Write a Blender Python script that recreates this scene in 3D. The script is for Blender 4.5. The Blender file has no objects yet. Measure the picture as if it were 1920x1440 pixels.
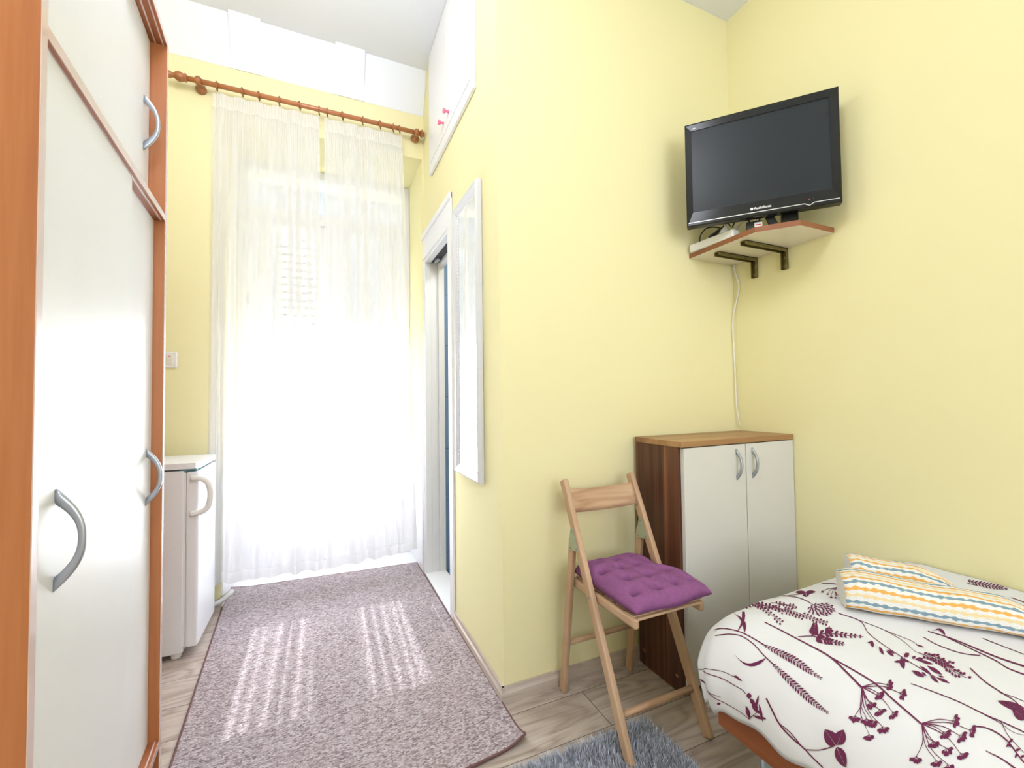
import bpy, bmesh, math, random
from mathutils import Vector, Matrix, noise
R = math.radians
PI = math.pi
random.seed(7)
S = bpy.context.scene
COL = S.collection

# ------------------------------------------------------------------ camera
cam_data = bpy.data.cameras.new('camera')
cam = bpy.data.objects.new('camera', cam_data)
COL.objects.link(cam)
cam_data.sensor_fit = 'HORIZONTAL'
cam_data.sensor_width = 36.0
cam_data.lens = 36.0 * 808.0 / 1920.0
cam_data.clip_start = 0.02
yaw, pitch, roll = R(23.98), R(1.69), R(-0.70)
fw = Vector((math.sin(yaw) * math.cos(pitch), math.cos(yaw) * math.cos(pitch), math.sin(pitch)))
rt = Vector((math.cos(yaw), -math.sin(yaw), 0))
up = rt.cross(fw)
r2 = rt * math.cos(roll) + up * math.sin(roll)
u2 = -rt * math.sin(roll) + up * math.cos(roll)
M = Matrix((r2, u2, -fw)).transposed().to_4x4()
M.translation = Vector((0, 0, 1.15))
cam.matrix_world = M
S.camera = cam

# ------------------------------------------------------------------ world, sun, added fill lights, exposure
w = bpy.data.worlds.new('world')
S.world = w
w.use_nodes = True
bg = w.node_tree.nodes['Background']
bg.inputs['Color'].default_value = (0.84, 0.89, 1.0, 1)
bg.inputs['Strength'].default_value = 2.7

def lamp(name, kind, loc, energy, color=(1, 1, 1), target=None, **kw):
    d = bpy.data.lights.new(name, kind)
    d.energy = energy
    d.color = color
    for k, v in kw.items():
        setattr(d, k, v)
    o = bpy.data.objects.new(name, d)
    COL.objects.link(o)
    o.location = loc
    if target is not None:
        o.rotation_euler = (Vector(target) - Vector(loc)).to_track_quat('-Z', 'Y').to_euler()
    return o

lamp('sun', 'SUN', (0, 6, 5), 125.0, (0.95, 0.955, 1.0), target=(0, 5, 5 - 1.46), angle=R(0.55))
lamp('back_fill_light', 'AREA', (0.75, -2.06, 1.75), 33.0, (0.865, 0.89, 1.0), target=(0.65, 1.5, 1.55),  # added soft fill from behind the camera, set at the assumed window
     shape='RECTANGLE', size=1.9, size_y=1.6)
lamp('room_fill_light', 'POINT', (-0.1, 0.3, 2.98), 40.0, (0.87, 0.895, 1.0), shadow_soft_size=0.28)  # added overhead fill for the room, no fixture
lamp('passage_fill_light', 'POINT', (-0.2, 1.65, 2.95), 15.0, (0.87, 0.895, 1.0), shadow_soft_size=0.2)  # second added fill, brightens the passage walls and ceiling
lamp('bathroom_fill_light', 'AREA', (1.35, 2.2, 2.55), 12.0, (0.93, 0.96, 1.0), target=(1.35, 2.2, 0),  # added fill so the tiles behind the doorway read bright
     shape='DISK', size=0.4)
S.view_settings.view_transform = 'Standard'
S.view_settings.look = 'None'
S.view_settings.gamma = 1.0
S.view_settings.use_curve_mapping = False
S.view_settings.exposure = 0.10

# ------------------------------------------------------------------ materials
def newmat(name):
    m = bpy.data.materials.new(name)
    m.use_nodes = True
    nt = m.node_tree
    return m, nt, nt.nodes['Principled BSDF']

def nd(nt, kind, **kw):
    n = nt.nodes.new(kind)
    for k, v in kw.items():
        if hasattr(n, k) and k not in n.inputs:
            setattr(n, k, v)
        else:
            n.inputs[k].default_value = v
    return n

def ramp(nt, stops, interp='LINEAR'):
    n = nt.nodes.new('ShaderNodeValToRGB')
    cr = n.color_ramp
    cr.interpolation = interp
    while len(cr.elements) > 1:
        cr.elements.remove(cr.elements[-1])
    cr.elements[0].position = stops[0][0]
    cr.elements[0].color = (*stops[0][1], 1)
    for p, c in stops[1:]:
        e = cr.elements.new(p)
        e.color = (*c, 1)
    return n

def plain(name, c, rough=0.5, metal=0.0, spec=0.5, bump=0.0, bscale=60.0, var=0.0, coat=0.0):
    m, nt, b = newmat(name)
    b.inputs['Base Color'].default_value = (*c, 1)
    b.inputs['Roughness'].default_value = rough
    b.inputs['Metallic'].default_value = metal
    b.inputs['Specular IOR Level'].default_value = spec
    b.inputs['Coat Weight'].default_value = coat
    if bump or var:
        tc = nd(nt, 'ShaderNodeTexCoord')
        n = nd(nt, 'ShaderNodeTexNoise', Scale=bscale, Detail=5.0)
        nt.links.new(tc.outputs['Object'], n.inputs['Vector'])
        if bump:
            bp = nd(nt, 'ShaderNodeBump', Strength=bump, Distance=0.01)
            nt.links.new(n.outputs['Fac'], bp.inputs['Height'])
            nt.links.new(bp.outputs['Normal'], b.inputs['Normal'])
        if var:
            r = ramp(nt, [(0.3, tuple(x * (1 - var) for x in c)), (0.7, tuple(min(1, x * (1 + var)) for x in c))])
            nt.links.new(n.outputs['Fac'], r.inputs['Fac'])
            nt.links.new(r.outputs['Color'], b.inputs['Base Color'])
    return m

def wood(name, dark, mid, light, scale, rough=0.4, rings=3.0, fine=0.35, bump=0.05, coat=0.0):
    """grain runs along the axis with the small scale"""
    m, nt, b = newmat(name)
    tc = nd(nt, 'ShaderNodeTexCoord')
    mp = nd(nt, 'ShaderNodeMapping')
    mp.inputs['Scale'].default_value = scale
    nt.links.new(tc.outputs['Object'], mp.inputs['Vector'])
    n1 = nd(nt, 'ShaderNodeTexNoise', Scale=1.0, Detail=3.0, Distortion=0.6)
    nt.links.new(mp.outputs['Vector'], n1.inputs['Vector'])
    mul = nd(nt, 'ShaderNodeMath', operation='MULTIPLY')
    mul.inputs[1].default_value = rings
    nt.links.new(n1.outputs['Fac'], mul.inputs[0])
    fr = nd(nt, 'ShaderNodeMath', operation='PINGPONG')
    fr.inputs[1].default_value = 1.0
    nt.links.new(mul.outputs[0], fr.inputs[0])
    n2 = nd(nt, 'ShaderNodeTexNoise', Scale=9.0, Detail=4.0)
    nt.links.new(mp.outputs['Vector'], n2.inputs['Vector'])
    mx = nd(nt, 'ShaderNodeMix')
    mx.inputs[0].default_value = fine
    nt.links.new(fr.outputs[0], mx.inputs[2])
    nt.links.new(n2.outputs['Fac'], mx.inputs[3])
    r = ramp(nt, [(0.12, dark), (0.5, mid), (0.88, light)])
    nt.links.new(mx.outputs[0], r.inputs['Fac'])
    nt.links.new(r.outputs['Color'], b.inputs['Base Color'])
    b.inputs['Roughness'].default_value = rough
    b.inputs['Coat Weight'].default_value = coat
    bp = nd(nt, 'ShaderNodeBump', Strength=bump, Distance=0.004)
    nt.links.new(n2.outputs['Fac'], bp.inputs['Height'])
    nt.links.new(bp.outputs['Normal'], b.inputs['Normal'])
    return m

def floor_material(name):
    m, nt, b = newmat(name)
    tc = nd(nt, 'ShaderNodeTexCoord')
    mp = nd(nt, 'ShaderNodeMapping')
    mp.inputs['Location'].default_value = (0.35, 0.06, 0)
    nt.links.new(tc.outputs['Object'], mp.inputs['Vector'])
    br = nd(nt, 'ShaderNodeTexBrick')
    br.offset = 0.37
    br.inputs['Scale'].default_value = 1.0
    br.inputs['Mortar Size'].default_value = 0.0016
    br.inputs['Mortar Smooth'].default_value = 0.3
    br.inputs['Brick Width'].default_value = 1.28
    br.inputs['Row Height'].default_value = 0.19
    br.inputs['Color1'].default_value = (0.0, 0, 0, 1)
    br.inputs['Color2'].default_value = (1, 1, 1, 1)
    nt.links.new(mp.outputs['Vector'], br.inputs['Vector'])
    # every plank shifts its own grain
    ad = nd(nt, 'ShaderNodeVectorMath', operation='MULTIPLY_ADD')
    ad.inputs[1].default_value = (7.3, 3.1, 5.7)
    nt.links.new(br.outputs['Color'], ad.inputs[0])
    nt.links.new(mp.outputs['Vector'], ad.inputs[2])
    mp2 = nd(nt, 'ShaderNodeMapping')
    mp2.inputs['Scale'].default_value = (1.7, 9.0, 9.0)
    nt.links.new(ad.outputs[0], mp2.inputs['Vector'])
    n1 = nd(nt, 'ShaderNodeTexNoise', Scale=1.0, Detail=2.0, Distortion=0.9)
    nt.links.new(mp2.outputs['Vector'], n1.inputs['Vector'])
    mu = nd(nt, 'ShaderNodeMath', operation='MULTIPLY')
    mu.inputs[1].default_value = 11.0
    nt.links.new(n1.outputs['Fac'], mu.inputs[0])
    pp = nd(nt, 'ShaderNodeMath', operation='PINGPONG')
    pp.inputs[1].default_value = 1.0
    nt.links.new(mu.outputs[0], pp.inputs[0])
    mp3 = nd(nt, 'ShaderNodeMapping')
    mp3.inputs['Scale'].default_value = (6.0, 120.0, 120.0)
    nt.links.new(ad.outputs[0], mp3.inputs['Vector'])
    n2 = nd(nt, 'ShaderNodeTexNoise', Scale=1.0, Detail=4.0)
    nt.links.new(mp3.outputs['Vector'], n2.inputs['Vector'])
    mx = nd(nt, 'ShaderNodeMix')
    mx.inputs[0].default_value = 0.5
    nt.links.new(pp.outputs[0], mx.inputs[2])
    nt.links.new(n2.outputs['Fac'], mx.inputs[3])
    r = ramp(nt, [(0.15, (0.30, 0.235, 0.195)), (0.45, (0.45, 0.37, 0.32)), (0.85, (0.56, 0.485, 0.43))])
    nt.links.new(mx.outputs[0], r.inputs['Fac'])
    md = nd(nt, 'ShaderNodeMix', data_type='RGBA', blend_type='MIX')
    md.inputs['B'].default_value = (0.10, 0.075, 0.06, 1)
    nt.links.new(br.outputs['Fac'], md.inputs['Factor'])
    nt.links.new(r.outputs['Color'], md.inputs['A'])
    nt.links.new(md.outputs['Result'], b.inputs['Base Color'])
    b.inputs['Roughness'].default_value = 0.38
    bp = nd(nt, 'ShaderNodeBump', Strength=0.08, Distance=0.004)
    nt.links.new(n2.outputs['Fac'], bp.inputs['Height'])
    nt.links.new(bp.outputs['Normal'], b.inputs['Normal'])
    return m

def carpet_material(name):
    m, nt, b = newmat(name)
    tc = nd(nt, 'ShaderNodeTexCoord')
    mp = nd(nt, 'ShaderNodeMapping')
    mp.inputs['Scale'].default_value = (1.0, 1.9, 1.0)
    nt.links.new(tc.outputs['Object'], mp.inputs['Vector'])
    v = nd(nt, 'ShaderNodeTexVoronoi', Scale=115.0)
    nt.links.new(mp.outputs['Vector'], v.inputs['Vector'])
    n = nd(nt, 'ShaderNodeTexNoise', Scale=260.0, Detail=3.0)
    nt.links.new(mp.outputs['Vector'], n.inputs['Vector'])
    sp = nd(nt, 'ShaderNodeSeparateColor')
    nt.links.new(v.outputs['Color'], sp.inputs['Color'])
    mx = nd(nt, 'ShaderNodeMix')
    mx.inputs[0].default_value = 0.45
    nt.links.new(sp.outputs[0], mx.inputs[2])
    nt.links.new(n.outputs['Fac'], mx.inputs[3])
    r = ramp(nt, [(0.14, (0.15, 0.107, 0.112)), (0.38, (0.36, 0.297, 0.31)), (0.62, (0.50, 0.43, 0.445)),
                  (0.85, (0.68, 0.63, 0.66))])
    nt.links.new(mx.outputs[0], r.inputs['Fac'])
    nt.links.new(r.outputs['Color'], b.inputs['Base Color'])
    b.inputs['Roughness'].default_value = 0.95
    b.inputs['Specular IOR Level'].default_value = 0.1
    bp = nd(nt, 'ShaderNodeBump', Strength=0.9, Distance=0.006, invert=True)
    nt.links.new(v.outputs['Distance'], bp.inputs['Height'])
    nt.links.new(bp.outputs['Normal'], b.inputs['Normal'])
    return m

def sheer(name, top_t, tint=(0.90, 0.90, 0.925)):
    """woven voile: part of the light goes straight through between the threads (less at a slant), the rest is scattered"""
    m, nt, b = newmat(name)
    nt.nodes.remove(b)
    out = nt.nodes['Material Output']
    lw = nd(nt, 'ShaderNodeLayerWeight', Blend=0.5)
    inv = nd(nt, 'ShaderNodeMath', operation='SUBTRACT')
    inv.inputs[0].default_value = 1.0
    nt.links.new(lw.outputs['Facing'], inv.inputs[1])
    pw = nd(nt, 'ShaderNodeMath', operation='POWER')
    pw.inputs[1].default_value = 4.5
    nt.links.new(inv.outputs[0], pw.inputs[0])
    tm = nd(nt, 'ShaderNodeMath', operation='MULTIPLY')
    tm.inputs[1].default_value = top_t
    nt.links.new(pw.outputs[0], tm.inputs[0])
    d = nd(nt, 'ShaderNodeBsdfDiffuse')
    d.inputs['Color'].default_value = (*tint, 1)
    t = nd(nt, 'ShaderNodeBsdfTranslucent')
    t.inputs['Color'].default_value = (*tint, 1)
    m1 = nd(nt, 'ShaderNodeMixShader')
    m1.inputs[0].default_value = 0.58
    nt.links.new(d.outputs[0], m1.inputs[1])
    nt.links.new(t.outputs[0], m1.inputs[2])
    tr = nd(nt, 'ShaderNodeBsdfTransparent')
    m2 = nd(nt, 'ShaderNodeMixShader')
    nt.links.new(tm.outputs[0], m2.inputs[0])
    nt.links.new(m1.outputs[0], m2.inputs[1])
    nt.links.new(tr.outputs[0], m2.inputs[2])
    nt.links.new(m2.outputs[0], out.inputs['Surface'])
    return m

def glass(name):
    m, nt, b = newmat(name)
    nt.nodes.remove(b)
    out = nt.nodes['Material Output']
    tr = nd(nt, 'ShaderNodeBsdfTransparent')
    tr.inputs['Color'].default_value = (0.96, 0.98, 0.98, 1)
    gl = nd(nt, 'ShaderNodeBsdfGlossy', Roughness=0.02)
    mx = nd(nt, 'ShaderNodeMixShader')
    mx.inputs[0].default_value = 0.07
    nt.links.new(tr.outputs[0], mx.inputs[1])
    nt.links.new(gl.outputs[0], mx.inputs[2])
    nt.links.new(mx.outputs[0], out.inputs['Surface'])
    return m

def tile_material(name, c):
    m, nt, b = newmat(name)
    tc = nd(nt, 'ShaderNodeTexCoord')
    mp = nd(nt, 'ShaderNodeMapping')
    mp.inputs['Rotation'].default_value = (R(90), 0, 0)
    mp.inputs['Location'].default_value = (0, 0.12, 0)
    nt.links.new(tc.outputs['Object'], mp.inputs['Vector'])
    br = nd(nt, 'ShaderNodeTexBrick')
    br.offset = 0.0
    br.inputs['Scale'].default_value = 1.0
    br.inputs['Mortar Size'].default_value = 0.003
    br.inputs['Brick Width'].default_value = 0.25
    br.inputs['Row Height'].default_value = 0.345
    br.inputs['Color1'].default_value = (*c, 1)
    br.inputs['Color2'].default_value = (*[x * 1.06 for x in c], 1)
    br.inputs['Mortar'].default_value = (0.12, 0.14, 0.2, 1)
    nt.links.new(mp.outputs['Vector'], br.inputs['Vector'])
    nt.links.new(br.outputs['Color'], b.inputs['Base Color'])
    b.inputs['Roughness'].default_value = 0.15
    return m

def towel_material(name):
    m, nt, b = newmat(name)
    uv = nd(nt, 'ShaderNodeUVMap')
    uv.uv_map = 'uv'
    sp = nd(nt, 'ShaderNodeSeparateXYZ')
    nt.links.new(uv.outputs[0], sp.inputs[0])
    # scalloped edge of each stripe: the offset inside a stripe is scaled by a wave along the length
    n = nd(nt, 'ShaderNodeTexNoise', Scale=60.0, Detail=2.0)
    nt.links.new(uv.outputs[0], n.inputs['Vector'])
    vs = nd(nt, 'ShaderNodeMath', operation='MULTIPLY')       # v in stripe periods
    vs.inputs[1].default_value = 1.0 / 0.0165
    nt.links.new(sp.outputs['Y'], vs.inputs[0])
    nn = nd(nt, 'ShaderNodeMath', operation='MULTIPLY_ADD')
    nn.inputs[1].default_value = 0.5
    nt.links.new(n.outputs['Fac'], nn.inputs[0])
    nt.links.new(vs.outputs[0], nn.inputs[2])
    fl = nd(nt, 'ShaderNodeMath', operation='FLOOR')
    nt.links.new(nn.outputs[0], fl.inputs[0])
    fr = nd(nt, 'ShaderNodeMath', operation='FRACT')
    nt.links.new(nn.outputs[0], fr.inputs[0])
    dm = nd(nt, 'ShaderNodeMath', operation='SUBTRACT')
    dm.inputs[1].default_value = 0.5
    nt.links.new(fr.outputs[0], dm.inputs[0])
    ab = nd(nt, 'ShaderNodeMath', operation='ABSOLUTE')
    nt.links.new(dm.outputs[0], ab.inputs[0])
    sx = nd(nt, 'ShaderNodeMath', operation='MULTIPLY')
    sx.inputs[1].default_value = 2 * PI / 0.0195
    nt.links.new(sp.outputs['X'], sx.inputs[0])
    sn = nd(nt, 'ShaderNodeMath', operation='SINE')
    nt.links.new(sx.outputs[0], sn.inputs[0])
    th = nd(nt, 'ShaderNodeMath', operation='MULTIPLY_ADD')
    th.inputs[1].default_value = 0.075
    th.inputs[2].default_value = 0.225
    nt.links.new(sn.outputs[0], th.inputs[0])
    sb = nd(nt, 'ShaderNodeMath', operation='SUBTRACT')
    nt.links.new(th.outputs[0], sb.inputs[0])
    nt.links.new(ab.outputs[0], sb.inputs[1])
    ss = nd(nt, 'ShaderNodeMapRange')
    ss.inputs['From Min'].default_value = -0.05
    ss.inputs['From Max'].default_value = 0.05
    nt.links.new(sb.outputs[0], ss.inputs['Value'])
    md = nd(nt, 'ShaderNodeMath', operation='MODULO')
    md.inputs[1].default_value = 7.0
    nt.links.new(fl.outputs[0], md.inputs[0])
    dv = nd(nt, 'ShaderNodeMath', operation='DIVIDE')
    dv.inputs[1].default_value = 7.0
    nt.links.new(md.outputs[0], dv.inputs[0])
    r = ramp(nt, [(max(0.0, (k - 0.3) / 7), {'o': (0.86, 0.47, 0.13), 'p': (0.88, 0.73, 0.42), 'b': (0.24, 0.37, 0.46)}[c])
                  for k, c in enumerate('bopobpo')], 'CONSTANT')
    nt.links.new(dv.outputs[0], r.inputs['Fac'])
    mx = nd(nt, 'ShaderNodeMix', data_type='RGBA')
    mx.inputs['A'].default_value = (0.86, 0.85, 0.82, 1)
    nt.links.new(ss.outputs[0], mx.inputs['Factor'])
    nt.links.new(r.outputs['Color'], mx.inputs['B'])
    nt.links.new(mx.outputs['Result'], b.inputs['Base Color'])
    b.inputs['Roughness'].default_value = 1.0
    b.inputs['Specular IOR Level'].default_value = 0.05
    tc = nd(nt, 'ShaderNodeTexCoord')
    n2 = nd(nt, 'ShaderNodeTexNoise', Scale=420.0, Detail=2.0)
    nt.links.new(tc.outputs['Object'], n2.inputs['Vector'])
    bp = nd(nt, 'ShaderNodeBump', Strength=0.8, Distance=0.004)
    nt.links.new(n2.outputs['Fac'], bp.inputs['Height'])
    nt.links.new(bp.outputs['Normal'], b.inputs['Normal'])
    return m

def island_material(name, stops, rough=0.7):
    m, nt, b = newmat(name)
    g = nd(nt, 'ShaderNodeNewGeometry')
    r = ramp(nt, stops)
    nt.links.new(g.outputs['Random Per Island'], r.inputs['Fac'])
    nt.links.new(r.outputs['Color'], b.inputs['Base Color'])
    b.inputs['Roughness'].default_value = rough
    b.inputs['Specular IOR Level'].default_value = 0.3
    return m

MT = {}
MT['yellow'] = plain('yellow_wall_paint', (0.84, 0.782, 0.465), 0.85, spec=0.2, bump=0.04, bscale=45)
MT['white_paint'] = plain('white_ceiling_paint', (0.82, 0.85, 0.90), 0.85, spec=0.2)
MT['white_gloss'] = plain('white_lacquer', (0.82, 0.82, 0.84), 0.35)
MT['white_door'] = plain('white_door_board', (0.80, 0.80, 0.80), 0.38, var=0.015, bscale=5)
MT['cream_door'] = plain('cream_white_board', (0.67, 0.66, 0.63), 0.42, var=0.015, bscale=5)
MT['cherry'] = wood('cherry_veneer', (0.30, 0.090, 0.028), (0.41, 0.140, 0.046), (0.49, 0.19, 0.070), (16, 16, 0.55), 0.38, 2.5, 0.5)
MT['cherry_y'] = wood('cherry_veneer_long', (0.24, 0.066, 0.022), (0.32, 0.098, 0.034), (0.39, 0.135, 0.05), (16, 0.55, 16), 0.35, 2.5, 0.4)
MT['edge_pale'] = plain('cherry_edge_glare', (0.64, 0.48, 0.43), 0.22, spec=0.8, coat=0.5)  # grazing glare on the wardrobe edges painted in as a pale colour
MT['edge_brown'] = plain('brown_edge_band', (0.27, 0.10, 0.042), 0.4, var=0.1, bscale=25)
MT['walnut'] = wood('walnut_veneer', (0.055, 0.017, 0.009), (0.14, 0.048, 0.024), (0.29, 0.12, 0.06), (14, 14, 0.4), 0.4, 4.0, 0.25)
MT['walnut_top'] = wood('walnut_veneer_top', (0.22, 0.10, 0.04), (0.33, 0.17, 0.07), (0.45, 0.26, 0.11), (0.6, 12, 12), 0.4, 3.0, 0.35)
MT['beech'] = wood('beech_wood', (0.46, 0.285, 0.17), (0.54, 0.36, 0.23), (0.60, 0.42, 0.28), (7, 5, 1.4), 0.5, 4.0, 0.45)
MT['beech_x'] = wood('beech_wood_cross', (0.40, 0.235, 0.135), (0.53, 0.34, 0.21), (0.58, 0.40, 0.26), (2.0, 7, 9), 0.5, 9.0, 0.22)
MT['rod_wood'] = wood('stained_rod_wood', (0.32, 0.10, 0.035), (0.42, 0.145, 0.05), (0.50, 0.20, 0.075), (1.2, 30, 30), 0.3, 2.0, 0.5, coat=0.3)
MT['ring_wood'] = plain('stained_ring_wood', (0.36, 0.14, 0.05), 0.35, var=0.2, bscale=30)
MT['floor'] = floor_material('grey_oak_laminate')
MT['skirt'] = wood('grey_oak_skirting', (0.40, 0.32, 0.27), (0.52, 0.44, 0.38), (0.62, 0.55, 0.49), (1.6, 1.6, 40), 0.45, 3.0, 0.5)
MT['carpet'] = carpet_material('mottled_grey_brown_carpet')
MT['binding'] = plain('carpet_binding', (0.20, 0.10, 0.095), 0.9, bump=0.6, bscale=400, var=0.4)
MT['shag'] = island_material('blue_grey_shag', [(0.0, (0.25, 0.265, 0.33)), (0.4, (0.43, 0.455, 0.54)), (0.75, (0.60, 0.625, 0.71)), (1.0, (0.78, 0.80, 0.86))])
MT['shag_base'] = plain('shag_backing', (0.14, 0.15, 0.19), 0.95)
MT['sheer'] = sheer('white_voile', 0.52)
MT['sheer_hem'] = sheer('white_voile_double', 0.12, (0.90, 0.90, 0.92))
MT['glass'] = glass('clear_pane')
MT['mirror'] = plain('mirror_silver', (0.93, 0.95, 0.96), 0.01, 1.0)
MT['mirror_frame'] = plain('silver_white_frame', (0.72, 0.73, 0.79), 0.35, 0.15, bump=0.15, bscale=120)
MT['tiles'] = tile_material('blue_wall_tiles', (0.16, 0.25, 0.42))
MT['blue_floor'] = plain('blue_floor_tiles', (0.03, 0.14, 0.28), 0.2)
MT['alu'] = plain('satin_aluminium', (0.44, 0.47, 0.53), 0.34, 0.7)
MT['steel'] = plain('zinc_plated_steel', (0.42, 0.48, 0.40), 0.35, 0.7)
MT['screw'] = plain('screw_steel', (0.30, 0.31, 0.30), 0.35, 0.9)
MT['fridge'] = plain('white_enamel', (0.78, 0.79, 0.83), 0.28)
MT['fridge_trim'] = plain('teal_gasket', (0.10, 0.30, 0.36), 0.4)
MT['plastic_white'] = plain('white_plastic', (0.80, 0.80, 0.79), 0.35)
MT['plastic_cream'] = plain('ivory_plastic', (0.78, 0.74, 0.64), 0.4)
MT['red'] = plain('red_indicator', (0.8, 0.05, 0.03), 0.3)
MT['pink'] = plain('pink_knob', (0.86, 0.20, 0.33), 0.3)
MT['black_gloss'] = plain('piano_black_plastic', (0.012, 0.013, 0.012), 0.16, spec=0.35)
MT['black'] = plain('black_rubber', (0.012, 0.012, 0.013), 0.4)
MT['screen'] = plain('matt_lcd_screen', (0.026, 0.031, 0.036), 0.28, spec=0.22)
MT['silver'] = plain('silver_line', (0.8, 0.8, 0.82), 0.25, 0.6)
MT['print_white'] = plain('white_lettering', (0.85, 0.85, 0.85), 0.4)
MT['bracket'] = plain('olive_zinc_bracket', (0.20, 0.17, 0.06), 0.4, 0.6, var=0.3, bscale=40)
MT['duvet'] = plain('white_cotton', (0.72, 0.73, 0.77), 0.9, spec=0.15, bump=0.10, bscale=28)
MT['plum'] = plain('plum_print', (0.145, 0.028, 0.078), 0.9, spec=0.1)
MT['towel'] = towel_material('striped_terry')
MT['cushion'] = plain('purple_cotton', (0.25, 0.09, 0.235), 0.85, spec=0.2, bump=0.12, bscale=70, var=0.08)
MT['tie'] = plain('dark_plum_tape', (0.10, 0.015, 0.05), 0.8)
MT['leg_metal'] = plain('blue_grey_painted_metal', (0.28, 0.33, 0.39), 0.35, 0.3)
MT['mattress'] = plain('mattress_cover', (0.7, 0.7, 0.72), 0.9)
MT['facade'] = plain('pale_render', (0.20, 0.21, 0.24), 0.9)
MT['shutter'] = plain('grey_shutter', (0.50, 0.52, 0.56), 0.6)
MT['dark'] = plain('dark_gap', (0.03, 0.03, 0.035), 0.6)
MT['grey_plastic'] = plain('grey_plastic', (0.33, 0.38, 0.44), 0.5)

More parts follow.
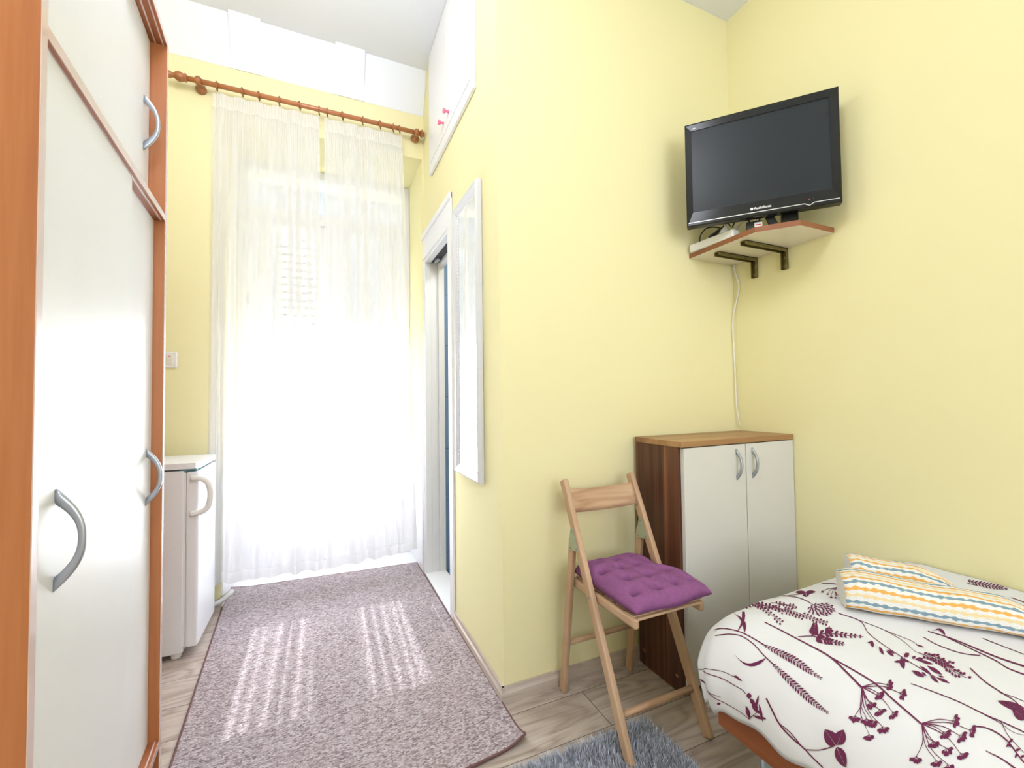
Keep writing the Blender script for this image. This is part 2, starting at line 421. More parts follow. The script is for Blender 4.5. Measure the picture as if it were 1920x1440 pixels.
# ------------------------------------------------------------------ mesh building
class MB:
    def __init__(self):
        self.bm = bmesh.new()
        self.uv = None
    def box(self, lo, hi, bevel=0.0, mi=0, mat=None, seg=2):
        ret = bmesh.ops.create_cube(self.bm, size=1.0)
        vs = ret['verts']
        c = [(a + b) / 2 for a, b in zip(lo, hi)]
        s = [abs(b - a) for a, b in zip(lo, hi)]
        for v in vs:
            v.co = Vector((c[0] + v.co.x * s[0], c[1] + v.co.y * s[1], c[2] + v.co.z * s[2]))
        fs = set(f for v in vs for f in v.link_faces)
        if bevel:
            es = list(set(e for v in vs for e in v.link_edges))
            r = bmesh.ops.bevel(self.bm, geom=es, offset=bevel, segments=seg, profile=0.5, affect='EDGES', clamp_overlap=True)
            fs = set(r['faces']) | set(f for f in fs if f.is_valid)
            vs = list(set(v for f in fs for v in f.verts))
            # untouched faces of this box
            fs = set(f for v in vs for f in v.link_faces)
        for f in fs:
            f.material_index = mi
        if mat is not None:
            for v in vs:
                v.co = mat @ v.co
        return vs
    def bar(self, p0, p1, w, h, upv=(0, 0, 1), bevel=0.0, mi=0):
        """box from p0 to p1, w across (perpendicular to upv), h along upv"""
        p0, p1 = Vector(p0), Vector(p1)
        d = p1 - p0
        L = d.length
        d.normalize()
        u = Vector(upv)
        s = d.cross(u).normalized()
        u = s.cross(d).normalized()
        m = Matrix((s, d, u)).transposed().to_4x4()
        m.translation = p0
        return self.box((-w / 2, 0, -h / 2), (w / 2, L, h / 2), bevel, mi, m)
    def tube(self, pts, r, seg=10, mi=0, caps=True, flat=None, smooth=True):
        """round tube through pts; r number or list; flat=(a,b) elliptical section factors"""
        pts = [Vector(p) for p in pts]
        n = len(pts)
        rs = r if isinstance(r, (list, tuple)) else [r] * n
        rings = []
        t0 = (pts[1] - pts[0]).normalized()
        a = Vector((0, 0, 1)) if abs(t0.z) < 0.9 else Vector((1, 0, 0))
        nrm = t0.cross(a).normalized()
        for i in range(n):
            t = (pts[min(i + 1, n - 1)] - pts[max(i - 1, 0)]).normalized()
            nrm = (nrm - t * nrm.dot(t)).normalized()
            bn = t.cross(nrm)
            fa, fb = flat or (1, 1)
            rings.append([self.bm.verts.new(pts[i] + nrm * math.cos(2 * PI * k / seg) * rs[i] * fa + bn * math.sin(2 * PI * k / seg) * rs[i] * fb) for k in range(seg)])
        for i in range(n - 1):
            for k in range(seg):
                f = self.bm.faces.new((rings[i][k], rings[i][(k + 1) % seg], rings[i + 1][(k + 1) % seg], rings[i + 1][k]))
                f.smooth = smooth
                f.material_index = mi
        if caps:
            f = self.bm.faces.new(rings[0][::-1]); f.material_index = mi
            f = self.bm.faces.new(rings[-1]); f.material_index = mi
    def lathe(self, prof, origin, axis, seg=20, mi=0):
        """prof: list of (radius, height along axis)"""
        axis = Vector(axis).normalized()
        a = Vector((0, 0, 1)) if abs(axis.z) < 0.9 else Vector((1, 0, 0))
        s = axis.cross(a).normalized()
        t = axis.cross(s)
        o = Vector(origin)
        rings = []
        for r, h in prof:
            rings.append([self.bm.verts.new(o + axis * h + (s * math.cos(2 * PI * k / seg) + t * math.sin(2 * PI * k / seg)) * max(r, 1e-5)) for k in range(seg)])
        for i in range(len(rings) - 1):
            for k in range(seg):
                f = self.bm.faces.new((rings[i][k], rings[i][(k + 1) % seg], rings[i + 1][(k + 1) % seg], rings[i + 1][k]))
                f.smooth = True
                f.material_index = mi
        f = self.bm.faces.new(rings[0][::-1]); f.material_index = mi
        f = self.bm.faces.new(rings[-1]); f.material_index = mi
    def prism(self, poly, z0, z1, mi=0, side_mi=None, mat=None):
        n = len(poly)
        b = [self.bm.verts.new((x, y, z0)) for x, y in poly]
        t = [self.bm.verts.new((x, y, z1)) for x, y in poly]
        f1 = self.bm.faces.new(b[::-1]); f2 = self.bm.faces.new(t)
        f1.material_index = f2.material_index = mi
        for i in range(n):
            f = self.bm.faces.new((b[i], b[(i + 1) % n], t[(i + 1) % n], t[i]))
            f.material_index = mi if side_mi is None else side_mi
        if mat is not None:
            for v in b + t:
                v.co = mat @ v.co
        return f1, f2
    def grid(self, fn, nu, nv, mi=0, closed_u=False, uvfn=None, smooth=True, flip=False):
        vs = [[self.bm.verts.new(fn(i / nu, j / nv)) for j in range(nv + 1)] for i in range(nu if closed_u else nu + 1)]
        if uvfn and self.uv is None:
            self.uv = self.bm.loops.layers.uv.new('uv')
        for i in range(nu):
            i2 = (i + 1) % nu if closed_u else i + 1
            for j in range(nv):
                q = (vs[i][j], vs[i2][j], vs[i2][j + 1], vs[i][j + 1])
                f = self.bm.faces.new(q[::-1] if flip else q)
                f.smooth = smooth
                f.material_index = mi
                if uvfn:
                    co = [(i, j), (i + 1, j), (i + 1, j + 1), (i, j + 1)]
                    if flip:
                        co = co[::-1]
                    for l, (a, b) in zip(f.loops, co):
                        l[self.uv].uv = uvfn(a / nu, b / nv)
        return vs

def setp(o, label=None, cat=None, group=None, kind=None):
    if label: o['label'] = label
    if cat: o['category'] = cat
    if group: o['group'] = group
    if kind: o['kind'] = kind
    return o

def thing(name, loc, label, cat, group=None, rz=0.0):
    o = bpy.data.objects.new(name, None)
    COL.objects.link(o)
    o.empty_display_size = 0.1
    o.location = loc
    o.rotation_euler = (0, 0, rz)
    return setp(o, label, cat, group)

def root_of(o):
    while o.parent is not None:
        o = o.parent
    return o

def obj(name, mb, mats, parent=None, label=None, local=False, smooth_angle=None):
    """links a mesh built in world coordinates (or in the thing's own when local) as one object"""
    me = bpy.data.meshes.new(name)
    bmesh.ops.recalc_face_normals(mb.bm, faces=mb.bm.faces[:]) if getattr(mb, 'recalc', True) else None
    if parent is not None and not local:
        r = root_of(parent)
        mb.bm.transform(Matrix.Translation(-Vector(r.location)))
    mb.bm.to_mesh(me)
    mb.bm.free()
    if not isinstance(mats, (list, tuple)):
        mats = [mats]
    for m in mats:
        me.materials.append(MT[m])
    o = bpy.data.objects.new(name, me)
    COL.objects.link(o)
    if parent is not None:
        o.parent = parent
    if label:
        o['label'] = label
    return o

def single(name, mb, mats, origin, label, cat, group=None):
    """a thing that is one mesh, its origin at its base"""
    mb.bm.transform(Matrix.Translation(-Vector(origin)))
    o = obj(name, mb, mats)
    o.location = origin
    return setp(o, label, cat, group)

def struct(name, mb, mats, parent=None, label=None):
    o = obj(name, mb, mats, parent)
    if parent is None:
        o['kind'] = 'structure'
    if label: o['label'] = label
    return o

def spline(pts, n=8):
    """Catmull-Rom through pts"""
    P = [Vector(p) for p in pts]
    P = [P[0] * 2 - P[1]] + P + [P[-1] * 2 - P[-2]]
    out = []
    for i in range(1, len(P) - 2):
        for k in range(n):
            t = k / n
            a, b, c, d = P[i - 1], P[i], P[i + 1], P[i + 2]
            out.append(0.5 * ((2 * b) + (c - a) * t + (2 * a - 5 * b + 4 * c - d) * t * t + (3 * b - a - 3 * c + d) * t ** 3))
    out.append(P[-2])
    return out

def text_mesh(mb, body, size, mat, mi=0, depth=0.0004, bold=0.0):
    cu = bpy.data.curves.new('lettering_curve', 'FONT')
    cu.body = body
    cu.size = size
    cu.extrude = depth
    cu.offset = bold
    cu.align_x = 'LEFT'
    to = bpy.data.objects.new('lettering_curve', cu)
    COL.objects.link(to)
    dg = bpy.context.evaluated_depsgraph_get()
    dg.update()
    me = bpy.data.meshes.new_from_object(to.evaluated_get(dg))
    me.transform(mat)
    n0 = len(mb.bm.faces)
    mb.bm.from_mesh(me)
    mb.bm.faces.ensure_lookup_table()
    for f in mb.bm.faces[n0:]:
        f.material_index = mi
    bpy.data.objects.remove(to)
    bpy.data.curves.remove(cu)
    bpy.data.meshes.remove(me)

# ------------------------------------------------------------------ the room
XP, YF, XR, YW = 0.635, 1.537, 1.93, 2.85        # partition face, alcove wall face, right wall face, window wall face
XL, YB, ZC, ZN = -1.10, -2.2, 3.29, 3.09          # left wall, back wall, ceiling, lower ceiling over the bed
YO = 3.60                                         # outer face of the window wall
RX0, RX1, RZ = -0.50, 0.622, 2.755                # window recess

b = MB(); b.box((XL - 0.1, YB - 0.1, -0.06), (XR + 0.1, YW + 0.012, 0)); struct('floor', b, 'floor')
b = MB(); b.box((RX0, YW + 0.012, -0.06), (RX1, 3.36, 0.003)); struct('trim_1', b, 'white_gloss', label='white threshold under the window recess')
b = MB(); b.box((XL - 0.1, YB - 0.1, ZC), (XP, YW + 0.1, ZC + 0.1)); struct('ceiling', b, 'white_paint')
b = MB(); b.box((XP, YB - 0.1, ZN), (XR + 0.1, YF + 0.06, ZN + 0.3)); struct('ceiling.001', b, 'white_paint')
b = MB(); b.box((XL - 0.12, YB - 0.1, 0), (XL, YO, ZC)); struct('wall_left', b, 'yellow')
b = MB(); b.box((XR, YB - 0.1, 0), (XR + 0.12, YO, ZC)); struct('wall_right', b, 'yellow')
b = MB(); b.box((XP, YF, 0), (XR, YF + 0.10, ZC)); struct('wall_alcove', b, 'yellow')
# back wall with an added window opening behind the camera
b = MB()
b.box((XL, YB - 0.12, 0), (-0.25, YB, ZC)); b.box((1.75, YB - 0.12, 0), (XR, YB, ZC))
b.box((-0.25, YB - 0.12, 0), (1.75, YB, 0.9)); b.box((-0.25, YB - 0.12, 2.6), (1.75, YB, ZC))
struct('wall_back', b, 'yellow')
# window wall with the recess
b = MB()
b.box((XL, YW, 0), (RX0, YO, ZC)); b.box((RX1, YW, 0), (XR, YO, ZC)); b.box((RX0, YW, RZ), (RX1, YO, ZC))
struct('wall_window', b, 'yellow')
# partition with the bathroom doorway
DY0, DY1, DZ = 2.237, 2.836, 2.068
b = MB()
b.box((XP, YF + 0.10, 0), (XP + 0.12, DY0, ZC)); b.box((XP, DY0, DZ), (XP + 0.12, YW, ZC)); b.box((XP, DY1, 0), (XP + 0.12, YW, DZ))
struct('wall_partition', b, 'yellow')
# bathroom behind the doorway
b = MB(); b.box((XP + 0.121, YW - 0.02, 0), (XR - 0.001, YW - 0.001, 2.7)); struct('wall_bathroom', b, 'tiles')
b = MB(); b.box((XP + 0.09, YF + 0.11, 0.0), (XR, YW - 0.02, 0.006)); struct('floor.001', b, 'blue_floor', label='blue bathroom floor')
b = MB(); b.box((XP + 0.12, YF + 0.1, 2.7), (XR, YW, 2.76)); struct('ceiling.002', b, 'white_paint')
# sloped white frieze with raised ribs between ceiling and window wall
def frieze_y(z): return 2.742 + (ZC - z) / (ZC - 3.05) * 0.106
b = MB()
prof = [(2.742, ZC), (2.849, 3.05), (2.849, ZC)]
for x0, x1, e in ((XL, XP - 0.001, 0.0),) + tuple((x, x + wd, 0.022) for x, wd in ((-0.465, 0.155), (0.08, 0.17), (-1.0, 0.15))):
    p = [(y - (e if i == 0 else e * 0.15), z) for i, (y, z) in enumerate(prof)]
    q0 = [b.bm.verts.new((x0, y, z)) for y, z in p]; q1 = [b.bm.verts.new((x1, y, z)) for y, z in p]
    b.bm.faces.new(q0); b.bm.faces.new(q1[::-1])
    for i in range(3):
        b.bm.faces.new((q0[i], q0[(i + 1) % 3], q1[(i + 1) % 3], q1[i]))
struct('trim_2', b, 'white_paint', label='sloped white frieze with ribs above the curtain')
# white lower panels on the sides of the recess
b = MB()
b.box((RX1 - 0.008, YW + 0.012, 0.003), (RX1 - 0.0005, 3.29, 0.885), 0.002); b.box((RX0 + 0.0005, YW + 0.012, 0.003), (RX0 + 0.008, 3.29, 0.885), 0.002)
struct('trim_3', b, 'white_gloss', label='white lower panels in the window recess')
# baseboards
def skirt(name, p0, p1, nrm, mat):
    p0, p1, nrm = Vector(p0), Vector(p1), Vector(nrm)
    pr = [(0.0005, 0.0), (0.016, 0.0), (0.016, 0.035), (0.012, 0.046), (0.010, 0.058), (0.0005, 0.058)]
    b = MB()
    a = [b.bm.verts.new(p0 + nrm * d + Vector((0, 0, z))) for d, z in pr]
    c = [b.bm.verts.new(p1 + nrm * d + Vector((0, 0, z))) for d, z in pr]
    b.bm.faces.new(a); b.bm.faces.new(c[::-1])
    for i in range(6):
        b.bm.faces.new((a[i], a[(i + 1) % 6], c[(i + 1) % 6], c[i]))
    return struct(name, b, mat)
skirt('baseboard_alcove', (XP - 0.014, YF, 0), (XR, YF, 0), (0, -1, 0), 'skirt')
skirt('baseboard_partition', (XP, YF - 0.014, 0), (XP, 2.166, 0), (-1, 0, 0), 'skirt')
skirt('baseboard_right', (XR, YB, 0), (XR, YF, 0), (-1, 0, 0), 'skirt')
skirt('baseboard_window', (XL, YW, 0), (RX0, YW, 0), (0, -1, 0), 'skirt')

# unseen back window, added as a setting for the fill light
b = MB()
for lo, hi in (((-0.25, -2.3, 0.9), (-0.17, -2.22, 2.6)), ((1.67, -2.3, 0.9), (1.75, -2.22, 2.6)), ((-0.17, -2.3, 0.9), (1.67, -2.22, 0.98)), ((-0.17, -2.3, 2.52), (1.67, -2.22, 2.6)), ((0.71, -2.3, 0.98), (0.79, -2.22, 2.52))):
    b.box(lo, hi, 0.004)
wb = struct('added_window_1', b, 'white_gloss')
b = MB(); b.box((-0.17, -2.265, 0.98), (0.71, -2.26, 2.52)); b.box((0.79, -2.265, 0.98), (1.67, -2.26, 2.52)); struct('pane', b, 'glass', wb)

# French door in the recess
YD = 3.32
b = MB()
FX0, FX1 = RX0 + 0.001, RX1 - 0.001
b.box((FX0, YD - 0.03, 0.003), (FX0 + 0.055, YD + 0.04, RZ - 0.001), 0.004); b.box((FX1 - 0.055, YD - 0.03, 0.003), (FX1, YD + 0.04, RZ - 0.001), 0.004)
b.box((FX0 + 0.055, YD - 0.03, RZ - 0.056), (FX1 - 0.055, YD + 0.04, RZ - 0.001), 0.004)
b.box((FX0 + 0.055, YD - 0.03, 2.37), (FX1 - 0.055, YD + 0.04, 2.45), 0.004)
b.box((FX0 + 0.055, YD - 0.03, 0.003), (FX1 - 0.055, YD + 0.04, 0.035), 0.004)
d1 = struct('door_1', b, 'white_gloss')
b = MB(); b.box((FX0 + 0.055, YD, 2.45), (FX1 - 0.055, YD + 0.004, RZ - 0.056)); struct('transom_pane', b, 'glass', d1)
xm = 0.064
for s, x0, x1 in (('l', FX0 + 0.0553, xm - 0.001), ('r', xm + 0.001, FX1 - 0.0553)):
    b = MB()
    st0, st1 = (0.14, 0.095) if s == 'l' else (0.095, 0.15)
    b.box((x0, YD - 0.022, 0.037), (x0 + st0, YD + 0.022, 2.368), 0.004)
    b.box((x1 - st1, YD - 0.022, 0.037), (x1, YD + 0.022, 2.368), 0.004)
    b.box((x0 + st0, YD - 0.022, 0.037), (x1 - st1, YD + 0.022, 0.16), 0.003)
    b.box((x0 + st0, YD - 0.022, 1.05), (x1 - st1, YD + 0.022, 1.15), 0.003)
    b.box((x0 + st0, YD - 0.022, 2.335), (x1 - st1, YD + 0.022, 2.368), 0.003)
    b.box((x0 + st0, YD - 0.012, 0.16), (x1 - st1, YD + 0.012, 1.05))
    lf = struct('door_leaf', b, 'white_gloss', d1)
    b = MB(); b.box((x0 + st0, YD - 0.002, 1.15), (x1 - st1, YD + 0.002, 2.335)); struct('pane', b, 'glass', lf)
    xh = x1 - 0.01 if s == 'r' else x0 + 0.01
    for zz in (0.35, 1.78):
        b = MB(); b.lathe([(0.007, 0), (0.007, 0.06)], (xh, YD - 0.03, zz), (0, 0, 1), 10)
        struct('hinge', b, 'alu', lf)
b = MB(); b.box((xm - 0.02, YD - 0.03, 0.98), (xm + 0.02, YD - 0.022, 1.12), 0.003); b.tube([(xm, YD - 0.028, 1.06), (xm, YD - 0.07, 1.06), (xm + 0.09, YD - 0.075, 1.06)], 0.008, 8)
struct('handle', b, 'alu', d1)

# bathroom door frame with sliding track
b = MB()
b.box((XP - 0.012, DY0 - 0.068, 0.0), (XP - 0.0005, DY0, DZ + 0.165), 0.003)            # near architrave
b.box((XP - 0.012, DY1, 0.0), (XP - 0.0005, YW - 0.001, DZ + 0.165), 0.003)             # far architrave
b.box((XP - 0.012, DY0, DZ), (XP - 0.0005, DY1, DZ + 0.165), 0.003)                     # head architrave
b.box((XP - 0.020, DY0 - 0.068, DZ + 0.130), (XP - 0.0005, YW - 0.001, DZ + 0.166), 0.004)
b.box((XP, DY0 - 0.0005, 0.0), (XP + 0.125, DY0 + 0.018, DZ), 0.002)
b.box((XP - 0.004, DY1 - 0.020, 0.0), (XP + 0.035, DY1 + 0.0005, DZ), 0.002)
b.box((XP + 0.035, DY1 - 0.013, 0.0), (XP + 0.085, DY1 + 0.0005, DZ), 0.002)
b.box((XP + 0.085, DY1 - 0.026, 0.0), (XP + 0.125, DY1 + 0.0005, DZ), 0.002)
b.box((XP - 0.004, DY0 + 0.018, DZ - 0.022), (XP + 0.035, DY1 - 0.02, DZ + 0.0005), 0.002)
b.box((XP + 0.085, DY0 + 0.018, DZ - 0.045), (XP + 0.125, DY1 - 0.026, DZ + 0.0005), 0.002)
d2 = struct('door_2', b, 'white_gloss')
b = MB(); b.box((XP + 0.037, DY0 + 0.02, DZ - 0.018), (XP + 0.083, DY1 - 0.03, DZ - 0.001)); struct('sliding_track', b, 'dark', d2)
b = MB(); b.box((XP + 0.05, DY1 - 0.14, DZ - 0.034), (XP + 0.07, DY1 - 0.06, DZ - 0.019), 0.003); b.lathe([(0.012, 0), (0.012, 0.008)], (XP + 0.046, DY1 - 0.1, DZ - 0.026), (1, 0, 0), 12); struct('track_roller', b, 'alu', d2)
b = MB(); b.box((XP - 0.012, DY0, 0.0), (XP + 0.125, DY1, 0.012), 0.002); struct('threshold', b, 'white_gloss', d2)
# outside
b = MB(); b.box((-4, 7.0, -3), (5, 7.4, 6.5)); bd = obj('building', b, 'facade', None); bd.location = (0, 0, 0)
setp(bd, 'pale building across the street, faint through the sheer curtains', 'building', None, 'structure')
b = MB()
for i in range(12):
    z = 2.2 + i * 0.11
    b.bar((-0.55, 6.96, z), (0.15, 6.96, z + 0.0), 0.05, 0.06, (0, 0.6, 1))
struct('shutter', b, 'shutter', bd)

# ------------------------------------------------------------------ wardrobe
WL = 0.838
wr = thing('wardrobe', (-0.457, 1.72, 0), 'tall cherry wardrobe with white sliding doors on the left of the passage', 'wardrobe', rz=R(4.4))
def wpart(name, mb, m, parent=wr, label=None): return obj(name, mb, m, parent, label, local=True)
T = 0.018
b = MB(); b.box((-0.58, -T, 0), (-0.0015, 0, 2.321), 0.001); b.box((-0.0015, -T, 0), (0, 0, 2.321), mi=1); wpart('side_panel', b, ['cherry', 'edge_pale'])
b = MB(); b.box((-0.58, -WL, 0), (-0.0015, -WL + T, 2.321), 0.001); b.box((-0.0015, -WL, 0), (0, -WL + T, 2.321), mi=1); wpart('side_panel', b, ['cherry', 'edge_pale'])
def rail(z0, z1, groove_up, groove_dn, name):
    b = MB()
    b.box((-0.58, -WL + T, z0), (-0.0015, -T, z1))
    b.box((-0.0015, -WL + T, z0), (0, -T, z1), mi=1)
    for g, z in ((groove_up, z1), (groove_dn, z0)):
        if g:
            for xx in (-0.010, -0.030):
                b.box((xx - 0.003, -WL + T, z - 0.0016), (xx + 0.001, -T, z + 0.0016), mi=1)
    return wpart(name, b, ['cherry_y', 'edge_pale'])
rail(2.303, 2.321, False, True, 'top_panel')
rail(1.727, 1.746, True, True, 'middle_shelf')
rail(0.078, 0.097, True, False, 'bottom_panel')
b = MB(); b.box((-0.05, -WL + T, 0.0), (-0.035, -T, 0.078)); wpart('plinth', b, 'cherry_y')
b = MB(); b.box((-0.58, -WL + T, 0.1), (-0.575, -T, 2.303)); wpart('back_panel', b, 'white_door')
def arc_handle(b, base, out, along, L, bow, wd, th, mi=0, n=22):
    """flat bow handle: base centre, out = away from the door, along = long direction"""
    base, out, along = Vector(base), Vector(out).normalized(), Vector(along).normalized()
    side = out.cross(along).normalized()
    rings = []
    for i in range(n + 1):
        t = -1 + 2 * i / n
        h = bow * (1 - abs(t) ** 2.3)
        th_i = th * (0.9 + 0.55 * abs(t) ** 3)
        wi = wd * (1 - 0.15 * t * t)
        c0 = base + along * (t * (L / 2)) + out * h
        c1 = base + along * (t * (L / 2) * 0.86) + out * max(h - th_i, -0.0005 if abs(t) > 0.985 else 0)
        ring = []
        for a, f in ((0.5, 0.75), (0.35, 1.0), (-0.35, 1.0), (-0.5, 0.75)):
            ring.append(b.bm.verts.new(c1.lerp(c0, f) + side * wi * a))
        ring.append(b.bm.verts.new(c1 - side * wi * 0.45)); ring.append(b.bm.verts.new(c1 + side * wi * 0.45))
        rings.append(ring)
    m = len(rings[0])
    for i in range(n):
        for k in range(m):
            f = b.bm.faces.new((rings[i][k], rings[i][(k + 1) % m], rings[i + 1][(k + 1) % m], rings[i + 1][k])); f.smooth = True; f.material_index = mi
    b.bm.faces.new(rings[0][::-1]); b.bm.faces.new(rings[-1])
for y0, y1, z0, z1, x, hy, hz, lab in ((-WL + T + 0.002, -0.335, 0.099, 1.7245, -0.009, -0.735, 0.917, None), (-0.42, -T - 0.002, 0.099, 1.7245, -0.029, -0.076, 0.921, None),
                                  (-WL + T + 0.002, -0.335, 1.748, 2.301, -0.024, -0.735, 2.0, None), (-0.42, -T - 0.002, 1.748, 2.301, -0.044, -0.082, 2.003, None)):
    b = MB(); b.box((x - 0.016, y0, z0), (x, y1, z1), 0.0012); dr = wpart('door', b, 'white_door')
    b = MB(); arc_handle(b, (x, hy, hz), (1, 0, 0), (0, 0, 1), 0.172, 0.040, 0.011, 0.011); wpart('handle', b, 'alu', dr)

# ------------------------------------------------------------------ fridge
fx, fy0, fy1 = -0.505, 2.385, 2.735
fr = thing('refrigerator', (-0.75, 2.56, 0), 'small white refrigerator between the wardrobe and the curtain', 'refrigerator')
b = MB(); b.box((-1.02, fy0, 0.025), (fx - 0.055, fy1, 0.835), 0.006); obj('body', b, 'fridge', fr)
b = MB(); b.prism([(-1.02, fy0 - 0.004), (fx - 0.012, fy0 - 0.004), (fx + 0.002, fy0 + 0.03), (fx + 0.002, fy1 - 0.03), (fx - 0.012, fy1 + 0.004), (-1.02, fy1 + 0.004)], 0.842, 0.868); obj('worktop', b, 'fridge', fr)
b = MB(); b.box((fx - 0.075, fy0 + 0.003, 0.834), (fx - 0.01, fy1 - 0.003, 0.843)); obj('trim_strip', b, 'fridge_trim', fr, 'teal strip under the top')
b = MB(); b.box((fx - 0.049, fy0, 0.045), (fx, fy1, 0.828), 0.010, seg=3); dr = obj('door', b, 'fridge', fr)
b = MB(); b.box((fx - 0.055, fy0 + 0.006, 0.05), (fx - 0.049, fy1 - 0.006, 0.825)); obj('gasket', b, 'plastic_white', dr)
b = MB()
hp = spline([(fx - 0.03, fy0 - 0.007, 0.80), (fx + 0.005, fy0 - 0.008, 0.797), (fx + 0.036, fy0 - 0.008, 0.775), (fx + 0.046, fy0 - 0.008, 0.72), (fx + 0.036, fy0 - 0.008, 0.665), (fx + 0.005, fy0 - 0.008, 0.643), (fx - 0.03, fy0 - 0.007, 0.64)], 6)
b.tube(hp, 0.011, 10, flat=(0.7, 1.15))
for zz in (0.80, 0.64):
    b.lathe([(0.006, 0), (0.006, 0.004)], (fx - 0.018, fy0 - 0.013, zz), (0, -1, 0), 12)
obj('handle', b, 'plastic_white', dr)
b = MB()
b.lathe([(0.018, 0), (0.02, 0.004), (0.02, 0.026)], (fx - 0.085, fy0 + 0.03, 0), (0, 0, 1), 16); obj('foot', b, 'plastic_white', fr)
b = MB(); b.lathe([(0.018, 0), (0.02, 0.004), (0.02, 0.026)], (fx - 0.085, fy1 - 0.03, 0), (0, 0, 1), 16); obj('foot', b, 'plastic_white', fr)
b = MB(); b.lathe([(0.018, 0), (0.02, 0.004), (0.02, 0.026)], (-0.98, fy0 + 0.03, 0), (0, 0, 1), 16); obj('foot', b, 'plastic_white', fr)
b = MB(); b.lathe([(0.018, 0), (0.02, 0.004), (0.02, 0.026)], (-0.98, fy1 - 0.03, 0), (0, 0, 1), 16); obj('foot', b, 'plastic_white', fr)
# corrugated hose on the floor past the fridge
b = MB()
hp = spline([(-0.60, 2.80, 0.05), (-0.535, 2.805, 0.052), (-0.495, 2.82, 0.06), (-0.47, 2.85, 0.07), (-0.455, 2.90, 0.07)], 14)
b.tube(hp, [0.013 + 0.0032 * (1 if i % 2 else -1) for i in range(len(hp))], 12)
single('drain_hose', b, 'plastic_white', (-0.53, 2.80, 0.036), 'short white corrugated hose low on the wall beside the refrigerator', 'hose')
# light switch left of the curtain, socket behind the curtain
ls = thing('light_switch', (-0.75, YW, 1.37), 'white light switch with red dot on the wall by the wardrobe', 'light switch')
b = MB(); b.box((-0.80, YW - 0.010, 1.328), (-0.704, YW - 0.0005, 1.412), 0.004, seg=3); obj('plate', b, 'plastic_white', ls)
for x0, x1 in ((-0.788, -0.756), (-0.752, -0.722)):
    b = MB(); b.box((x0, YW - 0.0135, 1.345), (x1, YW - 0.009, 1.395), 0.002); rk = obj('rocker', b, 'plastic_cream', ls)
b = MB(); b.lathe([(0.0028, 0), (0.0028, 0.0015)], (-0.737, YW - 0.0132, 1.388), (0, -1, 0), 10); obj('indicator', b, 'red', rk, 'red indicator dot')
b = MB(); b.box((-0.60, YW - 0.03, 0.62), (-0.511, YW - 0.0005, 0.70), 0.004)
single('wall_socket', b, 'grey_plastic', (-0.555, YW - 0.001, 0.66), 'grey socket box behind the left curtain above the refrigerator hose', 'socket')

# ------------------------------------------------------------------ curtain rod, rings, curtains
RY, RZ0 = 2.775, 2.884
rod = thing('curtain_rod', (-0.05, RY, RZ0), 'brown turned wood curtain rod above the sheer curtains', 'curtain rod')
b = MB(); b.tube([(-0.66, RY, RZ0), (0.60, RY, RZ0)], 0.0135, 18); obj('pole', b, 'rod_wood', rod)
fin = [(0.0135, -0.004), (0.0215, 0.0), (0.0215, 0.006), (0.017, 0.010), (0.021, 0.016), (0.026, 0.030), (0.022, 0.044), (0.013, 0.054), (0.012, 0.060), (0.018, 0.070), (0.0195, 0.078), (0.014, 0.088), (0.001, 0.092)]
b = MB(); b.lathe(fin, (-0.66, RY, RZ0), (-1, 0, 0), 20); obj('finial', b, 'ring_wood', rod)
b = MB(); b.lathe([(r, h * 0.3) for r, h in fin], (0.598, RY, RZ0), (1, 0, 0), 20); obj('finial', b, 'ring_wood', rod)
for bx in (-0.607, 0.575):
    b = MB()
    b.lathe([(0.0145, -0.014), (0.022, -0.010), (0.0245, 0.0), (0.022, 0.010), (0.0145, 0.014)], (bx, RY, RZ0), (1, 0, 0), 18)
    b.lathe([(0.016, 0.0), (0.013, 0.02), (0.012, 0.035), (0.020, 0.045), (0.026, 0.055), (0.027, 0.066), (0.024, YW - RY - 0.006 - 0.001 + 0.006)], (bx, RY, RZ0 - 0.004), (0, 1, 0), 18)
    obj('bracket', b, 'ring_wood', rod)
ring_x = [-0.523, -0.402, -0.322, -0.22, -0.113, -0.009, 0.036, 0.122, 0.239, 0.344, 0.424, 0.464]
ords = ['first', 'second', 'third', 'fourth', 'fifth', 'sixth', 'seventh', 'eighth', 'ninth', 'tenth', 'eleventh', 'twelfth']
RMAJ = 0.019
def ring_mesh():
    b = MB()
    b.tube([(0, RMAJ * math.sin(2 * PI * k / 24), RMAJ * math.cos(2 * PI * k / 24)) for k in range(25)], 0.0040, 8, caps=False)
    return b
proto = None
for i, x in enumerate(ring_x):
    rx = x
    zc = RZ0 - (RMAJ - 0.0040 - 0.0135) + 0.0
    lab = ords[i] + ' wooden curtain ring from the left on the brown curtain rod'
    if proto is None:
        proto = thing('curtain_ring', (rx, RY, zc), lab, 'curtain ring', 'wooden rings on the curtain rod')
        obj('loop', ring_mesh(), 'ring_wood', proto, local=True)
        b = MB(); b.tube(spline([(0, 0, -RMAJ - 0.001), (0.001, 0.004, -RMAJ - 0.006), (0.003, 0.001, -RMAJ - 0.012), (0.006, -0.004, -RMAJ - 0.008)], 4), 0.0018, 6); obj('hook', b, 'dark', proto, local=True)
    else:
        r = proto.copy(); COL.objects.link(r); r.location = (rx, RY, zc); r['label'] = lab
        r.rotation_euler = (0, 0, random.uniform(-0.35, 0.35))
        for ch in proto.children:
            c = ch.copy(); COL.objects.link(c); c.parent = r

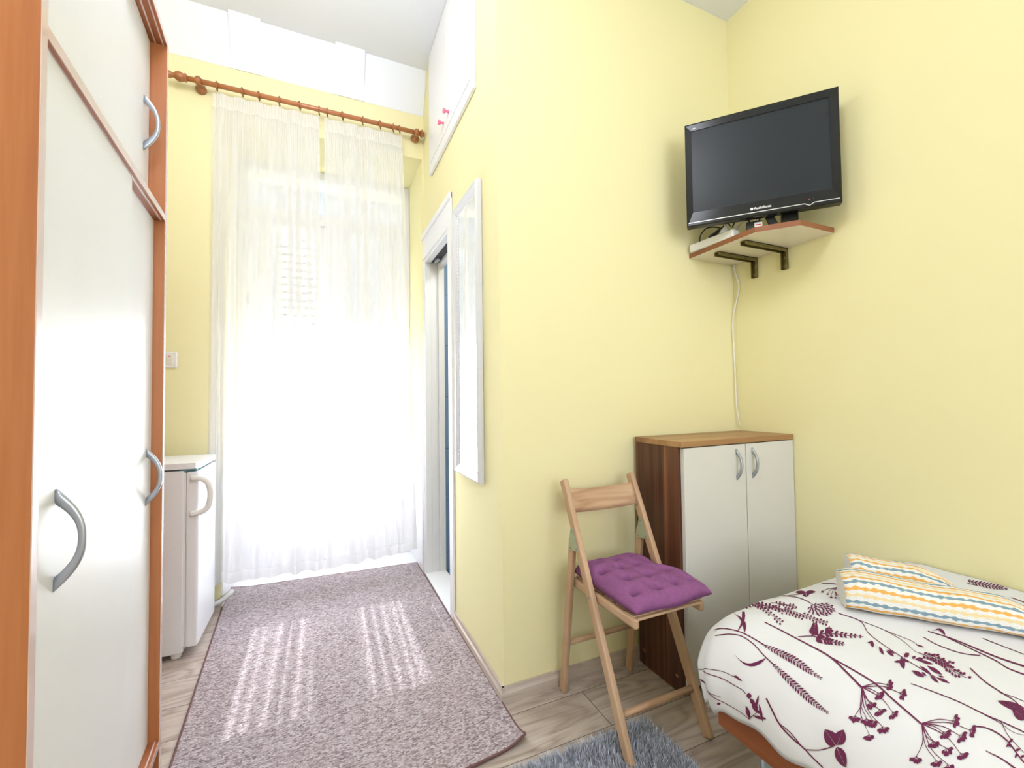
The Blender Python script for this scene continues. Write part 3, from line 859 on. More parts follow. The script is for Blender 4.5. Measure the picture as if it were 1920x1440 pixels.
def fold(s, t, seed, nf, amp):
    """fold displacement across the curtain: s 0..1 across, t 0 top .. 1 bottom"""
    drift = 0.30 * math.sin(s * 4.1 + seed) + 0.09 * math.sin(s * 11.3 + seed * 2.1)
    ph = 2 * PI * (nf * s + drift * (0.55 + 0.45 * t))
    k = 0.62 + 0.38 * math.sin(s * 9.0 + seed * 1.7)
    y = math.sin(ph) * k + 0.05 * math.sin(2.0 * ph + 1.1 + seed)
    return amp * y * (0.35 + 0.65 * min(1, t * 3.0))

def curtain(label, xt, xb, zt, zb, seed, nf, group):
    root = thing('curtain', ((xt[0] + xt[1]) / 2, 2.79, zb[0]), label, 'curtain', group)
    def pt(s, t):
        e = t ** 0.8
        x = (xt[0] * (1 - e) + xb[0] * e) * (1 - s) + (xt[1] * (1 - e) + xb[1] * e) * s
        sag = -0.008 * abs(math.sin(PI * s * 5)) * (1 - t)
        z = (zt + sag) * (1 - t) + (zb[0] * (1 - s) + zb[1] * s) * t
        g = 0.0022 * math.sin(s * 2 * PI * 40 + seed) * max(0, 1 - t * 7)
        x += 0.010 * math.sin(2 * PI * nf * s * 0.5 + seed) * t
        return Vector((x, 2.786 + fold(s, t, seed, nf, 0.029) + g, z))
    H = zt - zb[0]
    tt, th = 0.078 / H, 1 - 0.055 / H
    b = MB(); b.grid(lambda s, t: pt(s, t * (th - tt) + tt), 300, 60); b.recalc = False; obj('cloth', b, 'sheer', root)
    b = MB(); b.grid(lambda s, t: pt(s, t * tt), 400, 8); b.recalc = False; obj('header_tape', b, 'sheer_hem', root, 'gathered header band')
    b = MB(); b.grid(lambda s, t: pt(s, t * (1 - th) + th), 300, 5); b.recalc = False; obj('hem', b, 'sheer_hem', root, 'double thickness hem')
    return root
curtain('wider sheer white curtain hanging next to the refrigerator', (-0.545, -0.008), (-0.565, 0.012), 2.853, (0.165, 0.155), 0.6, 6.5, None)
curtain('narrower sheer white curtain hanging next to the bathroom door', (0.020, 0.478), (0.016, 0.556), 2.853, (0.150, 0.185), 2.4, 5.5, None)

# ------------------------------------------------------------------ mirror
my0, my1, mz0, mz1 = 1.722, 2.088, 0.784, 2.092
mr = thing('mirror', (XP, (my0 + my1) / 2, mz0), 'tall narrow wall mirror in a silver white frame beside the bathroom door', 'mirror')
b = MB()
fwid = 0.043
prf = [(0.0, 0.001), (0.0, 0.022), (0.008, 0.029), (0.018, 0.024), (0.028, 0.022), (0.036, 0.015), (fwid, 0.012), (fwid, 0.001)]
loops = []
for d, h in prf:
    loops.append([b.bm.verts.new((XP - 0.001 - h, y, z)) for y, z in ((my0 + d, mz0 + d), (my1 - d, mz0 + d), (my1 - d, mz1 - d), (my0 + d, mz1 - d))])
for i in range(len(prf)):
    j = (i + 1) % len(prf)
    for k in range(4):
        b.bm.faces.new((loops[i][k], loops[i][(k + 1) % 4], loops[j][(k + 1) % 4], loops[j][k]))
obj('frame', b, 'mirror_frame', mr)
for y in (my0 + 0.0405, my1 - 0.0405):
    b = MB()
    bz = [mz0 + 0.04 + (mz1 - mz0 - 0.08) * k / 420 for k in range(421)]
    b.tube([(XP - 0.013, y, z) for z in bz], [0.0016 + 0.0022 * abs(math.sin(PI * k / 6)) for k in range(421)], 6)
    obj('bead_trim', b, 'mirror_frame', mr)
b = MB(); b.box((XP - 0.012, my0 + 0.035, mz0 + 0.035), (XP - 0.009, my1 - 0.035, mz1 - 0.035)); obj('glass', b, 'mirror', mr)

# ------------------------------------------------------------------ high cupboard in the partition
cy0, cy1, cz0 = 1.780, 2.618, 2.530
cz1 = ZC - 0.004
cb = thing('wall_cupboard', (XP, 2.2, cz0), 'white high cupboard with two pink knobs above the bathroom door', 'cupboard')
b = MB()
x0, x1 = XP - 0.016, XP - 0.0005
b.box((x0, cy0, cz0), (x1, cy0 + 0.045, cz1), 0.002); b.box((x0, cy1 - 0.02, cz0), (x1, cy1, cz1), 0.002)
b.box((x0, cy0 + 0.045, cz0), (x1, cy1 - 0.02, cz0 + 0.062), 0.002); b.box((x0, cy0 + 0.045, cz1 - 0.05), (x1, cy1 - 0.02, cz1), 0.002)
obj('frame', b, 'white_gloss', cb)
for y0, y1, ky in ((cy0 + 0.048, 2.222, 2.165), (2.226, cy1 - 0.023, 2.268)):
    b = MB(); b.box((XP - 0.018, y0, cz0 + 0.065), (x1, y1, cz1 - 0.053), 0.003); dr = obj('door', b, 'white_gloss', cb)
    b = MB(); b.lathe([(0.008, 0.0), (0.006, 0.006), (0.005, 0.012), (0.011, 0.020), (0.014, 0.026), (0.012, 0.031), (0.002, 0.033)], (XP - 0.018, ky, 2.655), (-1, 0, 0), 16); obj('knob', b, 'pink', dr, 'pink knob')

# ------------------------------------------------------------------ bathroom fittings glimpsed through the doorway
b = MB(); b.tube(spline([(0.812, YW - 0.021, 0.86), (0.812, YW - 0.045, 0.858), (0.812, YW - 0.055, 0.83), (0.812, YW - 0.045, 0.805), (0.812, YW - 0.022, 0.80)], 5), 0.005, 8)
b.lathe([(0.012, 0), (0.012, 0.005)], (0.812, YW - 0.0205, 0.86), (0, -1, 0), 12)
single('wall_hook', b, 'alu', (0.812, YW - 0.021, 0.80), 'small dark metal hook on blue bathroom tiles', 'hook')
b = MB(); b.box((0.815, YW - 0.04, 1.12), (0.88, YW - 0.0205, 1.215), 0.008, seg=3)
single('wall_switch', b, 'plastic_white', (0.84, YW - 0.021, 1.12), 'white switch box on blue bathroom tiles', 'switch')

# ------------------------------------------------------------------ shelf and television
SZ = 1.806
sh = thing('wall_shelf', (XR, 1.3, SZ), 'corner wall shelf with brown edge holding the television', 'shelf')
b = MB()
b.prism([(XR - 0.0005, YF - 0.0005), (1.630, YF - 0.0005), (1.614, 1.180), (1.714, 1.060), (XR - 0.0005, 1.060)], SZ, SZ + 0.022, 0, 1)
bd_ = obj('board', b, ['plastic_cream', 'edge_brown'], sh)
for yb, xe in ((1.412, 1.668), (1.264, 1.652)):
    b = MB()
    b.box((xe, yb - 0.013, SZ - 0.018), (XR - 0.004, yb - 0.010, SZ - 0.0005)); b.box((xe, yb + 0.010, SZ - 0.018), (XR - 0.004, yb + 0.013, SZ - 0.0005)); b.box((xe, yb - 0.013, SZ - 0.0035), (XR - 0.004, yb + 0.013, SZ - 0.0005))
    b.box((XR - 0.004, yb - 0.013, SZ - 0.095), (XR - 0.0008, yb + 0.013, SZ - 0.0005)); b.box((XR - 0.018, yb - 0.013, SZ - 0.095), (XR - 0.004, yb - 0.010, SZ - 0.018)); b.box((XR - 0.018, yb + 0.010, SZ - 0.095), (XR - 0.004, yb + 0.013, SZ - 0.018))
    br = obj('bracket', b, 'bracket', sh, 'olive metal angle bracket')
    for zz in (SZ - 0.04, SZ - 0.08):
        b = MB(); b.lathe([(0.005, 0), (0.003, 0.002)], (XR - 0.004, yb, zz), (-1, 0, 0), 10)
        obj('screw', b, 'screw', br)

tvc = Vector((1.659, 1.190, 1.884))
te = Vector((0.363, -0.420, 0)).normalized()
tn = Vector((-te.y, te.x, 0)) * -1           # towards the viewer
if tn.dot(Vector((-1, -1, 0))) < 0: tn = -tn
TM = Matrix((te, tn, Vector((0, 0, 1)))).transposed().to_4x4()   # local x across, y towards the viewer, z up
TW, TH = 0.556, 0.456
tv = thing('television', (1.70, 1.17, SZ + 0.022), 'black flat television on the corner wall shelf', 'television')
TM.translation = tvc
def tbox(b, lo, hi, bevel=0, mi=0): b.box(lo, hi, bevel, mi, TM)
bl, br_, bt, bb = 0.026, 0.030, 0.032, 0.062
b = MB()
# bevelled bezel as four sloping bars
hw = TW / 2
out = [(-hw, 0), (hw, 0), (hw, TH), (-hw, TH)]
inn = [(-hw + bl, bb), (hw - br_, bb), (hw - br_, TH - bt), (-hw + bl, TH - bt)]
lp = []
for pts, y in ((out, -0.03), (out, 0.004), ([(x * 0.985, 0.006 + z * (TH - 0.012) / TH) for x, z in out], 0.0062), (inn, 0.004), (inn, -0.006)):
    lp.append([b.bm.verts.new(TM @ Vector((x, y, z))) for x, z in pts])
for i in range(len(lp) - 1):
    for k in range(4):
        b.bm.faces.new((lp[i][k], lp[i][(k + 1) % 4], lp[i + 1][(k + 1) % 4], lp[i + 1][k]))
b.bm.faces.new(lp[0])
obj('bezel', b, 'black_gloss', tv)
b = MB(); tbox(b, (-hw + bl - 0.001, -0.008, bb - 0.001), (hw - br_ + 0.001, 0.001, TH - bt + 0.001)); obj('screen', b, 'screen', tv)
b = MB(); tbox(b, (-0.20, -0.055, 0.06), (0.20, -0.03, 0.40), 0.012); obj('back_cover', b, 'black', tv)
b = MB()
zl = 0.016
pts = [(-hw + 0.008, zl), (0.155, zl + 0.001), (0.172, zl - 0.008), (0.188, zl + 0.001), (hw - 0.008, zl + 0.001)]
for (xa, za), (xb_, zb_) in zip(pts, pts[1:]):
    b.bar(TM @ Vector((xa, 0.0068, za)), TM @ Vector((xb_, 0.0068, zb_)), 0.0016, 0.003, (0, 0, 1))
obj('silver_line', b, 'silver', tv, 'silver line with a small notch')
b = MB()
LM = TM @ Matrix.Translation((-0.052, 0.0068, 0.030)) @ Matrix.Rotation(R(90), 4, 'X') @ Matrix.Scale(1, 4)
# lettering faces the viewer: local x runs from the viewer's left to right
text_mesh(b, 'AudioSonic', 0.0135, TM @ Matrix.Translation((-0.020, 0.0068, 0.0285)) @ Matrix.Rotation(R(90), 4, 'X'), bold=0.0003)
obj('lettering', b, 'print_white', tv, 'white lettering under the screen')
b = MB(); b.lathe([(0.0052, 0), (0.0052, 0.0006)], TM @ Vector((-0.0275, 0.0056, 0.0328)), tn, 18)
obj('emblem', b, 'print_white', tv, 'white round emblem')
b = MB()
text_mesh(b, 'HD', 0.009, TM @ Matrix.Translation((-hw + 0.030, 0.0060, TH - 0.027)) @ Matrix.Rotation(R(90), 4, 'X'), bold=0.0003)
obj('badge', b, 'print_white', tv, 'small white badge in the top corner')
b = MB(); b.lathe([(0.002, 0), (0.002, 0.0012)], TM @ Vector((0.172, 0.0052, 0.033)), tn, 10); obj('power_light', b, 'red', tv, 'red standby light')
b = MB(); b.lathe([(0.0016, 0), (0.0016, 0.001)], TM @ Vector((0.186, 0.0052, 0.033)), tn, 10); obj('sensor', b, 'dark', tv)
b = MB()
cc = Vector((1.775, 1.142, 0))
CMx = Matrix((te, tn, Vector((0, 0, 1)))).transposed().to_4x4(); CMx.translation = cc
b.box((-0.030, -0.018, SZ + 0.034), (0.030, 0.018, 2.02), 0.006, 0, CMx)
st = obj('stand_column', b, 'black_gloss', tv)
b = MB(); b.box((-0.075, -0.045, SZ + 0.0225), (0.045, 0.045, SZ + 0.034), 0.004, 0, CMx); obj('stand_base', b, 'black_gloss', tv)
b = MB(); b.bar(CMx @ Vector((-0.080, 0.004, 1.915)), CMx @ Vector((-0.048, 0.0, SZ + 0.030)), 0.032, 0.012, tn, 0.003); obj('stand_brace', b, 'black', tv)

# power strip, adapter, plugs and cables on the shelf
SP = SZ + 0.0222
ps = thing('power_strip', (1.642, 1.41, SP), 'white power strip along the left edge of the wall shelf', 'power strip')
PM = Matrix.Translation((1.647, 1.408, SP)) @ Matrix.Rotation(R(3), 4, 'Z')
b = MB(); b.box((-0.026, -0.115, 0.0), (0.026, 0.115, 0.038), 0.008, 0, PM, seg=3); obj('body', b, 'plastic_white', ps)
for k in range(3):
    b = MB(); b.lathe([(0.019, 0), (0.019, 0.0012), (0.016, 0.0012), (0.015, 0.0004)], PM @ Vector((0, 0.075 - k * 0.062, 0.0378)), (0, 0, 1), 20); so = obj('socket', b, 'plastic_white', ps)
    if k == 0:
        for s in (-1, 1):
            b = MB(); b.lathe([(0.0028, 0), (0.0028, 0.0006)], PM @ Vector((0, 0.075 + s * 0.0095, 0.0386)), (0, 0, 1), 8)
            obj('pin_hole', b, 'dark', so)
def cable(name, pts, r, m, label, cat='cable'):
    b = MB(); sp = spline(pts, 8); b.tube(sp, r, 8)
    return single(name, b, m, pts[0], label, cat)
pa = PM @ Vector((0, 0.013, 0.039)); 
pb = PM @ Vector((0, -0.049, 0.039))
pl1 = thing('power_plug', tuple(pa), 'black power plug in the middle socket of the white power strip', 'plug')
b = MB(); b.lathe([(0.015, 0.0), (0.016, 0.012), (0.011, 0.026), (0.0075, 0.046), (0.005, 0.058)], pa, (0.55, -0.35, 0.7), 14); obj('housing', b, 'black', pl1)
q = pa + Vector((0.55, -0.35, 0.7)).normalized() * 0.055
b = MB(); b.tube(spline([q, q + Vector((0.03, -0.02, 0.025)), (1.705, 1.36, 1.905), (1.715, 1.345, 1.935)], 8), 0.003, 8); obj('cord', b, 'black', pl1)
pl2 = thing('power_plug', tuple(pb), 'white power plug in the end socket of the white power strip', 'plug')
b = MB(); b.lathe([(0.015, 0.0), (0.016, 0.010), (0.012, 0.022), (0.006, 0.034)], pb, (0.2, -0.2, 0.8), 14); obj('housing', b, 'plastic_white', pl2)
q = pb + Vector((0.2, -0.2, 0.8)).normalized() * 0.03
b = MB(); b.tube(spline([q, q + Vector((0.02, 0.02, 0.03)), (1.69, 1.335, 1.885), (1.70, 1.325, 1.90)], 8), 0.0028, 8); obj('cord', b, 'plastic_white', pl2)
ad = thing('adapter_box', (1.690, 1.235, SP), 'small black adapter box with a white label on the wall shelf', 'adapter')
AM = Matrix.Translation((1.690, 1.238, SP)) @ Matrix.Rotation(R(-50), 4, 'Z')
b = MB(); b.box((-0.030, -0.018, 0.0), (0.030, 0.018, 0.052), 0.003, 0, AM); obj('housing', b, 'black', ad)
b = MB(); b.box((0.000, -0.0187, 0.012), (0.029, -0.0181, 0.044), 0, 0, AM); sl = obj('label_sticker', b, 'print_white', ad, 'white sticker')
b = MB(); b.box((0.004, -0.0191, 0.032), (0.024, -0.0187, 0.036), 0, 0, AM); obj('sticker_text', b, 'red', sl)
cable('cable', [(1.640, 1.482, SP + 0.042), (1.642, 1.475, SP + 0.075), (1.665, 1.455, SP + 0.105), (1.715, 1.425, SP + 0.10), (1.755, 1.395, SP + 0.06), (1.78, 1.37, SP + 0.004)], 0.003, 'black', 'black cable arching over the white power strip')
cable('cable', [(1.700, 1.262, SP + 0.050), (1.700, 1.27, SP + 0.075), (1.69, 1.27, SP + 0.11), (1.685, 1.245, SP + 0.16)], 0.0028, 'black', 'black cable rising from the adapter box behind the television')
cable('cable', [(1.735, 1.24, SP + 0.003), (1.725, 1.26, SP + 0.04), (1.735, 1.23, SP + 0.09), (1.745, 1.205, SP + 0.13)], 0.0028, 'black', 'black cable hanging straight between adapter box and television stand')
cable('cable', [(1.71, 1.32, SP + 0.003), (1.70, 1.33, SP + 0.05), (1.715, 1.30, SP + 0.085), (1.73, 1.27, SP + 0.05), (1.74, 1.25, SP + 0.12)], 0.0026, 'plastic_white', 'thin white looped cable under the television')
wire = [(1.916, 1.520, SZ - 0.001), (1.9165, 1.520, 1.78), (1.921, 1.5, 1.70), (1.922, 1.505, 1.66), (1.917, 1.524, 1.58), (1.905, 1.528, 1.50), (1.908, 1.528, 1.40), (1.912, 1.527, 1.25), (1.913, 1.525, 1.10), (1.917, 1.512, 0.985)]
cable('wall_cable', wire, 0.003, 'plastic_white', 'long white cable down the wall corner from shelf to cabinet')

# ------------------------------------------------------------------ low cabinet
kx0, kx1, ky0, ky1, kz = 1.266, 1.922, 1.274, 1.518, 0.968
kb = thing('cabinet', (1.59, 1.39, 0), 'low walnut cabinet with two white doors in the corner under the television', 'cabinet')
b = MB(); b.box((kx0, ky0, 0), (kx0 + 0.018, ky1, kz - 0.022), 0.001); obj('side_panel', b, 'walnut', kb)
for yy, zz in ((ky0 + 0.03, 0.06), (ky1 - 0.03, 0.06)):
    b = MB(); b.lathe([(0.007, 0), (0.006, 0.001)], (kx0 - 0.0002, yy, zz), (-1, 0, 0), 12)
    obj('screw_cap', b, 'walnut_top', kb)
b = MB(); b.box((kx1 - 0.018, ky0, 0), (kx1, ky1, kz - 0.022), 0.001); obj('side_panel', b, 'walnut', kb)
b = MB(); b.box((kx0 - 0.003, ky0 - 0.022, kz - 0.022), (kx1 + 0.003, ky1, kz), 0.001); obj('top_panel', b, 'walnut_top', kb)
b = MB(); b.box((kx0 + 0.018, ky0 + 0.002, 0.06), (kx1 - 0.018, ky1, 0.078)); b.box((kx0 + 0.018, ky1 - 0.006, 0.078), (kx1 - 0.018, ky1, kz - 0.022)); b.box((kx0 + 0.018, ky0 + 0.03, 0.0), (kx1 - 0.018, ky0 + 0.045, 0.06)); obj('carcass', b, 'walnut', kb)
for x0, x1, hx in ((kx0 + 0.012, 1.6195, 1.566), (1.6235, kx1 + 0.018 - 0.006, 1.660)):
    b = MB(); b.box((x0, ky0 - 0.019, 0.032), (min(x1, XR - 0.004), ky0 - 0.001, kz - 0.026), 0.0012); dr = obj('door', b, 'cream_door', kb)
    b = MB(); arc_handle(b, (hx, ky0 - 0.019, 0.860), (0, -1, 0), (0, 0, 1), 0.128, 0.028, 0.010, 0.009); obj('handle', b, 'alu', dr)

# ------------------------------------------------------------------ folding chair
ch = thing('folding_chair', (1.03, 1.30, 0), 'beech wood folding chair with a purple cushion in front of the cabinet', 'chair')
lx, rx = 0.866, 1.186
fa, fb = (1.085, 0.0), (1.462, 0.825)                 # front leg: floor (y,z) and top (y,z)
def legy(z): return fa[0] + (fb[0] - fa[0]) * (z - fa[1]) / (fb[1] - fa[1])
for x in (lx, rx):
    b = MB(); b.bar((x, fa[0], 0.004), (x, fb[0], fb[1]), 0.022, 0.036, (0, -1, 0.4), 0.006); obj('leg', b, 'beech', ch)
for x in (lx, rx):
    xo = x
    b = MB(); b.bar((xo, 1.490, 0.003), (xo, legy(0.615) + 0.036, 0.615), 0.020, 0.032, (0, -1, 0), 0.005); obj('leg', b, 'beech', ch)
    # triangular hinge plate on the inner side of each pair of legs
    s = -1 if x == lx else -1
    xo2 = x + s * 0.0125
    b = MB()
    y0 = legy(0.60)
    pp = [(y0 - 0.012, 0.585), (y0 + 0.050, 0.575), (y0 + 0.052, 0.592), (y0 + 0.036, 0.66), (y0 + 0.024, 0.66)]
    a = [b.bm.verts.new((xo2 - 0.0012, y, z)) for y, z in pp]; c = [b.bm.verts.new((xo2 + 0.0012, y, z)) for y, z in pp]
    b.bm.faces.new(a); b.bm.faces.new(c[::-1])
    for i in range(5):
        b.bm.faces.new((a[i], a[(i + 1) % 5], c[(i + 1) % 5], c[i]))
    hg = obj('hinge_plate', b, 'steel', ch)
    for y, z in ((y0 + 0.0, 0.590), (y0 + 0.040, 0.585), (y0 + 0.030, 0.648)):
        b = MB(); b.lathe([(0.004, 0), (0.003, 0.002)], (xo2 - 0.001, y, z), (-1, 0, 0), 8)
        obj('screw', b, 'screw', hg)
# curved back slat
b = MB()
def slat(u, v):
    x = lx + 0.010 + (rx - lx - 0.020) * u
    z = 0.712 + 0.078 * v - 0.010 * math.sin(PI * u)
    y = legy(z) + 0.024 * math.sin(PI * u) - 0.004
    return Vector((x, y, z))
vs1 = b.grid(lambda u, v: slat(u, v) + Vector((0, -0.007, 0)), 20, 4)
vs2 = b.grid(lambda u, v: slat(u, v) + Vector((0, 0.007, 0)), 20, 4, flip=True)
for i in range(20):
    b.bm.faces.new((vs1[i][0], vs2[i][0], vs2[i + 1][0], vs1[i + 1][0])); b.bm.faces.new((vs1[i + 1][4], vs2[i + 1][4], vs2[i][4], vs1[i][4]))
for j in range(4):
    b.bm.faces.new((vs1[0][j + 1], vs2[0][j + 1], vs2[0][j], vs1[0][j])); b.bm.faces.new((vs1[20][j], vs2[20][j], vs2[20][j + 1], vs1[20][j + 1]))
obj('backrest', b, 'beech_x', ch)
# seat: two side rails and slats
zs = 0.445
for x in (lx + 0.024, rx - 0.024):
    b = MB(); b.bar((x, 1.075, zs), (x, 1.468, zs - 0.005), 0.020, 0.034, (0, 0, 1), 0.008); obj('seat_rail', b, 'beech', ch)
b = MB()
for k in range(6):
    y = 1.100 + k * 0.062
    b.box((lx + 0.030, y - 0.024, zs + 0.008), (rx - 0.030, y + 0.024, zs + 0.017), 0.003)
b.box((lx + 0.015, 1.086, zs + 0.0172), (rx - 0.015, 1.125, zs + 0.021), 0.002)
obj('seat', b, 'beech_x', ch)
zr = 0.132
b = MB(); b.tube([(lx + 0.008, legy(zr), zr), (rx - 0.008, legy(zr), zr)], 0.011, 12); obj('stretcher', b, 'beech_x', ch)
zr = 0.20
b = MB(); b.tube([(lx + 0.008, 1.49 - 0.09 * zr / 0.6, zr), (rx - 0.008, 1.49 - 0.09 * zr / 0.6, zr)], 0.010, 12); obj('stretcher', b, 'beech_x', ch)
for x, s in ((lx, -1), (rx, 1)):
    b = MB(); b.lathe([(0.005, 0), (0.004, 0.002)], (x + s * 0.0115, legy(zs), zs), (s, 0, 0), 10)
    obj('bolt', b, 'screw', ch)

# tufted cushion on the chair
cu = thing('seat_cushion', (1.03, 1.25, zs + 0.021), 'purple tufted seat cushion on the folding chair', 'cushion')
tufts = [(u, v) for j, v in enumerate((0.16, 0.38, 0.61, 0.84)) for u in ((0.14, 0.38, 0.62, 0.86) if j % 2 == 0 else (0.24, 0.5, 0.76))]
creases = [(p, q) for i, p in enumerate(tufts) for q in tufts[i + 1:] if 0.02 < math.hypot((p[0] - q[0]) * 0.30, (p[1] - q[1]) * 0.37) < 0.102 and abs(p[1] - q[1]) > 0.1]
cx0, cx1, cyA, cyB = 0.880, 1.172, 1.062, 1.432
def cush_xy(u, v):
    # front half widens past the legs
    f = max(0.0, min(1.0, (0.52 - v) / 0.16)); f = f * f * (3 - 2 * f)
    x0 = cx0 - 0.004 * f; x1 = cx1 + 0.034 * f
    bow = 0.006 * math.sin(3 * PI * u)
    a, c = 2 * u - 1, 2 * v - 1
    rc = 1 - 0.03 * (abs(a) ** 6) * (abs(c) ** 6)
    xm_, ym_ = (x0 + x1) / 2, (cyA + cyB) / 2
    return xm_ + (x1 - x0) / 2 * a * rc, ym_ + (cyB - cyA) / 2 * c * rc + bow
def cush_top(u, v):
    x, y = cush_xy(u, v)
    a, c = abs(2 * u - 1), abs(2 * v - 1)
    e = max(0.0, (1 - a ** 5) * (1 - c ** 5)) ** 0.5
    h = 0.058 * e
    dmin = 9
    for tu, tv_ in tufts:
        d = math.hypot((u - tu) * 0.30, (v - tv_) * 0.37)
        ang = math.atan2((v - tv_) * 0.37, (u - tu) * 0.30)
        h -= 0.024 * math.exp(-(d / 0.013) ** 2) * (1 + 0.25 * math.cos(4 * ang + PI))
        h -= 0.010 * math.exp(-(d / 0.034) ** 2)
    for (ua, va_), (ub, vb_) in creases:
        ax, ay, bx_, by_ = ua * 0.30, va_ * 0.37, ub * 0.30, vb_ * 0.37
        px_, py_ = u * 0.30, v * 0.37
        k = ((px_ - ax) * (bx_ - ax) + (py_ - ay) * (by_ - ay)) / ((bx_ - ax) ** 2 + (by_ - ay) ** 2)
        k = max(0.0, min(1.0, k))
        d = math.hypot(px_ - ax - k * (bx_ - ax), py_ - ay - k * (by_ - ay))
        h -= 0.0042 * math.exp(-(d / 0.0065) ** 2) * (1 - 0.5 * math.sin(PI * k))
    h += 0.003 * noise.noise(Vector((u * 7, v * 7, 1.3))) * e
    return Vector((x, y, zs + 0.0245 + 0.012 + max(h, -0.002)))
def cush_bot(u, v):
    x, y = cush_xy(u, v)
    a, c = abs(2 * u - 1), abs(2 * v - 1)
    e = max(0.0, (1 - a ** 5) * (1 - c ** 5)) ** 0.5
    return Vector((x, y, zs + 0.0225 + 0.014 - 0.014 * e))
b = MB(); N = 96
va = b.grid(cush_top, N, N); vb = b.grid(cush_bot, N, N, flip=True)
bmesh.ops.remove_doubles(b.bm, verts=b.bm.verts[:], dist=0.00001)
eds = [e for e in b.bm.edges if e.is_boundary]
bmesh.ops.bridge_loops(b.bm, edges=eds)
for f in b.bm.faces: f.smooth = True
obj('pad', b, 'cushion', cu)
b = MB(); b.tube(spline([(1.158, 1.43, zs + 0.03), (1.164, 1.448, zs + 0.01), (1.163, 1.452, zs - 0.05), (1.168, 1.450, zs - 0.12)], 6), 0.004, 8, flat=(1.5, 0.5)); obj('tie', b, 'tie', cu, 'dark plum hanging tie')
b = MB(); b.tube(spline([(0.885, 1.425, zs + 0.045), (0.872, 1.432, zs + 0.030), (0.858, 1.425, zs + 0.012)], 5), 0.004, 8, flat=(1.3, 0.35)); obj('care_tag', b, 'print_white', cu, 'white care tag')

# ------------------------------------------------------------------ bed
bed = thing('bed', (1.45, -0.1, 0), 'cherry bed frame on grey round legs under the floral duvet', 'bed')
bx0, bx1, by0, by1 = 0.985, 1.918, -1.15, 0.868
b = MB(); b.box((bx0, by0, 0.258), (bx0 + 0.022, by1, 0.385), 0.0015); obj('side_rail', b, 'cherry_y', bed)
b = MB(); b.box((bx1 - 0.022, by0, 0.258), (bx1, by1, 0.385), 0.0015); obj('side_rail', b, 'cherry_y', bed)
b = MB(); b.box((bx0 + 0.022, by1 - 0.022, 0.258), (bx1 - 0.022, by1, 0.385), 0.0015); obj('foot_board', b, 'cherry_y', bed)
b = MB(); b.box((bx0 + 0.022, by0, 0.258), (bx1 - 0.022, by0 + 0.022, 0.85), 0.0015); obj('head_board', b, 'cherry_y', bed)
for x, y in ((1.075, 0.775), (1.84, 0.775), (1.075, -1.06), (1.84, -1.06)):
    b = MB(); b.lathe([(0.032, 0.0), (0.033, 0.004), (0.033, 0.2575)], (x, y, 0), (0, 0, 1), 28); obj('leg', b, 'leg_metal', bed)
b = MB(); b.box((bx0 + 0.024, by0 + 0.024, 0.2595), (bx1 - 0.024, by1 - 0.024, 0.29)); obj('slat_base', b, 'beech_x', bed)
b = MB(); b.box((1.03, by0 + 0.03, 0.291), (1.895, 0.83, 0.485), 0.03, seg=3); obj('mattress', b, 'mattress', bed)

# duvet: cloth coordinates (a, b) equal x, y on the flat top and run on over the rolled edges
DA, DB = 1.105, 0.800
RXD, RZD = 0.176, 0.165
ARC = PI / 2 * math.sqrt((RXD ** 2 + RZD ** 2) / 2)
def duvet_pos(a, bq):
    dx, dy = max(0.0, DA - a), max(0.0, bq - DB)
    q = math.hypot(dx, dy)
    L = max(dx, dy) if q > 0 else 0.0
    L = 0.5 * L + 0.5 * q if q > 0 else 0.0
    ux, uy = (dx / q, dy / q) if q > 1e-9 else (0.0, 0.0)
    if L < ARC:
        th = L / ARC * PI / 2
        o_, dr_ = RXD * math.sin(th), RZD * (1 - math.cos(th))
    else:
        o_, dr_ = RXD - 0.05 * (L - ARC) - 0.9 * (L - ARC) ** 2, RZD + (L - ARC)
    x = min(a, 9) if dx == 0 else DA - ux * o_
    y = bq if dy == 0 else DB + uy * o_
    if dx == 0 and False: x = a
    z = 0.548 - dr_
    puff = 0.010 * math.sin(min(1, max(0, (a - DA) / (1.93 - DA))) * PI)
    w_ = min(1.0, L / 0.2)
    wr_ = 0.0035 * noise.noise(Vector((a * 9, bq * 9, 0.7))) + (0.012 * w_) * noise.noise(Vector((a * 7 + 5, bq * 11, 3.1)))
    return Vector((x, y, z + puff)), Vector((-ux * w_, uy * w_, 1 - 0.9 * w_)).normalized() * wr_
def duvet(a, bq):
    p, d = duvet_pos(a, bq)
    return p + d
def hem_len(bq):
    # the hem hangs lower at the foot corner and rises along the side
    s = max(0.0, min(1.0, (0.86 - bq) / 0.28))
    return 0.318 - 0.040 * s + 0.008 * math.sin(bq * 23) + 0.005 * math.sin(bq * 51)
A0, A1, B0, B1 = 0.0, 1.0, -1.08, 1.10
def cl(u, v):
    bq = B0 + (B1 - B0) * v
    a_left = DA - hem_len(bq)
    return a_left + (1.922 - a_left) * u, bq
def dsurf(u, v): return duvet(*cl(u, v))
b = MB(); b.recalc = False
NU, NV = 96, 176
top = b.grid(dsurf, NU, NV)
def dn(u, v, off):
    e = 1e-3
    a, q = cl(u, v)
    n = (duvet(a + e, q) - duvet(a - e, q)).cross(duvet(a, q + e) - duvet(a, q - e))
    n.normalize()
    return duvet(a, q) + n * off
und = b.grid(lambda u, v: dn(u, v, -0.010), NU, NV, flip=True)
for i in range(NU):
    b.bm.faces.new((top[i][0], und[i][0], und[i + 1][0], top[i + 1][0])); b.bm.faces.new((top[i + 1][NV], und[i + 1][NV], und[i][NV], top[i][NV]))
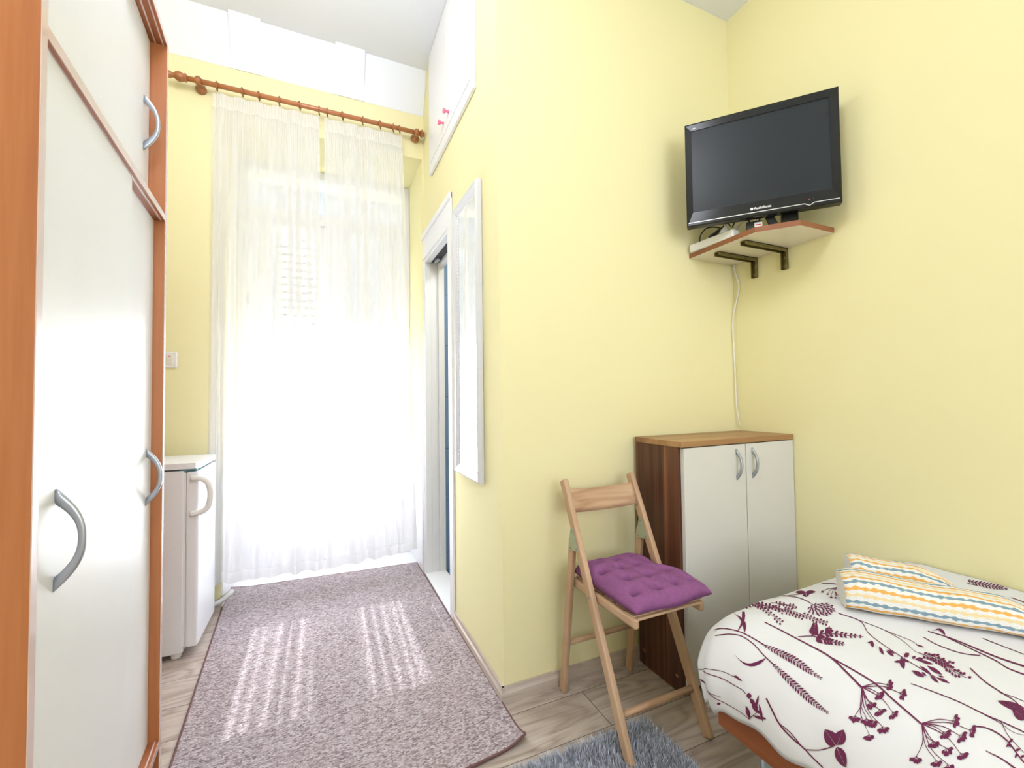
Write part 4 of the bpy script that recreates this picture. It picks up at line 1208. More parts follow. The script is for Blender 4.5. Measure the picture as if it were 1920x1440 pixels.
for j in range(NV):
    b.bm.faces.new((top[0][j + 1], und[0][j + 1], und[0][j], top[0][j])); b.bm.faces.new((top[NU][j], und[NU][j], und[NU][j + 1], top[NU][j + 1]))
# the plum print: strips of (left a, b, right a, b) in cloth coordinates, 0.2 mm units, delta coded
PRINT = """
5366 3948 5384 3955 0 -25 0 -24 0 -23 1 -23 1 -23 0 -23 0 -22 1 -22 0 -22 1 -23 1 -23 0 -22 0 -24 0 -24 -1 -24 0 -25 -1 -26 0 -26 -1 -28 -1 -28 -1 -21 -1 -21 -2 -22 -2 -22 -2 -23 -1 -23 -2 -23 -2 -23 -2 -24 -2 -24 -2 -24 -3 -25 -3 -25 -2 -24 -2 -24 -2 -24 -3 -24 -2 -24 -2 -24 -2 -24 -2 -23 -2 -24 -2 -23 -2 -23 -2 -22 -2 -22 -1 -22 -1 -21 -2 -22 -1 -22 0 -22 -1 -22 -1 -21 0 -21 0 -22 0 -21 0 -21 1 -21 0 -20 0 -21 0 -20 0 -20 0 -20 0 -20 -1 -20 0 -20 -1 -19 -1 -19 -2 -19 -2 -19 -2 -18 -3 -19 -4 -18 -3 -19 -5 -23 -6 -23 -7 -22 -6 -23 -7 -21 -8 -22 -8 -20 -8 -21 -9 -21 -9 -21 -9 -20 -9 -20 -9 -19 -10 -20 -9 -20 -9 -20 -9 -19 -8 -20 -8 -20 -9 -19 -8 -19 -8 -20 -9 -19 -9 -19 -8 -19 -9 -19 -9 -18 -8 -19 -8 -19 -9 -19 -9 -18 -9 -18 -8 -18 -8 -18 -9 -18 -8 -18 -8 -17 -8 -18 -8 -18 -8 -18
5327 3122 5347 3127 -1 -19 0 -19 0 -19 -1 -19 -1 -19 0 -19 -1 -19 -1 -18 0 -18 0 -19 -1 -18 -1 -18 0 -19 0 -19 -1 -18 -1 -18 0 -18 -1 -18 -1 -18 0 -18 -2 -18 -1 -18 -1 -18 -2 -18 -1 -18 -1 -18 -2 -18 -2 -19 -2 -18 -2 -18 -1 -19 -1 -19 -2 -18 -2 -18 -2 -19 -2 -19 -2 -18 -2 -18 -2 -18 -2 -18 -3 -18 -3 -18 -3 -17 -2 -18 -2 -17 -3 -17 -4 -17 -4 -17 -3 -16 -3 -16 -4 -15 -4 -16 -5 -18 -6 -19 -6 -17 -5 -17 -6 -15 -7 -16 -6 -15 -6 -15 -7 -15 -7 -15 -7 -15 -7 -15 -7 -15 -8 -16 -8 -17 -8 -17 -8 -19 -8 -18 -9 -21 -9 -21 -5 -12 -4 -12 -5 -12 -5 -13 -5 -13 -5 -13 -5 -13 -6 -13 -5 -14 -5 -14 -5 -14 -5 -14 -6 -14 -6 -14 -5 -14 -5 -14 -6 -15 -6 -15 -5 -14 -5 -14 -6 -15 -6 -15 -5 -14 -5 -14 -5 -15 -6 -15 -6 -14 -5 -14 -5 -14 -5 -14 -5 -14 -6 -14 -5 -13 -5 -14 -5 -13 -5 -13 -5 -13 -4 -13
5176 2735 5182 2728 -23 -11 -23 -10 -23 -11 -24 -11 -23 -11 -22 -11 -22 -10 -22 -10 -21 -10 -22 -10 -20 -8 -21 -8 -20 -7 -21 -7 -19 -5 -20 -5 -21 -4 -22 -4 -21 -1 -21 -1 -20 0 -21 0 -19 1 -20 2 -20 2 -19 2 -20 1 -20 2 -20 2 -19 2
4863 2661 4866 2660 -7 -28 -6 -28
4860 2644 4861 2644 -9 -7 5 -11 -10 -8 5 -11 0 -9 -3 -8 10 -12 -15 -7
4863 2661 4866 2660 -22 -23 -21 -24
4851 2647 4853 2647 -12 -4 -1 -11 -13 -3 -1 -11 -6 -8 -8 -7 4 -14 -18 -1
4864 2662 4865 2660 -28 -11 -27 -12
4848 2655 4849 2654 -13 1 -5 -9 -13 2 -5 -8 -8 -5 -10 -3 -1 -12 -16 6
4864 2662 4865 2660 -41 -5 -40 -6
4841 2658 4841 2657 -15 4 -11 -7 -16 4 -11 -7 -12 -3 -13 -1 -9 -11 -17 9
4865 2662 4864 2660 -35 7 -35 6
4844 2665 4844 2664 -10 8 -12 -3 -10 7 -12 -3 -12 2 -11 3 -12 -8 -10 12
4865 2661 4864 2660 -30 21 -32 20
4847 2673 4846 2672 -6 10 -14 2 -6 11 -14 3 -10 6 -9 7 -18 -1 -3 14
5176 2735 5182 2728 -22 -9 -24 -9 -23 -9 -23 -9 -23 -8 -23 -8 -23 -8 -22 -8 -21 -8 -22 -7 -21 -7 -21 -7 -19 -8 -19 -8 -18 -8 -17 -7 -16 -9 -16 -8 -18 -11 -18 -11 -15 -12 -15 -12 -13 -13 -13 -12 -12 -12 -12 -12 -11 -13 -11 -13 -12 -13 -12 -12 -12 -12 -12 -12
4898 2574 4901 2574 -3 -27 -2 -28
4897 2558 4899 2558 -8 -8 6 -10 -8 -8 7 -10 1 -9 -3 -8 12 -10 -14 -7
4898 2575 4901 2574 -14 -22 -13 -23
4891 2562 4892 2561 -11 -5 2 -10 -11 -4 3 -9 -3 -8 -6 -7 7 -11 -16 -2
4898 2575 4900 2573 -30 -19 -29 -20
4881 2563 4882 2562 -14 -2 -4 -10 -15 -2 -5 -11 -9 -7 -10 -5 0 -14 -19 1
4899 2575 4900 2573 -38 -9 -37 -9
4877 2569 4878 2568 -15 2 -9 -8 -15 3 -9 -8 -11 -4 -13 -2 -6 -12 -17 7
4899 2575 4899 2573 -33 3 -32 2
4880 2576 4880 2575 -10 6 -10 -5 -11 6 -11 -4 -11 0 -10 2 -10 -9 -11 10
4900 2575 4899 2573 -36 14 -37 14
4878 2583 4878 2582 -9 9 -14 -1 -9 9 -15 0 -12 4 -11 6 -16 -4 -7 13
5175 2735 5183 2729 -20 -11 -21 -11 -21 -11 -21 -11 -20 -10 -21 -10 -21 -10 -21 -10 -19 -9 -20 -9 -19 -10 -19 -10 -18 -9 -18 -9 -17 -10 -17 -9 -16 -9 -15 -9 -13 -10 -13 -9 -15 -13 -15 -12 -12 -13 -12 -13 -11 -13 -10 -13 -9 -14 -10 -13 -8 -13 -8 -13 -8 -14 -8 -14 -8 -13 -9 -13 -9 -13 -9 -13
4912 2529 4915 2529 3 -23 4 -23
4915 2515 4916 2515 -6 -7 8 -7 -6 -8 9 -7 2 -8 0 -8 14 -7 -12 -8
4912 2530 4915 2529 -14 -25 -13 -25
4905 2515 4906 2515 -11 -6 3 -11 -11 -5 2 -10 -3 -8 -5 -7 8 -13 -16 -4
4912 2530 4914 2529 -28 -21 -27 -22
4897 2517 4898 2516 -15 -3 -4 -10 -14 -3 -3 -11 -8 -7 -10 -6 1 -14 -18 0
4913 2530 4914 2528 -39 -11 -38 -12
4891 2523 4891 2522 -16 1 -9 -9 -15 2 -8 -8 -11 -5 -13 -3 -6 -12 -18 6
4913 2530 4914 2528 -41 -1 -41 -2
4889 2529 4889 2528 -14 5 -12 -6 -14 5 -11 -5 -13 -1 -14 0 -11 -10 -15 10
4914 2530 4913 2528 -42 11 -42 11
4889 2536 4889 2535 -12 8 -15 -2 -11 9 -15 -1 -14 3 -13 5 -16 -6 -11 12
5176 2735 5182 2728 -23 -9 -23 -9 -22 -9 -23 -9 -23 -9 -23 -9 -22 -8 -23 -8 -22 -7 -22 -7 -21 -8 -21 -7 -21 -7 -21 -7 -20 -7 -20 -7 -20 -7 -20 -7 -18 -7 -18 -7 -18 -8 -18 -7 -17 -7 -16 -7 -15 -8 -15 -8 -17 -10 -17 -9 -15 -10 -14 -11 -14 -11 -14 -10 -12 -11 -13 -11 -12 -12 -12 -11 -12 -11 -11 -12 -11 -12 -12 -11 -10 -11 -11 -11 -11 -12 -11 -11 -11 -10 -11 -11 -12 -11 -12 -11
4778 2512 4781 2512 -2 -23 -1 -24
4778 2498 4779 2498 -7 -6 6 -9 -8 -6 7 -9 1 -8 -2 -7 12 -10 -13 -5
4778 2512 4781 2511 -10 -22 -10 -22
4773 2499 4774 2499 -10 -4 3 -10 -10 -5 4 -10 -1 -7 -5 -6 8 -12 -14 -2
4778 2513 4780 2511 -26 -14 -25 -15
4764 2504 4765 2503 -13 0 -4 -9 -13 0 -4 -9 -8 -5 -9 -3 1 -13 -16 3
4779 2513 4780 2511 -32 -5 -31 -6
4761 2509 4761 2508 -13 3 -7 -7 -13 4 -7 -7 -9 -3 -10 -1 -5 -11 -15 8
4779 2513 4779 2511 -35 4 -35 3
4759 2514 4759 2513 -12 7 -11 -3 -12 7 -11 -4 -11 0 -11 2 -10 -8 -12 11
4780 2513 4779 2511 -36 14 -36 13
4758 2520 4758 2519 -9 9 -13 0 -10 10 -14 0 -12 3 -11 6 -15 -4 -8 13
5175 2734 5184 2729 -19 -13 -20 -13 -19 -13 -19 -13 -19 -13 -19 -13 -18 -12 -19 -12 -19 -12 -19 -12 -18 -12 -18 -12 -17 -11 -17 -11 -16 -12 -17 -11 -16 -11 -15 -11 -14 -12 -14 -12 -13 -11 -13 -11 -11 -12 -11 -11 -12 -14 -12 -14 -9 -14 -10 -13 -9 -15 -8 -15 -6 -14 -7 -14 -6 -15 -6 -14 -6 -15 -6 -15 -5 -14 -5 -14 -5 -14 -5 -15 -5 -14 -6 -14 -7 -14 -7 -14
4908 2446 4910 2446 7 -30 8 -30
4913 2428 4914 2428 -5 -10 9 -9 -4 -10 10 -9 4 -9 1 -10 14 -9 -10 -10
4908 2446 4910 2446 -10 -29 -8 -29
4903 2429 4904 2429 -10 -8 4 -11 -9 -7 4 -11 -2 -10 -4 -9 10 -12 -15 -6
4908 2447 4910 2445 -26 -23 -24 -23
4894 2433 4895 2432 -14 -4 -2 -11 -13 -4 -3 -10 -7 -8 -9 -7 2 -13 -18 -1
4908 2447 4910 2445 -28 -11 -27 -12
4892 2440 4893 2439 -12 1 -5 -8 -13 1 -4 -8 -8 -5 -10 -3 -1 -11 -16 5
4909 2447 4909 2445 -42 -2 -42 -3
4884 2445 4885 2444 -14 4 -12 -6 -15 5 -12 -6 -13 -2 -14 1 -11 -9 -15 9
4909 2447 4909 2445 -37 9 -38 8
4887 2451 4887 2450 -10 8 -13 -2 -11 8 -14 -2 -12 2 -11 4 -14 -6 -10 12
5174 2734 5184 2729 -19 -14 -20 -14 -20 -14 -21 -14 -19 -14 -20 -13 -16 -13 -16 -13 -13 -13 -13 -11 -11 -21 -10 -19 -2 -19 -4 -19 -3 -19 -3 -19
5072 2607 5076 2607 4 -26 4 -26
5076 2592 5077 2592 -7 -10 9 -7 -7 -9 10 -8 3 -8 0 -8 16 -6 -14 -10
5072 2607 5075 2607 -13 -29 -11 -29
5066 2590 5067 2590 -12 -8 4 -11 -11 -8 4 -10 -3 -9 -6 -9 10 -12 -17 -7
5073 2608 5075 2607 -21 -22 -19 -22
5062 2595 5063 2594 -13 -5 0 -10 -13 -4 0 -9 -5 -7 -7 -7 5 -12 -19 -1
5073 2608 5075 2606 -42 -18 -42 -18
5049 2597 5050 2596 -17 -1 -10 -10 -18 -1 -9 -11 -12 -6 -14 -4 -6 -14 -20 3
5074 2608 5074 2606 -45 -9 -44 -10
5048 2602 5048 2601 -17 2 -12 -8 -16 2 -12 -9 -13 -3 -14 -2 -10 -13 -18 7
5074 2608 5074 2606 -37 4 -37 3
5052 2609 5052 2608 -10 7 -13 -4 -11 6 -13 -5 -12 1 -11 3 -13 -9 -10 11
5174 2734 5184 2730 -15 -15 -16 -15 -16 -14 -16 -14 -16 -15 -17 -15 -16 -14 -16 -14 -14 -13 -14 -13 -14 -14 -14 -13 -11 -13 -11 -13 -9 -13 -9 -12 -8 -17 -8 -17 -4 -17 -4 -16 -2 -17 -3 -16 0 -16 -1 -16 -1 -15 0 -16 -1 -16 -3 -15
5048 2524 5051 2525 13 -29 14 -29
5057 2508 5058 2508 -4 -11 12 -7 -3 -11 12 -8 6 -9 2 -9 17 -6 -9 -12
5048 2525 5051 2524 -7 -24 -5 -23
5045 2511 5047 2511 -9 -7 5 -9 -10 -7 6 -8 0 -7 -3 -7 12 -9 -16 -7
5048 2525 5051 2524 -17 -21 -17 -21
5039 2512 5040 2512 -12 -4 1 -9 -12 -4 2 -10 -4 -7 -7 -6 6 -11 -17 -2
5049 2525 5051 2524 -31 -16 -31 -17
5031 2515 5032 2514 -14 -1 -5 -9 -14 -1 -5 -10 -9 -6 -10 -4 -1 -13 -18 2
5049 2526 5050 2524 -45 -9 -45 -10
5023 2520 5023 2519 -17 2 -12 -8 -16 3 -13 -8 -13 -4 -14 -1 -11 -11 -18 7
5050 2526 5050 2524 -47 2 -47 1
5022 2526 5022 2525 -14 6 -15 -5 -15 6 -16 -5 -15 0 -14 2 -15 -9 -14 11
5172 2731 5186 2733 0 -16 -1 -17 1 -16 0 -16 0 -16 0 -16 1 -16 1 -16 1 -16 0 -16 0 -16 0 -16 0 -15 0 -15 0 -16 -1 -16 -2 -14 -2 -15 -2 -14 -2 -14 -3 -14 -4 -14 -6 -16 -7 -17 -8 -16 -8 -16 -8 -14 -9 -15 -9 -15 -10 -14 -10 -14 -10 -14 -11 -13 -10 -14 -10 -14 -11 -13 -9 -14 -10 -14 -9 -13 -9 -13
5089 2432 5092 2433 17 -21 18 -20
5100 2420 5101 2421 -2 -9 13 -4 -1 -9 13 -3 6 -6 4 -7 19 -1 -8 -12
5089 2432 5092 2432 2 -23 3 -23
5091 2419 5093 2419 -7 -8 8 -7 -7 -8 9 -7 2 -7 -1 -7 15 -6 -14 -8
5089 2432 5092 2432 -11 -25 -9 -26
5084 2417 5085 2417 -11 -7 5 -9 -11 -7 4 -9 -1 -8 -5 -8 10 -10 -17 -7
5090 2433 5092 2432 -25 -19 -23 -20
5076 2421 5077 2421 -13 -3 -1 -10 -14 -3 -2 -9 -6 -6 -9 -5 3 -12 -18 -1
5090 2433 5092 2431 -39 -17 -38 -18
5068 2422 5069 2421 -17 -1 -8 -9 -16 -2 -8 -10 -11 -6 -13 -5 -4 -13 -19 3
5090 2433 5091 2431 -46 -6 -46 -6
5063 2429 5064 2428 -16 3 -14 -7 -15 3 -13 -7 -15 -2 -15 0 -12 -11 -16 7
5173 2730 5185 2734 7 -15 7 -16 7 -15 7 -15 7 -15 6 -15 7 -14 6 -15 4 -13 3 -13 2 -19 2 -20 -1 -17 -3 -17 -2 -17 -2 -17
5206 2605 5209 2606 21 -22 22 -21
5219 2592 5221 2593 -1 -10 15 -3 -2 -11 16 -3 9 -6 5 -8 22 -1 -8 -14
5206 2605 5209 2606 7 -28 9 -28
5211 2589 5213 2590 -6 -11 12 -7 -7 -11 12 -7 5 -8 0 -9 19 -6 -14 -13
5206 2606 5209 2606 -13 -31 -11 -31
5200 2588 5201 2588 -13 -10 5 -10 -12 -9 5 -10 -2 -10 -5 -10 12 -10 -20 -9
5206 2606 5209 2605 -29 -28 -28 -28
5190 2589 5192 2589 -16 -6 -2 -11 -16 -7 -2 -12 -7 -9 -10 -8 4 -13 -22 -5
5207 2607 5208 2605 -42 -20 -40 -20
5183 2595 5184 2594 -18 -2 -9 -11 -17 -2 -8 -10 -11 -7 -14 -5 -5 -13 -20 2
5207 2607 5208 2605 -49 -13 -49 -13
5178 2599 5179 2598 -17 1 -14 -9 -18 1 -13 -10 -14 -4 -16 -2 -11 -13 -18 6
5174 2728 5184 2735 18 -10 18 -10 19 -9 18 -9 20 -9 20 -9 19 -9 19 -10 19 -9 19 -9 17 -8 17 -9 15 -9 15 -9 16 -13 17 -13 13 -13 12 -14 9 -14 9 -14 10 -13 9 -14 11 -14 10 -14
5363 2599 5364 2601 52 1 54 2
5394 2600 5394 2601 12 -6 23 7 13 -5 23 7 19 2 18 0 29 13 10 -10
5362 2599 5365 2601 37 -15 39 -14
5385 2591 5386 2592 3 -10 22 1 3 -11 23 1 15 -3 11 -5 30 6 -4 -15
5361 2599 5365 2601 18 -20 19 -19
5373 2588 5375 2589 -5 -10 16 -2 -5 -11 18 -1 8 -5 4 -7 25 1 -14 -15
5361 2599 5366 2600 0 -30 1 -30
5363 2582 5365 2582 -11 -12 11 -7 -11 -12 12 -7 2 -9 -2 -10 20 -5 -21 -14
5361 2600 5366 2600 -19 -33 -18 -33
5352 2581 5354 2581 -16 -11 4 -10 -16 -11 5 -10 -4 -10 -8 -11 13 -10 -24 -11
5362 2600 5365 2599 -36 -25 -35 -25
5342 2585 5343 2585 -18 -5 -3 -11 -19 -5 -3 -10 -9 -8 -13 -7 3 -13 -24 -3
5173 2729 5185 2735 14 -13 13 -14 14 -13 14 -13 15 -13 15 -12 15 -13 15 -13 15 -12 15 -12 14 -12 14 -13 14 -12 14 -12 13 -12 13 -12 12 -12 11 -13 9 -12 10 -12 8 -14 8 -15 6 -14 6 -14 4 -14 4 -14 3 -14 2 -15 2 -14 1 -14 1 -15 1 -15 2 -14 1 -14 1 -14 1 -14 3 -14 3 -14
5341 2478 5343 2480 45 -8 46 -7
5367 2474 5369 2475 9 -8 21 3 8 -8 23 4 16 -1 15 -3 29 8 2 -13
5340 2478 5344 2480 27 -18 28 -18
5357 2468 5359 2469 0 -10 18 -1 -1 -10 19 -1 11 -5 8 -6 27 3 -9 -14
5340 2478 5344 2479 8 -28 10 -27
5346 2462 5348 2463 -7 -12 14 -6 -8 -11 14 -6 5 -9 1 -10 22 -4 -17 -14
5340 2479 5344 2479 -6 -26 -5 -25
5338 2464 5340 2464 -12 -9 8 -6 -12 -9 9 -7 0 -8 -4 -8 17 -6 -20 -10
5340 2479 5344 2479 -35 -32 -35 -33
5320 2460 5322 2459 -19 -9 -3 -11 -19 -9 -2 -12 -9 -10 -13 -10 4 -13 -25 -7
5341 2479 5343 2478 -43 -24 -42 -24
5316 2465 5318 2464 -19 -5 -8 -11 -19 -4 -7 -10 -11 -8 -14 -7 -2 -13 -23 -2
5131 2226 5137 2220 -19 -8 -19 -7 -19 -8 -19 -9 -19 -9 -19 -8 -18 -8 -19 -8 -18 -7 -18 -7 -17 -7 -18 -7 -18 -6 -18 -6 -16 -5 -17 -5 -17 -4 -17 -4 -20 -3 -21 -3 -20 -1 -21 -1 -20 0 -20 1 -20 1 -20 1 -19 2 -20 2 -20 2 -19 2 -19 1 -20 2
4831 2165 4833 2164 -7 -23 -6 -23
4827 2151 4829 2151 -8 -6 4 -10 -10 -5 5 -9 0 -8 -3 -7 10 -10 -15 -4
4831 2165 4833 2164 -18 -18 -17 -19
4821 2154 4822 2153 -12 -3 0 -9 -12 -2 1 -9 -4 -7 -7 -5 5 -12 -17 0
4831 2165 4833 2163 -31 -12 -31 -12
4814 2158 4814 2157 -14 0 -5 -8 -15 1 -5 -9 -8 -4 -11 -3 -2 -12 -17 5
4832 2165 4832 2163 -35 -2 -34 -2
4812 2163 4812 2162 -14 5 -9 -5 -13 4 -9 -6 -10 -1 -11 1 -8 -10 -15 8
4832 2165 4832 2163 -31 8 -32 8
4814 2169 4813 2168 -9 8 -11 -1 -9 7 -11 -3 -11 2 -10 4 -12 -6 -8 11
4833 2165 4831 2164 -35 19 -35 18
4812 2175 4811 2175 -8 10 -15 2 -8 10 -14 2 -12 6 -11 7 -18 -1 -5 13
5131 2226 5138 2221 -17 -9 -18 -9 -18 -8 -18 -8 -18 -8 -18 -8 -17 -8 -18 -8 -17 -7 -17 -7 -17 -8 -17 -7 -16 -7 -16 -7 -15 -7 -15 -8 -14 -8 -14 -7 -13 -8 -13 -7 -12 -8 -11 -8 -12 -10 -12 -10 -10 -10 -10 -10 -8 -11 -8 -10 -8 -11 -8 -11 -6 -11 -7 -11 -6 -11 -6 -11 -6 -11 -6 -10 -6 -10 -7 -11 -7 -11 -7 -10
4888 2043 4891 2043 5 -22 6 -22
4892 2030 4893 2030 -5 -7 9 -7 -5 -7 9 -7 3 -7 0 -8 14 -8 -11 -7
4889 2044 4891 2043 -11 -20 -10 -20
4883 2032 4884 2031 -10 -5 4 -8 -10 -4 3 -9 -2 -7 -4 -6 9 -10 -15 -3
4889 2044 4891 2043 -21 -18 -20 -18
4877 2033 4879 2033 -12 -2 -1 -9 -12 -3 -1 -9 -5 -6 -7 -5 4 -11 -17 0
4889 2044 4890 2043 -28 -7 -28 -8
4873 2039 4874 2039 -12 2 -6 -7 -13 3 -5 -7 -8 -4 -10 -2 -3 -10 -15 6
4889 2044 4890 2043 -34 0 -34 -2
4869 2043 4870 2042 -12 5 -10 -4 -13 4 -9 -5 -10 -1 -12 0 -8 -8 -13 9
4890 2044 4889 2043 -35 11 -35 10
4869 2050 4869 2049 -9 7 -13 -1 -10 8 -13 -1 -12 3 -11 4 -14 -5 -8 11
5130 2225 5139 2221 -15 -10 -16 -10 -15 -10 -15 -11 -15 -11 -16 -10 -15 -9 -15 -10 -15 -10 -16 -9 -15 -10 -15 -10 -15 -9 -14 -9 -13 -10 -14 -9 -13 -9 -13 -9 -12 -9 -12 -10 -12 -9 -11 -9 -10 -10 -10 -9 -9 -10 -9 -9 -8 -10 -8 -10 -6 -11 -7 -11 -6 -10 -6 -10 -5 -11 -4 -11 -3 -11 -4 -11 -4 -11 -4 -10 -2 -11 -3 -11 -3 -11 -3 -11 -3 -11 -2 -11 -2 -11 -3 -11 -3 -10 -4 -10 -4 -10 -3 -11
4908 1970 4910 1970 6 -22 8 -21
4913 1957 4914 1957 -5 -7 9 -6 -5 -7 9 -7 4 -7 1 -7 14 -6 -11 -7
4908 1970 4910 1970 -4 -24 -3 -25
4907 1956 4908 1956 -8 -7 5 -9 -9 -6 6 -9 1 -8 -2 -8 11 -10 -14 -5
4908 1970 4910 1969 -19 -17 -19 -17
4897 1960 4898 1959 -11 -3 0 -8 -13 -2 0 -9 -4 -6 -7 -5 4 -12 -17 0
4908 1971 4910 1969 -24 -12 -24 -11
4895 1964 4896 1963 -12 0 -3 -8 -13 0 -3 -7 -7 -4 -9 -3 1 -11 -16 4
4909 1971 4910 1969 -32 -3 -32 -3
4891 1969 4891 1968 -13 3 -8 -6 -12 4 -8 -5 -10 -2 -10 0 -6 -9 -14 7
4909 1971 4909 1969 -40 8 -40 7
4886 1975 4885 1974 -13 6 -13 -2 -12 8 -14 -2 -13 1 -13 4 -14 -5 -11 10
5130 2226 5138 2221 -16 -11 -17 -10 -17 -10 -17 -10 -16 -10 -17 -10 -16 -10 -16 -10 -13 -10 -13 -9 -11 -10 -10 -9 -9 -14 -10 -14 -4 -15 -4 -13 -2 -14 -2 -14 -2 -14 -3 -14
5025 2108 5028 2108 8 -24 9 -23
5031 2094 5032 2095 -5 -8 10 -7 -5 -8 10 -7 4 -8 2 -7 16 -6 -11 -9
5025 2108 5028 2108 -11 -25 -11 -26
5019 2093 5021 2093 -10 -6 3 -10 -11 -7 5 -9 -2 -8 -5 -8 10 -11 -17 -5
5025 2109 5027 2108 -23 -19 -22 -19
5012 2097 5013 2097 -13 -3 -1 -9 -13 -2 -1 -9 -6 -7 -8 -6 3 -11 -18 0
5025 2109 5027 2107 -30 -14 -29 -14
5008 2100 5009 2100 -14 0 -5 -9 -14 0 -4 -8 -8 -5 -11 -3 -1 -12 -17 3
5026 2109 5027 2107 -37 -3 -37 -3
5005 2107 5005 2106 -14 4 -11 -6 -13 4 -10 -5 -11 -2 -12 0 -9 -9 -14 8
5027 2109 5026 2107 -39 5 -39 5
5004 2111 5003 2110 -12 7 -13 -3 -11 6 -13 -3 -13 1 -12 3 -14 -7 -11 10
5129 2225 5139 2222 -12 -13 -12 -13 -12 -12 -13 -12 -13 -12 -13 -12 -12 -12 -13 -12 -12 -12 -12 -12 -11 -12 -12 -12 -10 -12 -10 -11 -8 -11 -8 -11 -7 -12 -6 -11 -4 -12 -5 -12 -2 -13 -2 -12 -1 -12 -1 -12 1 -12 0 -12 2 -12 2 -12 1 -12 1 -12 2 -11 1 -11 0 -12 0 -12
5032 2021 5035 2021 14 -23 15 -22
5041 2007 5043 2008 -2 -8 11 -6 -3 -9 12 -6 6 -7 4 -7 18 -4 -9 -10
5032 2021 5035 2021 -3 -22 -3 -22
5031 2008 5033 2008 -8 -6 6 -8 -9 -6 7 -7 1 -7 -3 -7 12 -9 -14 -6
5032 2021 5035 2021 -14 -26 -14 -27
5025 2006 5026 2005 -12 -7 2 -10 -12 -6 3 -10 -3 -9 -6 -8 9 -11 -17 -5
5033 2021 5035 2020 -35 -17 -34 -18
5013 2011 5014 2010 -15 -2 -6 -9 -16 -2 -5 -9 -10 -6 -12 -5 -1 -12 -20 1
5033 2022 5034 2020 -41 -10 -41 -10
5009 2015 5010 2015 -16 1 -10 -8 -16 2 -10 -7 -12 -4 -14 -3 -8 -11 -18 5
5034 2022 5034 2020 -37 2 -37 2
5012 2022 5012 2022 -11 6 -11 -4 -11 5 -12 -4 -12 0 -12 2 -11 -7 -11 9
5129 2223 5140 2224 0 -13 0 -14 1 -14 1 -13 1 -13 1 -14 2 -14 1 -13 1 -13 2 -13 2 -13 1 -14 1 -13 1 -13 1 -13 0 -13 0 -13 0 -12 0 -12 0 -13 -1 -12 -1 -12 -2 -12 -2 -12 -2 -11 -3 -12 -5 -13 -5 -13 -5 -12 -6 -12 -7 -12 -7 -13 -7 -12 -8 -11 -8 -11 -8 -12 -8 -11 -9 -11 -9 -11 -8 -10 -8 -11 -9 -11 -9 -10 -9 -11 -7 -11 -8 -10 -8 -11 -7 -11
5053 1931 5056 1932 20 -24 20 -24
5066 1918 5067 1918 -1 -10 13 -6 0 -9 13 -6 7 -8 5 -7 19 -4 -6 -11
5053 1932 5056 1932 4 -24 4 -24
5056 1918 5057 1918 -6 -8 9 -8 -6 -8 9 -7 2 -7 0 -7 15 -7 -13 -8
5053 1932 5056 1932 -9 -22 -8 -22
5049 1919 5050 1919 -10 -6 5 -8 -10 -5 5 -8 -1 -7 -4 -7 10 -9 -16 -5
5053 1932 5056 1931 -19 -16 -19 -16
5043 1922 5044 1922 -12 -2 0 -8 -13 -2 0 -8 -4 -6 -7 -5 5 -10 -17 0
5054 1932 5055 1931 -32 -10 -31 -10
5036 1926 5036 1925 -14 1 -6 -7 -14 1 -6 -7 -9 -4 -11 -2 -3 -11 -16 4
5054 1933 5055 1931 -33 -2 -34 -2
5035 1931 5035 1930 -12 4 -10 -4 -11 5 -9 -5 -11 -2 -11 0 -9 -8 -12 8
5129 2222 5140 2224 7 -14 6 -13 7 -13 7 -14 7 -14 7 -14 7 -14 6 -14 6 -12 5 -13 3 -12 3 -12 2 -16 1 -17 -2 -15 -2 -15 -3 -14 -4 -14 -3 -14 -3 -14
5162 2083 5165 2084 25 -22 25 -22
5177 2071 5179 2071 1 -10 15 -4 1 -10 16 -4 9 -7 7 -7 22 -1 -6 -13
5162 2083 5165 2084 7 -28 9 -28
5167 2067 5169 2067 -5 -10 11 -7 -6 -10 11 -8 4 -9 1 -9 18 -7 -13 -11
5162 2084 5165 2084 -11 -26 -10 -27
5157 2068 5158 2068 -11 -7 5 -9 -12 -8 6 -9 -1 -8 -5 -8 11 -10 -18 -7
5162 2084 5165 2083 -22 -26 -21 -25
5150 2069 5152 2068 -14 -7 0 -10 -14 -6 1 -10 -5 -8 -8 -7 7 -12 -20 -5
5162 2084 5164 2083 -32 -16 -31 -17
5144 2074 5145 2073 -15 -2 -5 -8 -16 -2 -4 -9 -8 -5 -11 -5 0 -12 -19 1
5163 2085 5164 2083 -44 -8 -44 -9
5138 2079 5138 2078 -16 2 -12 -7 -16 3 -11 -7 -13 -4 -14 -1 -10 -10 -17 6
5129 2222 5140 2225 8 -12 7 -12 8 -11 8 -11 9 -12 9 -12 9 -11 9 -11 9 -11 8 -11 8 -11 9 -12 9 -11 8 -11 7 -11 7 -11 7 -11 7 -11 6 -10 5 -10 4 -11 5 -11 4 -12 3 -13 1 -12 1 -12 1 -12 0 -12 -1 -12 -1 -12 -2 -12 -2 -12 -2 -11 -2 -12 -1 -12 -2 -12 -2 -11 -2 -11 -1 -12 -1 -12
5212 1993 5214 1995 39 -17 40 -17
5236 1984 5237 1984 6 -9 19 -1 6 -10 20 -1 15 -4 12 -6 25 2 1 -12
5212 1994 5215 1994 17 -21 18 -20
5223 1982 5224 1982 -3 -9 14 -4 -3 -9 14 -4 7 -6 4 -7 21 -2 -9 -11
5212 1994 5215 1994 3 -27 4 -27
5215 1978 5216 1978 -8 -10 10 -8 -7 -9 11 -7 3 -8 -1 -9 17 -8 -15 -10
5212 1994 5215 1994 -18 -26 -17 -27
